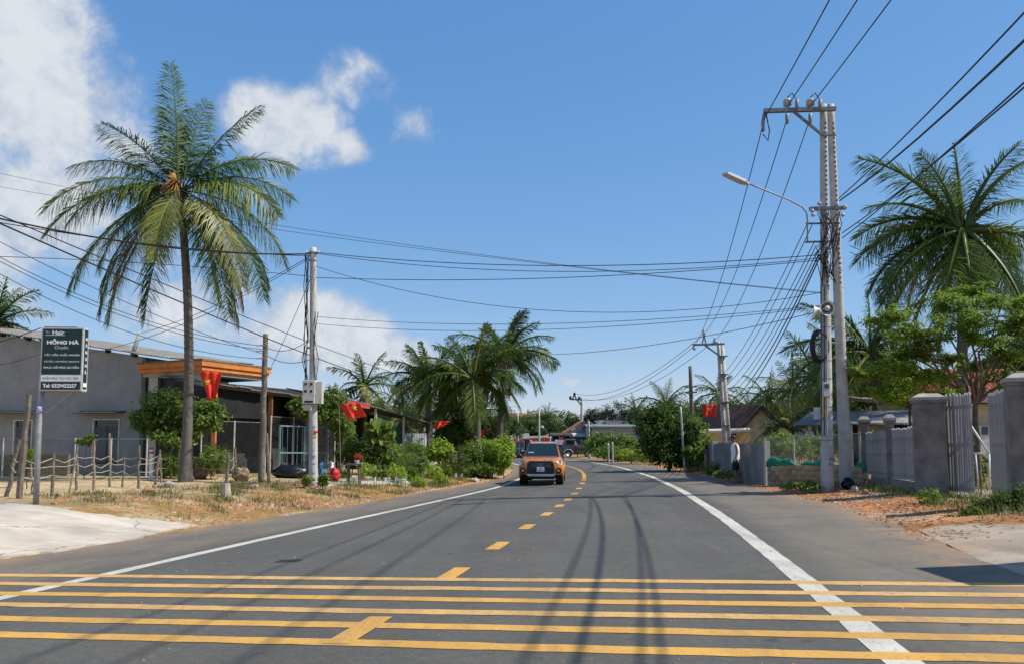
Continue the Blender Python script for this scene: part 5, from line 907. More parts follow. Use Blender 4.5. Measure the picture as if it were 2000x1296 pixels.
    mb.build('cable_coil', M_black, t, smooth=True)
    Mb = mat('pole_box', (.45, .46, .46), .5, .1, 5); c = at(1613, 760, TY-.28); mb = MB(); mb.box(c, (.2, .14, .42)); q = mb.build('meter_box', Mb, t, bevel=.01); mb = MB(); mb.box(c+Vector((-.0, -.074, .1)), (.13, .012, .13)); mb.build('meter_window', M_glass, q)
    c = at(1597, 806, TY-.1); mb = MB(); mb.box(c, (.2, .16, .36)); mb.build('junction_box', Mb, t, bevel=.01); mb = MB(); mb.box(c+Vector((.14, -.02, .18)), (.06, .12, .62)); mb.build('conduit', mat('tan_conduit', (.42, .33, .16), .6, .15, 4), t)
    for py in (262, 500, 560, 640, 705, 740, 795, 860):
        for b, tp, R in ((TPb, t1, .2), (b2, t2, .2)):
            z = zpix(py, TY); f = (z-b.z)/(tp.z-b.z); p = lerp(b, tp, f); rr = .19-.085*f+.004; mb = MB(); mb.tube([p, p+Vector((0, 0, .025))], rr, 16); mb.build('band', Mst, t)
    r = np.random.default_rng(3)
    for k in range(16):
        pts = [at(1590+r.random()*55, 405+r.random()*25, TY-.3), at(1600+r.random()*40, 440+r.random()*30, TY-.35-r.random()*.1), at(1590+r.random()*50, 480+r.random()*30, TY-.3), at(1600+r.random()*35, 520+r.random()*50, TY-.25)]; pts = [pts[0], lerp(pts[0], pts[1], .5)+Vector((r.normal()*.06, 0, -.05)), pts[1], lerp(pts[1], pts[2], .5)+Vector((r.normal()*.06, 0, -.05)), pts[2], pts[3]]; mb = MB(); mb.tube(pts, .013, 5); mb.build('loose_cable', M_black, t, smooth=True)
    for k in range(3): mb = MB(); mb.tube([at(1604+6*k, y, TY-.22) for y in (560, 640, 700, 770, 850)], .015, 5); mb.build('drop_cable', M_black if k < 2 else M_plast_w, t)
    for (bb, px, py, tx, w, h) in ((b2, -.05, 838, '083', .22, .09), (b2, -.06, 880, 'TBA', .22, .07), (TPb, -.02, 898, '051', .20, .08), (TPb, -.06, 908, 'XT', .24, .09)):
        z = zpix(py, bb.y); R = .192-.085*(z-bb.z)/11+.003; cx = lerp(bb, t1 if bb is TPb else t2, (z-bb.z)/11.5).x; text_part(tx, w, h, lambda a, c_, z=z, px=px, R=R, cx=cx, bb=bb: Vector((cx+R*math.sin((a+px)/R), bb.y-R*math.cos((a+px)/R), z+c_)), mat('blue_pole_paint', (.04, .12, .50), .7, .2, 9), t, .03, 'painted_number')
    lump('black_sack', 'black plastic sack at the foot of the near twin poles', 'sack', 1652, 948, TY*1.0, 22, 20, MATS['black_plastic'], 31)
twin_pole()
# far twin pole with crossarm
def pole(label, px, py, Y, r0=.15, r1=.10, name='utility_pole', m=None, lean=0):
    b = gp(px, Y); tp = at(px+lean, py, Y); t = thing(name, label, 'utility pole', b); mb = MB(); mb.tube([lerp(b-Vector((0, 0, .2)), tp, i/8) for i in range(9)], [r0+(r1-r0)*i/8 for i in range(9)], 10); mb.build('shaft', m or M_concpole, t, smooth=True); return t
P2Y = 57.0
t = pole('farther pair of concrete poles behind the corrugated fence', 1416, 667, P2Y, .19, .13, 'twin_utility_pole', lean=-13); mb = MB(); b = gp(1424, P2Y+.2); mb.tube([b, at(1410, 668, P2Y+.2)], [.19, .13], 10); mb.build('shaft', M_concpole, t, smooth=True)
Mst = MATS['weathered_steel']
for p, q, w in (((1353, 673), (1415, 671), .14), ((1376, 673), (1406, 695), .1), ((1371, 672), (1375, 655), .08), ((1379, 672), (1375, 655), .08), ((1404, 695), (1416, 695), .1)): mb = MB(); mb.beam(at(*p, P2Y-.25), at(*q, P2Y-.25), w); mb.build('crossarm', Mst, t)
for px, py in ((1375, 652), (1396, 667), (1356, 680)): c = at(px, py, P2Y-.25); mb = MB(); mb.tube([c-Vector((0, 0, .12)), c, c+Vector((0, 0, .05)), c+Vector((0, 0, .3))], [.06, .15, .13, .06], 8); mb.build('insulator', MATS['porcelain'], t)
for py in (695, 730, 784, 830): mb = MB(); c = at(1410+(py-667)*.05, py, P2Y-.1); mb.box(c, (.62, .44, .06)); mb.build('band', Mst, t)
t = pole('dark timber utility pole with two crossarms above the large dark bush', 1352, 714, 60, .19, .13, 'timber_pole', M_wood, -4)
for py in (755, 766): mb = MB(); mb.beam(at(1338, py, 59.8), at(1361, py-1, 59.8), .11); mb.build('crossarm', M_wood, t)
pole('slender pale pole leaning in front of the large dark bush', 1336, 793, 44, .075, .055, 'utility_pole', lean=-7)
t = pole('far concrete pole with triangular crossarm above the road bend', 1136, 774, 100, .19, .14)
for p, q in (((1114, 779), (1137, 780)), ((1118, 779), (1122, 769)), ((1126, 780), (1122, 769)), ((1127, 780), (1135, 790))): mb = MB(); mb.beam(at(*p, 99.7), at(*q, 99.7), .16); mb.build('crossarm', Mst, t)
for px, py in ((1114, 776), (1122, 769), (1131, 777)): mb = MB(); mb.sphere(at(px, py, 99.6), (.16, .16, .26), 8, 6); mb.build('insulator', M_dark, t)
for k, (px, py, Y, lb) in enumerate([(1150, 822, 76, 'short concrete pole beside the far hedge'), (1011, 804, 92, 'thin far pole left of the pickup roof'), (1053, 802, 96, 'thin far pole above the left half of the pickup'), (1074, 845, 95, 'low far pole over the middle of the pickup'), (1188, 864, 62, 'first short white stake on the far right verge'), (1196, 862, 62, 'second short stake on the far right verge'), (998, 850, 66, 'short grey post beside the bright hedge')]): pole(lb, px, py, Y, .13 if Y > 70 else .07, .10 if Y > 70 else .06)

# corrugated fence along the right edge
def corr_fence():
    A, B, Cc = G(1492, 946), gp(1394, 38), gp(1370, 56); t = thing('corrugated_fence', 'grey corrugated metal fence behind the walking man', 'fence', A)
    def run(A, B, n, hA, hB):
        for i in range(n):
            a, b = lerp(A, B, i/n), lerp(A, B, (i+1)/n); h = hA+(hB-hA)*(i+.5)/n+.03*math.sin(i*2.3); u = (b-a); L = u.length; u.normalize(); nn = Vector((u.y, -u.x, 0)); secs = []
            for j in range(17):
                p = a+u*(L*.955*j/16)+nn*(.03*math.cos(j*math.pi)+.015*math.sin(i*1.7)); p.z = lerp(a, b, j/16).z; secs.append([p+nn*.004, p-nn*.004, p-nn*.004+Vector((0, 0, h)), p+nn*.004+Vector((0, 0, h))])
            mb = MB(); mb.loft(secs); mb.build('metal_sheet', M_zinc, t)
            mb = MB(); mb.beam(a+Vector((.06, .02, -.1)), a+Vector((.06, .02, 0))+Vector((0, 0, h+.05)), .05); mb.build('upright', M_wood, t)
        for f in (.2, .75): mb = MB(); mb.beam(A+Vector((.05, .02, hA*f)), B+Vector((.05, .02, hB*f)), .05); mb.build('rail', M_wood, t)
    run(A, B, 11, 1.50, 1.58); run(B, Cc, 12, 1.55, 1.6)
    for p, h in ((A+Vector((.12, 0, 0)), 1.62), (B, 1.66)): mb = MB(); mb.box(p+Vector((0, 0, h/2)), (.22, .2, h)); mb.build('post', M_concpole, t, bevel=.01)
corr_fence()
# cement block wall with green net
def block_wall():
    A, B = G(1502, 947), G(1692, 950); t = thing('block_wall', 'low cement block wall behind the near twin poles', 'wall', A); u = (B-A); u.z = 0; L = u.length; u.normalize(); rz = math.atan2(u.y, u.x); bw, bh = .40, .185; me = None; n = int(L/bw)+1
    mb = MB(); mb.box((0, 0, 0), (bw-.015, .14, bh-.014)); me = bpy.data.meshes.new('block'); me.from_pydata(mb.v, [], mb.f); me.materials.append(M_block); r = np.random.default_rng(6)
    for j in range(4):
        for i in range(n):
            s = (i+.5)*bw+(bw/2 if j % 2 else 0)
            if s > L: continue
            p = A+u*s; p.z = min(gz(p.x, p.y), A.z+.1)+bh*(j+.5)-.04; inst('block', me, t, p+Vector((0, r.normal()*.006, 0)), (0, 0, rz+r.normal()*.01))
    mb = MB(); c = A+u*L/2; mb.box(c+Vector((0, .02, .32)), (L, .10, .66), rz); mb.build('mortar', mat('mortar', (.22, .19, .15), .95, .2, 6), t)
    # net heaped on the wall
    mb = MB(); secs = []
    for s in np.linspace(.0, L, 40):
        p = A+u*s; p.z = A.z+.70; w = .1*math.sin(s*3.1)+.06*math.sin(s*7.7); secs.append([p+Vector((0, -.12+.04*math.sin(s*9), -.04)), p+Vector((0, -.10, .12+w*.5)), p+Vector((0, .05, .24+w)), p+Vector((0, .25, .16+w*.4)), p+Vector((0, .3, -.04))])
    mb.loft(secs); o = mb.build('net_heap', M_greennet, org=A, smooth=True); tag(o, 'green plastic net heaped along the cement block wall', 'net')
    chain_link('chain link fence above the cement block wall', A+Vector((0, .35, .2)), B+Vector((0, .35, .2)), 0, 1.5, .085, .003, 4)
block_wall()
# picket fence, pillars, gates
def box_pillar(name, label, pxc, pyb, pyt, w, capw=1.25, Y=None, cap=.28):
    b = G(pxc, pyb) if Y is None else gp(pxc, Y); Y = b.y; zt = zpix(pyt, Y); s = F/Y; W = w/s; t = thing(name, label, 'pillar', b); rz = math.radians(-24); H_ = zt-b.z
    mb = MB(); mb.box(b+Vector((0, 0, (H_-.25)/2-.05)), (W, W*.9, H_-.25+.1), rz); mb.build('shaft', M_pillar, t, bevel=.012); mb = MB(); mb.box(b+Vector((0, 0, H_-.25+.035)), (W*capw*.94, W*capw*.86, .07), rz); mb.build('moulding', M_pillar, t, bevel=.01); mb = MB(); mb.box(b+Vector((0, 0, H_-.18+.04)), (W*capw, W*capw*.92, .08), rz); mb.box(b+Vector((0, 0, H_-.10+.05)), (W*capw*.92, W*capw*.84, .10), rz, taper=.55); mb.build('cap', mat('pillar_cap', (.36, .33, .29), .9, .25, 4, .4, dirt=(.18, .17, .15)), t); return t, b
PLt, PL = box_pillar('gate_pillar', 'large dark grey gate pillar left of the open gate', 1820, 966, 768, 56, 1.16); PRt, PR = box_pillar('gate_pillar', 'tall gate pillar cut by the right picture edge', 2010, 992, 728, 60, 1.14)
_, pA = box_pillar('fence_post', 'slim concrete fence post at the far end of the picket fence', 1692, 946, 812, 15, 1.55); _, pB = box_pillar('fence_post', 'slim concrete fence post in the middle of the picket fence', 1742, 956, 808, 15, 1.6)
def pickets(label, A, B, h, n, low=.35, w=.055, cat='fence', name='picket_fence', zoff=0, wall=True):
    A, B = Vector(A), Vector(B); t = thing(name, label, cat, A); u = (B-A); L = u.length; u.normalize(); uh = Vector((u.x, u.y, 0)).normalized(); rz = math.atan2(uh.y, uh.x); mb = MB(); mb.add([(-w/2, -.018, 0), (w/2, -.018, 0), (w/2, .018, 0), (-w/2, .018, 0), (-w/2, -.018, 1), (w/2, -.018, 1), (w/2, .018, 1), (-w/2, .018, 1), (0, -.018, 1.03), (0, .018, 1.03)], [(0, 3, 2, 1), (0, 1, 5, 8, 4), (1, 2, 6, 5), (2, 3, 7, 9, 6), (3, 0, 4, 7), (4, 8, 9, 7), (8, 5, 6, 9)]); me = bpy.data.meshes.new('picket'); me.from_pydata(mb.v, [], mb.f); me.materials.append(M_picket); r = np.random.default_rng(int(abs(A.x*100)))
    for i in range(n):
        p = lerp(A, B, (i+.5)/n); inst('picket', me, t, p+Vector((0, 0, low if wall else low)), (0, r.normal()*.012, rz), (1, 1, (h-low)*(1+r.normal()*.01)))
    for f in (low+.12, (low+h)/2, h-.25):
        mb = MB(); mb.beam(A+Vector((0, 0, f))+Vector((uh.y, -uh.x, 0))*-.03, B+Vector((0, 0, f))+Vector((uh.y, -uh.x, 0))*-.03, .045); mb.build('rail', M_picket, t)
    if wall: mb = MB(); c = lerp(A, B, .5); mb.box(c+Vector((0, 0, low/2-.08)), (L, .16, low+.12), rz); mb.build('plinth', M_pillar, t)
    return t
pickets('picket panel between the two slim fence posts', lerp(pA, pB, .06), lerp(pA, pB, .94), 1.72, 17, .34); pickets('picket panel between the slim post and the large gate pillar', lerp(pB, PL, .05), lerp(pB, PL, .84), 1.74, 20, .34)
g0 = PL+Vector((.38, -.05, .05)); g1 = g0+Vector((.12, -1.0, 0)); g1.z = gz(g1.x, g1.y)+.05; pickets('left leaf of the open picket gate beside the large pillar', g0, g1, 2.45, 11, .06, .06, 'gate', 'gate_leaf', wall=False)
g2 = gp(1930, 20.4); g3 = gp(1966, 18.7); pickets('right leaf of the open picket gate by the picture edge', g2, g3, 2.5, 10, .06, .06, 'gate', 'gate_leaf', wall=False)
Mrust = mat('rust', (.16, .07, .035), .9, .4, 14)
for p_, hs, tt in ((PL+Vector((.36, -.06, 0)), (.55, 2.0), PLt), (g3+Vector((.12, 0, 0)), (.55, 2.0), PRt)):
    for h in hs: mb = MB(); mb.box(p_+Vector((0, 0, h)), (.12, .06, .09), math.radians(-24)); mb.build('hinge', Mrust, tt)
# bare tubular frame standing inside the gate
a, b, c, d = (at(1880, 805, 23.5), at(1932, 885, 22.5), at(1932, 962, 22.5), at(1905, 885, 23)); mb = MB(); mb.tube([a, b], .03, 8); mb.tube([b, c], .03, 8); mb.tube([b, at(1888, 884, 23.2)], .025, 8); mb.tube([d, at(1912, 958, 23)], .025, 8); mb.tube([c, at(1896, 960, 23.2)], .025, 8); t = thing('steel_frame', 'bare white steel tube frame standing between the gate leaves', 'frame', c); mb.build('tubes', M_whitepaint, t, smooth=True)

# shed with corrugated roof behind the wall
def shed():
    A, B = at(1546, 718, 34), at(1800, 716, 31); A.z = B.z = zpix(829, 33); g = gz(13, 33); t = thing('open_shed', 'open shed with grey corrugated roof behind the block wall and picket fence', 'shed', (A.x, A.y, g)); u = (B-A); L = u.length; u.normalize(); bk = Vector((-u.y, u.x, 0)); k = 12
    for i in range(k):
        mb = MB(); secs = []
        for j in range(15):
            s = (i+j/14*1.03)*L/k; z = A.z+.025*math.cos(j*math.pi)+.012*(i % 2); secs.append([A+u*s+Vector((0, 0, z-A.z)), A+u*s+Vector((0, 0, z-A.z+.015)), A+u*s+bk*2.6+Vector((0, 0, z-A.z+.62)), A+u*s+bk*2.6+Vector((0, 0, z-A.z+.605))])
        mb.loft(secs); mb.build('roof_sheet', mat('grey_fibre_sheet', (.26, .26, .255), .9, .25, 1.5, .3, 20, dirt=(.13, .12, .11)), t)
    for f in (.12, .45, .75, .98): p = A+u*L*f+bk*.25; mb = MB(); mb.beam(Vector((p.x, p.y, g-.1)), p, .11); mb.build('post', M_concpole, t)
    mb = MB(); p, q = A+u*L*.35+bk*2.4, B+bk*2.4; mb.prism([Vector((p.x, p.y, g)), Vector((q.x, q.y, g)), q+Vector((0, 0, .5)), p+Vector((0, 0, .5))], bk*.1); mb.build('rear_wall', M_int, t)
    mb = MB(); p, q = A+u*L*.45+bk*1.4, A+u*L*.7+bk*1.4; mb.prism([Vector((p.x, p.y, g)), Vector((q.x, q.y, g)), q, p], bk*.1); mb.build('inner_wall', M_ywall, t)
    mb = MB(); a2, b2 = at(1690, 785, 36.5), at(1800, 790, 36); mb.prism([a2, b2, b2+Vector((0, .0, .16)), a2+Vector((0, 0, .16))], (0, 3, .3)); mb.build('upper_roof', M_moss, t)
shed()
# house with red tiles behind the layered tree
def tile_house():
    Y = 38; A, B = at(1775, 775, Y), at(1960, 775, Y); g = gz(18, Y); t = thing('tile_roof_house', 'pale yellow house with red tiled roof behind the gate', 'house', ((A.x+B.x)/2, Y, g)); w0, w1 = at(1785, 780, Y).x, at(1990, 780, Y).x+3; ze, zr = zpix(784, Y), zpix(722, Y+2.4)
    mb = MB(); mb.box(((w0+w1)/2, Y+2.5, (g+ze)/2), (w1-w0, 4.6, ze-g)); mb.build('wall', mat('yellow_wall', (.55, .45, .27), .9, .15, 2, .2, dirt=(.35, .3, .2)), t)
    mb = MB(); mb.prism([(w0-.3, Y-.1, ze-.02), (w1+.3, Y-.1, ze-.02), (w1+.3, Y+2.5, zr-.02), (w0+1.2, Y+2.5, zr-.02)], (0, 0, -.08)); roof = mb.build('roof', M_tile, t); tm = MB(); tm.add([(-.11, 0, 0), (0, 0, .05), (.11, 0, 0), (.11, .36, .03), (0, .36, .08), (-.11, .36, .03), (-.11, 0, -.02), (.11, 0, -.02)], [(0, 1, 4, 5), (1, 2, 3, 4), (6, 7, 2, 1, 0)]); me = bpy.data.meshes.new('roof_tile'); me.from_pydata(tm.v, [], tm.f); me.materials.append(M_redtile); sl = math.atan2(zr-ze, 2.6); r = np.random.default_rng(1); rows = 9; cols = 26
    for j in range(rows):
        for i in range(cols):
            y = j/rows; x = w0-.1+i*.235
            if x < w0-.2+1.3*y: continue
            inst('roof_tile', me, roof, (x+r.normal()*.01, Y-.1+2.6*y, ze+(zr-ze)*y+.01), (sl, 0, r.normal()*.03))
    mb = MB(); mb.prism([at(1840, 785, Y-.3), at(1990, 785, Y-.3), at(1990, 778, Y-.3), at(1840, 778, Y-.3)], (0, .8, 0)); mb.build('porch_edge', M_cement, t); mb = MB(); mb.prism([at(1905, 910, Y-.1), at(1965, 910, Y-.1), at(1965, 830, Y-.1), at(1905, 830, Y-.1)], (0, .05, 0)); mb.build('door', M_whitepaint, t); mb = MB(); mb.prism([at(1918, 848, Y-.13), at(1930, 848, Y-.13), at(1930, 832, Y-.13), at(1918, 832, Y-.13)], (0, .02, 0)); mb.build('window', M_glass, t)
tile_house()
# gable house behind the corrugated fence
def gable_house():
    Y = 66; A, B = at(1418, 845, Y), at(1528, 845, Y); rg = at(1487, 793, Y); g = gz(20, Y); t = thing('gable_house', 'old house with brown tiled gable roof behind the corrugated fence', 'house', (rg.x, Y, g)); e0, e1 = at(1448, 838, Y), at(1530, 838, Y); zr = rg.z
    mb = MB(); mb.prism([(e0.x, Y, g), (e1.x, Y, g), (e1.x, Y, e1.z), (rg.x, Y, zr-.1), (e0.x, Y, e0.z)], (0, .25, 0)); mb.build('gable_wall', M_ywall, t)
    lx = at(1385, 838, Y).x; bk = Vector((lx-e0.x, 4.5, 0)); mb = MB(); mb.prism([(e0.x-.2, Y-.3, e0.z), (rg.x, Y-.3, zr), Vector((rg.x, Y-.3, zr))+bk*1.0+Vector((-.3, 0, 0)), Vector((e0.x-.2, Y-.3, e0.z))+bk], (0, 0, .12)); mb.build('roof', M_tile, t); mb = MB(); mb.prism([(rg.x, Y-.3, zr), (e1.x+.4, Y-.3, e1.z-.25), (e1.x+.4, Y+7, e1.z-.25), (rg.x, Y+7, zr)], (0, 0, .12)); mb.build('roof', M_tile, t)
    p = Vector((e0.x, Y, 0))+bk; mb = MB(); mb.prism([(e0.x, Y+.1, g), (p.x, p.y, g), (p.x, p.y, e0.z), (e0.x, Y+.1, e0.z)], (.1, .1, 0)); mb.build('wall', M_ywall, t)
    for (pa, pb) in (((1447, 838), (1487, 794)), ((1487, 794), (1532, 843))): mb = MB(); mb.beam(at(*pa, Y-.32), at(*pb, Y-.32), .22); mb.build('barge_board', M_dark, t)
    mb = MB(); mb.tube([at(1372, 841, Y-.8), at(1466, 838, Y-.8)], .16, 8); mb.build('gutter', M_whitepaint, t); mb = MB(); mb.prism([at(1380, 868, Y-.4), at(1466, 868, Y-.4), at(1466, 843, Y-.4), at(1380, 843, Y-.4)], (0, .1, 0)); mb.build('porch_wall', mat('ochre_wall', (.42, .31, .15), .9, .2, 2), t); mb = MB(); mb.prism([at(1428, 850, Y-.42), at(1438, 850, Y-.42), at(1438, 846, Y-.42), at(1428, 846, Y-.42)], (0, .05, 0)); mb.build('vent', M_dark, t)
gable_house()
# trees and bushes on the right
def layered_tree(label, base, fork, layers, n, size, m, seed, tr=.09):
    r = np.random.default_rng(seed); t = thing('layered_tree', label, 'tree', base); mb = MB(); p, rr = limb(Vector(base)-Vector((0, 0, .1)), fork, tr, tr*.75, r, .03); mb.tube(p, rr, 8); mb.build('trunk', M_bark, t, smooth=True); lv = MB()
    for c, rad in layers:
        p, rr = limb(fork, c, tr*.55, .012, r, .10, 6); lv.tube(p, rr, 6)
        for k in range(7): a = r.random()*6.28; e = Vector(c)+Vector((math.cos(a)*rad[0]*.8, math.sin(a)*rad[1]*.8, r.normal()*.05)); p, rr = limb(p[-2] if False else Vector(c)-Vector((0, 0, .06)), e, .014, .005, r, .1, 3); lv.tube(p, rr, 4)
    lv.build('limbs', mat('reddish_bark', (.17, .105, .07), .9, .3, 8, .5, 40), t, smooth=True)
    crown_part(t, [[tuple(c), tuple(rad), rad[0]*rad[1]] for c, rad in layers], n, size, m, r, upbias=1.6, clumps=46, spread=.17, shell=.2); return t
def lay(px, py, Y, rx, rz_=14): s = F/Y; return (at(px, py, Y), (rx*.82/s, rx*.8/s, rz_*1.5/s))
L_lay = leaf_mat('layered_leaf', (.085, .155, .018), (.18, .27, .034), (.29, .37, .06), .46)
layered_tree('large tree with flat leaf layers behind the open gate', gp(1905, 24.5), at(1905, 790, 24.5), [lay(1735, 618, 24.8, 62), lay(1780, 645, 24, 60), lay(1850, 590, 24.5, 62), lay(1900, 572, 25, 60, 12), lay(1960, 590, 24, 70), lay(1985, 625, 25, 60), lay(1880, 625, 24, 70), lay(1820, 662, 24.6, 60), lay(1925, 660, 24, 62), lay(1850, 700, 25, 52), lay(1975, 690, 25, 60), lay(2040, 650, 24.5, 60), lay(1900, 720, 25.5, 50), lay(2020, 600, 25.5, 60), lay(1760, 690, 25.2, 40), lay(1960, 740, 24.5, 48)], 27000, .095, L_lay, 5, .10)
layered_tree('small bright tree with flat leaf layers beside the near twin poles', gp(1777, 25), at(1777, 790, 25), [lay(1680, 727, 24.5, 48, 8), lay(1735, 718, 24.6, 56, 12), lay(1790, 690, 24.8, 50, 12), lay(1770, 765, 24, 60, 18), lay(1720, 770, 24.3, 46, 16), lay(1830, 735, 24.5, 48, 14), lay(1850, 770, 24, 40, 14), lay(1775, 730, 25, 50, 14)], 13000, .09, L_brt, 6, .06)
bush('large_bush', 'large dark bush overhanging the right verge by the slender pole', gp(1305, 46), [pblob(1305, 840, 46, 58, 48), pblob(1270, 850, 45.5, 30, 36), pblob(1345, 860, 46, 30, 44), pblob(1310, 882, 45.2, 52, 26), pblob(1300, 808, 46.5, 36, 22), pblob(1265, 815, 45.8, 22, 14)], 12000, .2, L_drk, 90, clumps=140, tr=.12)
bush('leafy_shrub', 'sunlit broad leaved shrub right of the large dark bush', gp(1362, 44.5), [pblob(1362, 855, 44.5, 22, 36), pblob(1352, 885, 44, 20, 24)], 2000, .2, L_mid, 91, clumps=30)
bush('hedge', 'rounded green hedge right of the road beyond the bend', gp(1185, 68), [pblob(1180, 864, 68, 34, 22), pblob(1215, 866, 67, 30, 22), pblob(1155, 872, 69, 22, 16), pblob(1235, 875, 66, 24, 18), pblob(1200, 882, 66, 44, 12)], 6500, .22, L_mid, 92, clumps=80)
bush('verge_shrub', 'low bright shrub on the verge before the far hedge', gp(1230, 60), [pblob(1228, 886, 60, 30, 10), pblob(1260, 886, 58, 20, 12)], 1600, .16, L_brt, 93, clumps=30)
bush('yellow_shrub', 'yellow green bush behind the chain link by the block wall', gp(1520, 31), [pblob(1520, 868, 31, 32, 24), pblob(1560, 872, 31.5, 30, 20), pblob(1500, 880, 31, 18, 16)], 2600, .13, L_yel, 94, clumps=46, tr=.03)
bush('garden_shrub', 'green bush under the open shed', gp(1590, 32), [pblob(1590, 872, 32.2, 30, 22), pblob(1630, 870, 33, 30, 22)], 1800, .14, L_mid, 95, clumps=30, tr=.03)
bush('verge_weed', 'low weeds at the foot of the block wall', G(1560, 954), [pblob(1560, 946, TY, 34, 9), pblob(1585, 950, TY-.2, 20, 7)], 900, .09, L_mid, 96, clumps=24, tr=.012)
bush('verge_weed', 'weeds at the foot of the corrugated fence', G(1425, 930), [pblob(1420, 924, 33, 26, 9), pblob(1395, 916, 37, 20, 12)], 900, .12, L_mid, 97, clumps=24, tr=.012)
bush('verge_weed', 'dark leafy weed clump at the foot of the right gate pillar', G(1965, 1012), [pblob(1955, 992, 14.8, 46, 24), pblob(1990, 985, 15, 40, 36), pblob(1915, 1006, 14.6, 36, 14), pblob(1880, 1012, 14.6, 30, 9)], 3600, .075, L_drk, 98, clumps=60, tr=.014)
bush('verge_weed', 'straggly pale weeds before the large gate pillar', G(1825, 985), [pblob(1815, 972, 17.6, 24, 18), pblob(1850, 990, 17, 34, 10)], 1000, .07, L_yel, 99, clumps=40, tr=.01)
bush('garden_shrub', 'green shrub seen through the open gate', gp(1900, 27), [pblob(1895, 930, 27, 26, 30), pblob(1925, 915, 28, 24, 26)], 1800, .11, L_mid, 100, clumps=30, tr=.03)
bush('dark_tree', 'dark tree mass behind the near twin poles', gp(1660, 46), [pblob(1660, 790, 46, 50, 40), pblob(1610, 800, 48, 44, 40), pblob(1720, 760, 46, 50, 40), pblob(1690, 710, 47, 44, 40), pblob(1750, 700, 47, 40, 36)], 14000, .2, L_drk, 101, cat='tree', clumps=70, tr=.1)
bush('dark_tree', 'dark tree behind the red tiled roof at the picture edge', gp(1970, 44), [pblob(1975, 720, 44, 60, 50), pblob(2020, 690, 44, 60, 60), pblob(1920, 735, 43, 50, 34)], 9000, .2, L_drk, 102, cat='tree', clumps=60, tr=.1)
bush('dark_tree', 'dense tree behind the gable house', gp(1550, 78), [pblob(1545, 805, 78, 50, 30), pblob(1500, 815, 80, 40, 24), pblob(1590, 800, 76, 40, 36)], 8000, .3, L_drk, 103, cat='tree', clumps=60, tr=.1)
bush('dark_tree', 'dense tree behind the far twin pole and red flag', gp(1385, 72), [pblob(1385, 812, 72, 36, 28), pblob(1425, 805, 74, 30, 24), pblob(1345, 815, 74, 26, 20)], 4000, .3, L_drk, 104, cat='tree', clumps=60, tr=.1)
# ------------------------------------------------------------------ far houses, treeline
M_wallw = mat('far_white_wall', (.46, .46, .44), .9, .15, .8, dirt=(.32, .31, .29)); M_wallg = mat('far_grey_wall', (.33, .34, .34), .9, .15, .8, dirt=(.24, .24, .24)); M_redroof = mat('far_red_roof', (.33, .12, .07), .9, .25, 1.5); M_purproof = mat('far_purple_roof', (.09, .05, .06), .8, .2, 2); M_tealroof = mat('far_teal_edge', (.13, .20, .19), .7, .2, 2)
def house(label, x0, x1, ytop, yeave, Y, wall, roof, depth=6.0, gable=None, name='far_house', windows=0, group=None, ridge=None):
    a, b = at(x0, yeave, Y), at(x1, yeave, Y); g = gz(a.x, Y)-.1; t = thing(name, label, 'house', ((a.x+b.x)/2, Y, g), group); ze, zt = a.z, zpix(ytop, Y); xs = [a.x]; W = b.x-a.x
    ws = []
    if windows:
        for i in range(windows): c = a.x+W*(i+.5)/windows; ws.append((c-.45, c+.45))
    z0w, z1w = g+.9, min(ze-.3, g+2.1); cur = a.x
    def wl_(x_0, x_1, z_0, z_1): mb = MB(); mb.box(((x_0+x_1)/2, Y+.1, (z_0+z_1)/2), (x_1-x_0, .2, z_1-z_0)); mb.build('wall', wall, t)
    if not ws: wl_(a.x, b.x, g, ze)
    else:
        for (u, v) in ws:
            wl_(cur, u, g, ze); wl_(u, v, g, z0w); wl_(u, v, z1w, ze); mb = MB(); mb.box(((u+v)/2, Y+.14, (z0w+z1w)/2), (v-u, .03, z1w-z0w)); w = mb.build('window', M_glass, t); mb = MB(); mb.box(((u+v)/2, Y+.09, (z0w+z1w)/2), (.05, .05, z1w-z0w)); mb.build('frame', M_whitepaint, w); cur = v
        wl_(cur, b.x, g, ze)
    mb = MB(); mb.box((a.x+.1, Y+depth/2, (g+ze)/2), (.2, depth, ze-g)); mb.build('wall', wall, t); mb = MB(); mb.box((b.x-.1, Y+depth/2, (g+ze)/2), (.2, depth, ze-g)); mb.build('wall', wall, t)
    if gable is None:
        mb = MB(); mb.prism([(a.x-.4, Y-.4, ze), (b.x+.4, Y-.4, ze), (b.x+.4, Y+depth/2, zt), (a.x-.4, Y+depth/2, zt)], (0, 0, .14)); mb.build('roof', roof, t); mb = MB(); mb.prism([(a.x-.4, Y+depth/2, zt), (b.x+.4, Y+depth/2, zt), (b.x+.4, Y+depth, ze), (a.x-.4, Y+depth, ze)], (0, 0, .14)); mb.build('roof', roof, t)
    else:
        rx = at(gable, ytop, Y).x; mb = MB(); mb.prism([(a.x, Y, ze), (b.x, Y, ze), (rx, Y, zt)], (0, .2, 0)); mb.build('gable_wall', wall, t)
        for q in (a, b): s = -.5 if q is a else .5; mb = MB(); mb.prism([(q.x+s, Y-.4, ze-.12), (rx, Y-.4, zt+.05), (rx, Y+depth, zt+.05), (q.x+s, Y+depth, ze-.12)], (0, 0, .15)); mb.build('roof', roof, t)
    return t
house('long low grey building with teal roof edge beyond the far hedge', 1152, 1292, 829, 834, 92, mat('pale_cement_wall', (.42, .42, .40), .9, .15, .8, dirt=(.3, .3, .29)), M_tealroof, 6)
house('grey gabled house left of the long low building', 1104, 1178, 824, 848, 98, M_wallg, M_redroof, 8, 1140)
house('house with a white gable and purple roof beyond the long building', 1172, 1226, 821, 832, 112, M_wallw, M_purproof, 8)
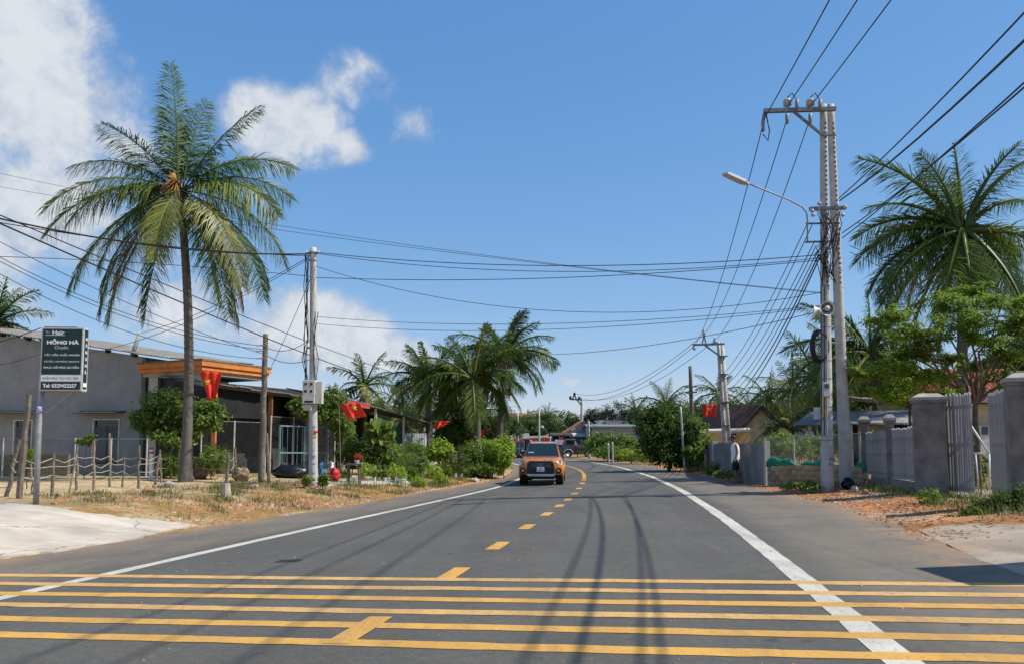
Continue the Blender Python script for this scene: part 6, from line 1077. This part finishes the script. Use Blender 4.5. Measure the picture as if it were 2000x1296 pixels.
house('tiny white gable before the purple roof', 1171, 1189, 822, 836, 108, M_wallw, M_wallw, 5, 1180)
house('far red tiled house above the left of the pickup', 990, 1034, 806, 826, 130, M_wallw, M_redroof, 8, windows=2)
house('orange gabled house over the pickup roof', 1026, 1058, 832, 850, 112, mat('orange_brick_wall', (.42, .16, .07), .9, .2, 2), M_wallw, 6)
house('grey shop with low sheet roof behind the pickup left side', 985, 1028, 847, 857, 100, M_wallg, M_asb, 6, windows=2)
house('pale shop row behind the pickup roof', 1030, 1102, 848, 856, 104, M_wallw, M_asb, 6, windows=4)
house('dark open shop right of the pickup roof', 1082, 1112, 846, 851, 88, M_int, M_dark, 5)
house('blue grey shop with shutters beyond the parked lorry', 1102, 1160, 846, 852, 95, mat('blue_grey_wall', (.10, .12, .18), .8, .3, .6), M_wallw, 6, windows=2)
house('brown roofed shed peeking over the block wall', 1545, 1600, 797, 806, 90, M_wallg, M_redroof, 6)
# purple awning of the roadside shop
A, B = at(1086, 868, 82), at(1128, 870, 82); mb = MB(); mb.prism([A, B, B+Vector((0, 2.5, .5)), A+Vector((0, 2.5, .5))], (0, 0, .05)); t = thing('shop_awning', 'purple awning sheet beyond the pickup right mirror', 'awning', gp(1107, 82)); mb.build('canopy', mat('purple_sheet', (.13, .10, .19), .8, .2, 2), t)
for p in (A, B): mb = MB(); mb.tube([Vector((p.x, p.y, gz(p.x, p.y))), p], .05, 6); mb.build('post', M_galv, t)
# parked lorry far right of pickup, car at the far left of pickup
def far_truck():
    Y = 80; b = gp(1130, Y); t = thing('parked_lorry', 'grey lorry parked at the road bend right of the pickup', 'lorry', b); Mb_ = mat('lorry_body', (.09, .10, .10), .6, .3, 2, dirt=(.1, .09, .08)); mb = MB(); mb.box(b+Vector((.8, 1.5, 1.0)), (4.2, 2.1, .35)); mb.build('chassis', M_dark, t); mb = MB(); mb.box(b+Vector((1.3, 1.5, 1.35)), (3.4, 2.1, .5)); mb.build('cargo_bed', Mb_, t, bevel=.03)
    mb = MB(); c = b+Vector((-1.2, 1.5, 0)); mb.loft([[c+Vector((x, y, z)) for y, z in ((-1, .7), (1, .7), (1, z1), (-1, z1))] for x, z1 in ((-.9, 1.5), (-.75, 1.75), (-.4, 2.35), (.8, 2.4))]); mb.build('cab', Mb_, t, bevel=.05); mb = MB(); mb.box(c+Vector((.1, -1.01, 1.95)), (.9, .02, .5)); mb.build('window', M_glass, t)
    for dx in (-1.3, 1.2, 2.3):
        mb = MB(); mb.tube([b+Vector((dx, .42, .45)), b+Vector((dx, .72, .45))], .45, 16); w = mb.build('wheel', mat('tyre', (.018, .018, .018), .85, .3, 12), t); mb = MB(); mb.tube([b+Vector((dx, .40, .45)), b+Vector((dx, .44, .45))], .24, 12); mb.build('rim', M_galv, w); mb = MB(); mb.tube([b+Vector((dx+.6*math.cos(a), .45, .45+.6*math.sin(a))) for a in np.linspace(.2, 2.94, 9)], .04, 5); mb.build('mudguard', M_whitepaint, t)
    t.scale = (.78, .78, .78)
far_truck()
def far_car():
    Y = 84; b = gp(1012, Y); b.x = float(cen(Y))-1.4; b = gp(1010, Y); t = thing('far_car', 'dark van on the road behind the pickup left mirror', 'van', b); mb = MB(); prof = [(0, .3), (0, .95), (.25, 1.05), (.9, 1.75), (3.6, 1.8), (3.8, .35)]; mb.loft([[b+Vector((x*wf, y, z+.0)) for y, z in prof] for x, wf in ((-.85, .95), (-.8, 1), (.8, 1), (.85, .95))]); mb.build('body', mat('dark_van_paint', (.03, .035, .04), .35, .2, 3, coat=.5), t, bevel=.05); mb = MB(); mb.prism([b+Vector((-.7, .33, 1.1)), b+Vector((.7, .33, 1.1)), b+Vector((.62, .86, 1.68)), b+Vector((-.62, .86, 1.68))], (0, -.03, .01)); mb.build('windscreen', M_glass, t)
    for dx in (-.7, .7):
        for dy in (.7, 3.0): mb = MB(); mb.tube([b+Vector((dx-.1, dy, .3)), b+Vector((dx+.1, dy, .3))], .3, 14); mb.build('wheel', MATS['tyre'], t)
        mb = MB(); mb.box(b+Vector((dx*.85, -.01, .8)), (.3, .04, .14)); mb.build('headlight', M_plast_w, t)
far_car()
# treeline: separate trees, then one distant wood
L_cas = leaf_mat('casuarina_leaf', (.04, .06, .035), (.065, .09, .05), None, .25, .8, .1)
for k, (px, py, Y, rx, ry, lb, m_) in enumerate([(1205, 805, 130, 30, 22, 'feathery grey green tree above the purple roof', L_cas), (1162, 812, 135, 22, 16, 'feathery tree above the grey gabled house', L_cas), (1235, 812, 128, 26, 20, 'feathery tree right of the purple roof', L_cas), (1270, 815, 118, 24, 18, 'dark tree behind the long low building', L_far), (1100, 818, 125, 30, 16, 'round tree behind the far crossarm pole', L_far), (1062, 820, 122, 26, 18, 'round tree left of the far crossarm pole', L_far), (1025, 825, 112, 26, 16, 'round tree behind the orange gabled house', L_far), (985, 830, 90, 30, 20, 'tree behind the highest clump palm', L_far), (930, 820, 80, 36, 22, 'tree behind the leaning palm', L_far), (820, 812, 76, 40, 24, 'tree behind the leftmost clump palm', L_far), (745, 805, 74, 40, 24, 'tree behind the small pale palm', L_far), (1320, 812, 100, 34, 20, 'tree behind the palm with spread crown', L_far), (1460, 808, 96, 36, 22, 'tree behind the gable house ridge', L_far), (1090, 838, 108, 18, 10, 'low tree between the far shops', L_far), (1050, 842, 106, 14, 8, 'small low tree over the pickup roof', L_far), (895, 815, 78, 30, 20, 'tree between the clump palms', L_far), (1640, 770, 70, 50, 40, 'broad tree far behind the near twin poles', L_far), (1760, 760, 62, 60, 40, 'broad tree behind the small bright tree', L_far), (590, 830, 62, 40, 20, 'dark tree behind the porch roof end', L_far), (1970, 780, 60, 60, 40, 'tree behind the gate at the right edge', L_far)]):
    bush('treeline_tree', lb, gp(px, Y), [pblob(px, py, Y, rx, ry), pblob(px-rx*.6, py+ry*.4, Y, rx*.6, ry*.7), pblob(px+rx*.6, py+ry*.35, Y, rx*.6, ry*.75)], 2600, .30, m_, 200+k, cat='tree', clumps=46, tr=.12, group='trees behind the roadside houses')
r = np.random.default_rng(66); bl = []
for k in range(150):
    a = math.radians(-62+124*k/149); R = 150+r.random()*60; h = 4.5+4*r.random(); x, y = R*math.sin(a), R*math.cos(a); bl.append([(x, y, gz(x, min(y, 150))+h*.45), (7+4*r.random(), 5, h*.6), 1.0])
V, Q = leaf_cloud(bl, 90000, .5, r, clumps=420, spread=.16); o = mobj('distant_wood', npmesh('distant_wood', V, Q), L_far); tag(o, 'distant belt of trees closing the view behind the houses', 'trees', kind='stuff')
# garden walls and scrub that close the gaps on the right and left far back
P_ = np.stack([r.random(9000)*70-20, 55+r.random(9000)*70, np.zeros(9000)], 1); P_ = P_[(P_[:, 0] > re(P_[:, 1])+3) | (P_[:, 0] < le(P_[:, 1])-3)]; P_[:, 2] = base_z(P_[:, 0], P_[:, 1])+rise(P_[:, 0], P_[:, 1]); blades('far_scrub', P_, .2, .9, M_grs, r, .03, .8, 'low scrub on the ground between the far houses', 'scrub')
# ------------------------------------------------------------------ overhead cables
def cable(label, a, b, sag, rad=.014, group=None, n=26):
    mb = MB(); mb.tube(wire_pts(a, b, sag, n), rad, 5, cap=False); o = mb.build('overhead_cable', M_black, org=a); tag(o, label, 'cable', group); return o
T = lambda x, y, d=0: at(x, y, TY+d)
P2 = lambda x, y: at(x, y, P2Y-.25)
back = lambda x, z: Vector((x, -26, z))
zt_ = T(1540, 212).z
for k, (p, q, xb, zb) in enumerate([((1493, 232), (1355, 676), 1.6, zt_), ((1540, 205), (1375, 652), 3.2, zt_+.3), ((1585, 205), (1397, 664), 4.3, zt_+.3)]):
    nm = ['left', 'middle', 'right'][k]
    cable(nm+' high voltage wire from the near twin poles overhead towards the viewer', T(*p, -.2), back(xb, zb), .8, .016, 'high voltage wires'); cable(nm+' high voltage wire sagging from the near to the far twin pole', T(p[0], p[1]+(18 if k else 0), -.2), P2(*q), 1.0, .016, 'high voltage wires'); cable(nm+' high voltage wire from the far twin pole to the crossarm pole at the bend', P2(*q), at([1114, 1122, 1131][k], [776, 768, 777][k], 99.7), 1.6, .02, 'high voltage wires')
for k, (p, xb, zb, sg, rd, lb) in enumerate([((1640, 392), 0.2, 9.2, 1.9, .023, 'thick twisted cable from the near twin poles to the upper right corner'), ((1638, 388), 1.6, 10.8, 1.5, .017, 'upper cable from the near twin poles to the upper right corner'), ((1645, 455), .9, 9.0, 1.5, .016, 'upper of two thin cables running right from the near twin poles'), ((1645, 465), .6, 8.6, 1.2, .016, 'lower of two thin cables running right from the near twin poles')]): cable(lb, T(*p, -.2), back(xb, zb), sg, rd)
for k, (p, q, sg) in enumerate([((1578, 435), (1398, 742), .7), ((1586, 440), (1400, 752), .8), ((1592, 470), (1402, 762), .8), ((1594, 480), (1405, 772), .9), ((1596, 492), (1407, 782), .9), ((1598, 500), (1409, 790), 1.0), ((1600, 505), (1410, 800), 1.1)]): cable(['topmost', 'second from top', 'third from top', 'middle', 'third from bottom', 'second from bottom', 'lowest'][k]+' of the low voltage cables fanning from near to far twin pole', T(*p, -.2), P2(*q), sg, .014 if k < 5 else .022, 'low voltage cables')
for k, (q, e, sg) in enumerate([((1405, 745), (1140, 800), 1.6), ((1405, 755), (1140, 806), 1.7), ((1405, 775), (1150, 826), 1.5), ((1410, 785), (1150, 832), 1.4)]): cable(['topmost', 'second', 'third', 'lowest'][k]+' low voltage cable sagging from the far twin pole to the road bend', P2(*q), at(*e, 98 if k < 2 else 76), sg, .018, 'low voltage cables')
LY = G(612, 948).y; Lp = lambda x, y: at(x, y, LY-.1)
cr = 'thin cables crossing over the road'
for lb, a, b, sg, rd in [('upper cable crossing the road from concrete pole to near twin poles', Lp(616, 493), T(1612, 497), .42, .014), ('second cable crossing the road just below the upper one', Lp(616, 495), T(1612, 503), .55, .011), ('lower cable crossing the road from concrete pole to near twin poles', Lp(616, 542), T(1612, 507), .30, .012), ('sagging thin cable crossing high behind the concrete pole', at(-40, 330, 34), T(1612, 572), .5, .008), ('second sagging thin cable crossing high behind the concrete pole', at(-40, 358, 34), T(1612, 574), .3, .008), ('thin cable dipping from concrete pole to near twin poles', Lp(616, 520), T(1612, 570), 1.1, .010), ('cable pair upper strand at loudspeaker height', at(616, 618, 34), T(1612, 596), .45, .010), ('cable pair lower strand at loudspeaker height', at(616, 632, 34), T(1612, 598), .5, .010), ('thin cable rising from the palm clump to the near twin poles', at(985, 690, 45), T(1612, 605), .5, .012), ('thick cable from the left edge to the concrete pole top', at(-40, 418, 22), Lp(606, 496), .35, .026), ('cable below the thick one to the concrete pole top', at(-40, 428, 22), Lp(606, 500), .2, .014), ('taut cable from the left edge to the concrete pole', at(-40, 500, 25), Lp(606, 540), -.1, .011), ('long cable descending along the left roadside past the concrete pole', at(-60, 410, 15), at(1012, 792, 92), 1.4, .018), ('thinner long cable descending along the left roadside', at(-60, 395, 16), at(1010, 782, 92), 1.0, .014), ('slack stay cable from the concrete pole to the porch', Lp(606, 545), at(530, 715, 35), .1, .011), ('cable from the concrete pole back to the house mast', Lp(606, 500), at(270, 652, 37), .3, .012), ('second cable from the concrete pole back to the house mast', Lp(604, 505), at(168, 690, 36), .5, .012)]: cable(lb, a, b, sg, rd)
for k, (p, q, sg) in enumerate([((-20, 462), (512, 690), .25), ((-20, 492), (512, 675), .5), ((-20, 500), (512, 682), .5), ((-20, 524), (512, 700), .6)]): cable(['topmost', 'second', 'third', 'lowest'][k]+' thin cable fanning from the left edge to the timber pole', at(*p, 24), at(*q, 30.5), sg, .011, 'cables to the timber pole')
for k, (p, q, sg) in enumerate([((516, 676), (608, 660), .3), ((516, 690), (608, 700), .25)]): cable(['upper', 'lower'][k]+' short cable between the timber pole and the concrete pole', at(*p, 30.4), Lp(*q), sg, .012)
cable('pale service cable from the left edge to the sign top', at(-40, 675, 19.2), at(80, 640, 19.6), .05, .012); cable('dark service cable along the grey house wall', at(-40, 716, 30), at(80, 690, 34), .1, .012)
for k, (p, q) in enumerate([((1660, 480), (1760, 520)), ((1660, 492), (1780, 560))]): cable(['upper', 'lower'][k]+' service cable from the near twin poles into the palm', T(*p), at(q[0]+200, q[1]+60, 34), .2, .011)

# ------------------------------------------------------------------ pickup
def pickup():
    b = Vector((1.2, 33.6, 0)); b.z = rz_(b.x, b.y, .006); t = thing('pickup_truck', 'orange double cab pickup driving towards the viewer in the left lane', 'pickup', b)
    Mp = mat('orange_metallic', (.56, .185, .022), .35, .06, 2, metal=.25, coat=.8); Mk = mat('gloss_black', (.012, .012, .013), .3, .1, 6); Mt = mat('tyre', (.018, .018, .018), .85, .3, 12); Ms = mat('silver_trim', (.50, .51, .52), .35, .1, 6, metal=.5); Mchr = mat('bright_rim', (.45, .46, .48), .3, .1, 6, metal=.8)
    def V3(x, y, z): return b+Vector((x, y, z))
    # body: half profile x at heights, station by station from nose (y=0) to tail
    def sec(y, w, zb, zs, zt, wt, rt=.05): return [V3(x*s, y, z) for x, z, s in [(w*.90, zb, -1), (w*.985, zb+.12, -1), (w, (zb+zs)/2, -1), (w*.985, zs, -1), (wt, zt-.03, -1), (wt*.82, zt, -1), (wt*.82, zt, 1), (wt, zt-.03, 1), (w*.985, zs, 1), (w, (zb+zs)/2, 1), (w*.985, zb+.12, 1), (w*.90, zb, 1)]]
    mb = MB(); mb.loft([sec(.0, .72, .55, .80, .99, .62), sec(.07, .82, .48, .88, 1.05, .70), sec(.22, .90, .44, .95, 1.10, .76), sec(.45, .925, .44, 1.0, 1.14, .80), sec(.9, .93, .44, 1.02, 1.18, .82), sec(1.45, .93, .42, 1.03, 1.20, .84), sec(1.6, .925, .42, 1.05, 1.12, .88), sec(3.6, .925, .42, 1.08, 1.12, .88), sec(3.75, .93, .44, 1.10, 1.15, .90), sec(5.2, .92, .48, 1.10, 1.15, .88), sec(5.28, .86, .5, 1.05, 1.10, .8)]); mb.build('body', Mp, t, smooth=True, bevel=.0)
    for s in (-1, 1):
        for y in (.92, 4.15):   # flared arches
            mb = MB(); mb.tube([V3(s*.90, y+.47*math.cos(a), .44+.47*math.sin(a)) for a in np.linspace(-.2, math.pi+.2, 14)], .055, 8); mb.build('wheel_arch', Mp, t, smooth=True)
            mb = MB(); mb.tube([V3(s*.90, y, .40), V3(s*.905, y, .40), V3(s*.915, y, .40)], [.44, .44, .43], 20); mb.build('wheel_well', Mk, t)
            mb = MB(); mb.tube([V3(s*.60, y, .39), V3(s*.62, y, .39), V3(s*.91, y, .39), V3(s*.93, y, .39)], [.36, .39, .39, .36], 28); w = mb.build('wheel', Mt, t, smooth=False); mb = MB(); mb.tube([V3(s*.92, y, .39), V3(s*.936, y, .39)], [.25, .22], 18); mb.build('rim', Mchr, w); 
    mb = MB(); secs = []
    for y, z, w in ((1.42, 1.14, .80), (1.5, 1.17, .785), (1.95, 1.56, .675), (2.18, 1.735, .62), (2.32, 1.785, .60), (2.9, 1.815, .60), (3.45, 1.78, .60), (3.62, 1.5, .68), (3.72, 1.12, .78)): secs.append([V3(-w*1.0-(.84-w)*.0, y, z-.02), V3(-w*.9, y, z), V3(w*.9, y, z), V3(w, y, z-.02), V3(.86, y, 1.08), V3(-.86, y, 1.08)])
    mb.loft(secs); mb.build('cab', Mp, t, smooth=False, bevel=.015)
    mb = MB(); q = [(-.735, 1.47, 1.185), (.735, 1.47, 1.185), (.60, 2.19, 1.725), (-.60, 2.19, 1.725)]; nrm = Vector((0, -.6, .8)); pts = [V3(*p)+nrm*.022 for p in q]; mb.prism(pts, -nrm*.015); ws = mb.build('windscreen', glass_mat('tinted_glass', (.010, .022, .028), .06), t)
    mb = MB(); mb.prism([V3(-.62, 1.62, 1.31)+nrm*.022, V3(-.38, 1.62, 1.31)+nrm*.022, V3(-.39, 1.68, 1.36)+nrm*.022, V3(-.62, 1.68, 1.36)+nrm*.022], nrm*.003); mb.build('inspection_sticker', Ms, ws)
    for s in (-1, 1):
        mb = MB(); mb.prism([V3(s*.865, 1.75, 1.14), V3(s*.865, 3.55, 1.14), V3(s*.67, 3.35, 1.70), V3(s*.675, 2.30, 1.70)], Vector((s*.012, 0, .006))); mb.build('side_window', MATS['tinted_glass'], t)
        mb = MB(); mb.sphere(V3(s*1.045, 1.78, 1.20), (.125, .10, .095), 12, 8); m_ = mb.build('mirror', Mk if s < 0 else Ms, t, smooth=True); mb = MB(); mb.tube([V3(s*.86, 1.72, 1.13), V3(s*.95, 1.76, 1.15)], .03, 6); mb.build('mirror_arm', Mk, m_)
        mb = MB(); mb.tube([V3(s*.57, 2.3, 1.80), V3(s*.585, 2.45, 1.87), V3(s*.585, 3.3, 1.86), V3(s*.57, 3.45, 1.79)], .022, 6); mb.build('roof_rail', Ms, t)
        # headlight, fog lamp recess
        mb = MB(); P_ = [V3(s*.55, .035, .84), V3(s*.86, .155, .84), V3(s*.92, .22, 1.03), V3(s*.60, .085, 1.04), V3(s*.54, .045, .98)]; mb.prism(P_, Vector((s*.01, -.035, .01))); hl = mb.build('headlight', mat('headlight_lens', (.30, .31, .33), .12, .2, 20), t, bevel=.008)
        mb = MB(); mb.prism([V3(s*.56, -.01, .845), V3(s*.87, .115, .845), V3(s*.88, .115, .885), V3(s*.57, -.01, .885)], Vector((0, -.012, 0))); mb.build('daytime_strip', mat('headlight_strip', (.85, .86, .88), .2, .02, 5), hl); mb = MB(); mb.prism([V3(s*.84, .10, .845), V3(s*.88, .12, .845), V3(s*.925, .17, 1.02), V3(s*.885, .15, 1.02)], Vector((0, -.012, 0))); mb.build('daytime_strip', MATS['headlight_strip'], hl)
        mb = MB(); mb.tube([V3(s*.66, .02, .955), V3(s*.66, -.005, .955)], .045, 12); mb.build('projector', Mchr, hl)
        mb = MB(); c = V3(s*.75, .06, .63); mb.tube([c+Vector((0, .02, 0)), c+Vector((0, -.06, 0))], [.12, .135], 8, twist=.39); fg = mb.build('fog_recess', Mk, t, bevel=.01); mb = MB(); mb.tube([c+Vector((0, -.06, 0)), c+Vector((0, -.075, 0))], .05, 12); mb.build('fog_lamp', Ms, fg)
    # grille, plate, bumper
    mb = MB(); mb.prism([V3(-.46, -.02, .56), V3(.46, -.02, .56), V3(.56, -.015, .70), V3(.58, -.01, .90), V3(.48, -.0, 1.03), V3(-.48, -.0, 1.03), V3(-.58, -.01, .90), V3(-.56, -.015, .70)], (0, -.045, 0)); gr = mb.build('grille', Mk, t, bevel=.012)
    for z in (.80, .855, .91): mb = MB(); mb.box(V3(0, -.07, z), (.80, .02, .012)); mb.build('grille_bar', mat('dark_chrome', (.24, .24, .25), .4, .2, 6, metal=.5), gr)
    mb = MB(); n = 20; mb.prism([V3(.10*math.cos(2*math.pi*k/n), -.075, .885+.04*math.sin(2*math.pi*k/n)) for k in range(n)], (0, -.012, 0)); e = mb.build('emblem', Ms, gr); mb = MB(); mb.prism([V3(.088*math.cos(2*math.pi*k/n), -.0875, .885+.031*math.sin(2*math.pi*k/n)) for k in range(n)], (0, -.004, 0)); mb.build('emblem_field', mat('emblem_blue', (.02, .06, .25), .3, .05, 5), e)
    mb = MB(); mb.box(V3(0, -.062, .63), (1.16, .08, .26)); mb.build('lower_grille', Mk, t, bevel=.02)
    mb = MB(); mb.box(V3(.0, -.115, .685), (.31, .015, .19)); pl = mb.build('number_plate', mat('plate_white', (.72, .73, .74), .5, .05, 6), t, bevel=.006); Mpl = mat('plate_black', (.03, .03, .04), .6, .1, 6); text_part('43C', .15, .06, lambda a, c: V3(-.075+a, -.125, .695+c), Mpl, pl, .02, 'plate_number'); text_part('195.38', .25, .06, lambda a, c: V3(-.125+a, -.125, .608+c), Mpl, pl, .02, 'plate_number')
    mb = MB(); mb.prism([V3(-.62, -.03, .50), V3(.62, -.03, .50), V3(.52, -.03, .39), V3(-.52, -.03, .39)], (0, -.07, 0)); mb.build('skid_plate', Ms, t, bevel=.02)
    mb = MB(); mb.prism([V3(-.66, .02, .41), V3(.66, .02, .41), V3(.56, .1, .27), V3(-.56, .1, .27)], (0, .4, 0)); mb.build('under_tray', Mk, t)
    mb = MB(); mb.tube([V3(-.75, 4.15, .39), V3(.75, 4.15, .39)], .05, 8); mb.build('rear_axle', Mk, t)
    mb = MB(); mb.loft([[V3(x, y, z) for x, z in ((-.5, .0), (.5, .0), (.5, .12), (-.5, .12))] for y, z in ()]) if False else None
    for s in (-1, 1): mb = MB(); mb.box(V3(s*.35, 1.9, 1.22), (.42, .12, .5)); mb.build('seat', M_int, t)
    t.rotation_euler.z = math.radians(-5.0); return t
pickup()

# ------------------------------------------------------------------ walking man
def skin_mesh(name, verts, edges, rad, m, parent, sub=2, root=0, mats=None):
    me = bpy.data.meshes.new(name); me.from_pydata([tuple(v) for v in verts], edges, []); ob = bpy.data.objects.new(name, me); COL.objects.link(ob); md = ob.modifiers.new('s', 'SKIN'); md.use_smooth_shade = True
    for i, r in enumerate(rad): sv = me.skin_vertices[0].data[i]; sv.radius = (r, r) if not isinstance(r, tuple) else r; sv.use_root = (i == root)
    ss = ob.modifiers.new('u', 'SUBSURF'); ss.levels = sub; ss.render_levels = sub; dg = bpy.context.evaluated_depsgraph_get(); dg.update(); m2 = bpy.data.meshes.new_from_object(ob.evaluated_get(dg)); bpy.data.objects.remove(ob); m2.materials.clear(); o = mobj(name, m2, m, parent, parent['_org'], True); return o
def man():
    b = G(1437, 943); t = thing('person', 'person in white sleeveless shirt and dark shorts walking along the road edge', 'person', b); Msk = mat('skin', (.25, .12, .07), .55, .12, 8); Mhair = mat('black_hair', (.01, .009, .008), .6, .2, 20); Mshirt = mat('white_shirt', (.78, .78, .76), .85, .08, 5, .3, 14); Msh = mat('dark_shorts', (.012, .013, .018), .85, .2, 8); Msan = mat('sandal', (.14, .09, .06), .7, .2, 9)
    # local frame: walks towards -x (picture left), x forward = -1
    H = lambda x, y, z: (x, y, z)
    V = [H(0, 0, .90), H(.01, 0, 1.08), H(0, 0, 1.28), H(-.015, 0, 1.42), H(-.03, 0, 1.50), H(-.055, 0, 1.56), H(-.075, 0, 1.63), H(-.07, 0, 1.70),            # 0-7 spine and head
         H(-.005, -.17, 1.405), H(.02, -.235, 1.14), H(-.07, -.24, .90), H(-.10, -.235, .83),                                     # 8-11 near arm (left arm, camera side)
         H(-.005, .17, 1.405), H(-.03, .235, 1.14), H(-.14, .23, .93), H(-.18, .225, .87),                                       # 12-15 far arm
         H(.0, -.095, .84), H(-.035, -.10, .48), H(.01, -.10, .10), H(-.11, -.105, .04),                                           # 16-19 near leg, standing
         H(.01, .095, .84), H(.04, .10, .48), H(.26, .10, .16), H(.215, .105, .04)]                                                # 20-23 far leg, trailing
    E_ = [(0, 1), (1, 2), (2, 3), (3, 4), (4, 5), (5, 6), (6, 7), (3, 8), (8, 9), (9, 10), (10, 11), (3, 12), (12, 13), (13, 14), (14, 15), (0, 16), (16, 17), (17, 18), (18, 19), (0, 20), (20, 21), (21, 22), (22, 23)]
    R = [(.12, .14), (.11, .13), (.115, .15), (.08, .12), .052, .062, .088, .06, .058, .04, .029, .03, .058, .04, .029, .03, .082, .056, .038, .032, .082, .056, .038, .032]
    fing = lambda hand, d: None
    vv = list(V); ee = list(E_); rr = list(R)
    for hand, wr0 in ((11, -1), (15, 1)):
        hx, hy, hz = V[hand]
        for k in range(4):
            i = len(vv); off = (k-1.5)*.018; vv += [H(hx-.005+off, hy, hz-.045+abs(k-1.2)*.004), H(hx-.02+off, hy+.008, hz-.085+abs(k-1.2)*.006)]; ee += [(hand, i), (i, i+1)]; rr += [.009, .008]
        i = len(vv); vv += [H(hx-.045, hy+.01, hz-.02), H(hx-.055, hy+.015, hz-.05)]; ee += [(hand, i), (i, i+1)]; rr += [.011, .009]
    body = skin_mesh('body', vv, ee, rr, Msk, t, 1)
    # head details
    o0 = b
    def part(mb, name, m, par=t, smooth=True): mb.v = [tuple(Vector(v)+b) for v in mb.v]; return mb.build(name, m, par, smooth)
    mb = MB(); mb.sphere((-.075, 0, 1.645), (.096, .078, .118), 16, 12); part(mb, 'head', Msk); mb = MB(); mb.sphere((-.175, 0, 1.635), (.018, .014, .022), 8, 6); part(mb, 'nose', Msk)
    for s in (-1, 1): mb = MB(); mb.sphere((-.055, s*.08, 1.64), (.02, .012, .03), 8, 6); part(mb, 'ear', Msk); mb = MB(); mb.sphere((-.155, s*.032, 1.655), (.01, .014, .008), 8, 6); part(mb, 'eye', Mhair)
    mb = MB(); mb.sphere((-.163, 0, 1.595), (.008, .024, .007), 8, 6); part(mb, 'mouth', mat('lips', (.18, .06, .05), .6, .1, 5))
    mb = MB(); mb.sphere((-.055, 0, 1.685), (.108, .09, .092), 16, 10); mb.v = [(x, y, max(z, 1.655 if x < -.03 else 1.60)) for x, y, z in mb.v]; part(mb, 'hair', Mhair)
    mb = MB(); n = 10; mb.loft([[(-.14-.10*f, y, 1.70-.06*f-abs(y)*.25) for y in np.linspace(-.07, .07, 7)]+[(-.14-.10*f, y, 1.685-.06*f-abs(y)*.25) for y in np.linspace(.07, -.07, 7)] for f in (0, .4, .8, 1)]); part(mb, 'cap_brim', Mhair)
    # clothes
    def ell(z, cx, rx, ry, k=20): return [(cx+rx*math.cos(2*math.pi*i/k), ry*math.sin(2*math.pi*i/k), z+.012*math.sin(i*2.1)) for i in range(k)]
    mb = MB(); mb.loft([ell(.76, .015, .155, .185), ell(.86, .01, .16, .19), ell(1.0, .01, .15, .18), ell(1.15, .01, .15, .185), ell(1.28, .0, .155, .20), ell(1.38, -.005, .13, .195), ell(1.44, -.012, .095, .14), ell(1.475, -.02, .07, .085)], True, False); part(mb, 'shirt', Mshirt)
    for leg, (hx, hy) in enumerate(((-.01, -.095), (.02, .095))):
        fx = -.03 if leg == 0 else .05; mb = MB(); k = 14
        mb.loft([[(cx+r_*1.02*math.cos(2*math.pi*i/k), hy+r_*math.sin(2*math.pi*i/k), z+.006*math.sin(i*3)) for i in range(k)] for z, cx, r_ in ((.88, hx, .105), (.75, hx+fx*.35, .108), (.62, hx+fx*.75, .108), (.50, hx+fx*1.05, .108))], True, False); part(mb, 'shorts_leg', Msh)
    for (x, y, z, a) in ((-.075, -.103, .0, 0), (.235, .105, .015, .12)):
        mb = MB(); mb.loft([[(x+dx, y+w, z+h+(dx+.12)*a) for w, h in ((-.045*f, 0), (.045*f, 0), (.045*f, .022), (-.045*f, .022))] for dx, f in ((-.15, .7), (-.11, 1), (.0, .9), (.09, .85), (.115, .6))]); part(mb, 'sandal', Msan, smooth=False)
        mb = MB(); mb.sphere((x-.05, y, z+.05), (.095, .042, .035), 12, 8); part(mb, 'foot', Msk)
    mb = MB(); mb.tube([(-.092+.031*math.cos(a), -.237+.031*math.sin(a), .862) for a in np.linspace(0, 6.28, 14)], .008, 6); part(mb, 'wristband', M_plast_w)
    sc = 1.0*(92/(F/b.y))/1.745; t.scale = (sc, sc, sc); return t
man()
# roadside canopy just outside the picture on the right; its shadow falls on the shoulder
g = Vector((10.6, 8.6, gz(10.6, 8.6))); t = thing('roadside_canopy', 'sheet canopy on posts beyond the right picture edge', 'canopy', g)
mb = MB(); mb.prism([(7.6, 7.6, 3.9), (11.5, 7.2, 4.1), (11.5, 9.2, 4.1), (7.7, 8.85, 3.9)], (0, 0, .06)); mb.build('roof_sheet', M_asb, t)
for x, y in ((8.3, 8.0), (11.3, 7.8), (11.3, 9.0), (8.3, 8.6)): mb = MB(); mb.tube([(x, y, gz(x, y)-.1), (x, y, 3.95)], .05, 8); mb.build('post', M_galv, t)
for o in bpy.data.objects:
    if '_org' in o: del o['_org']
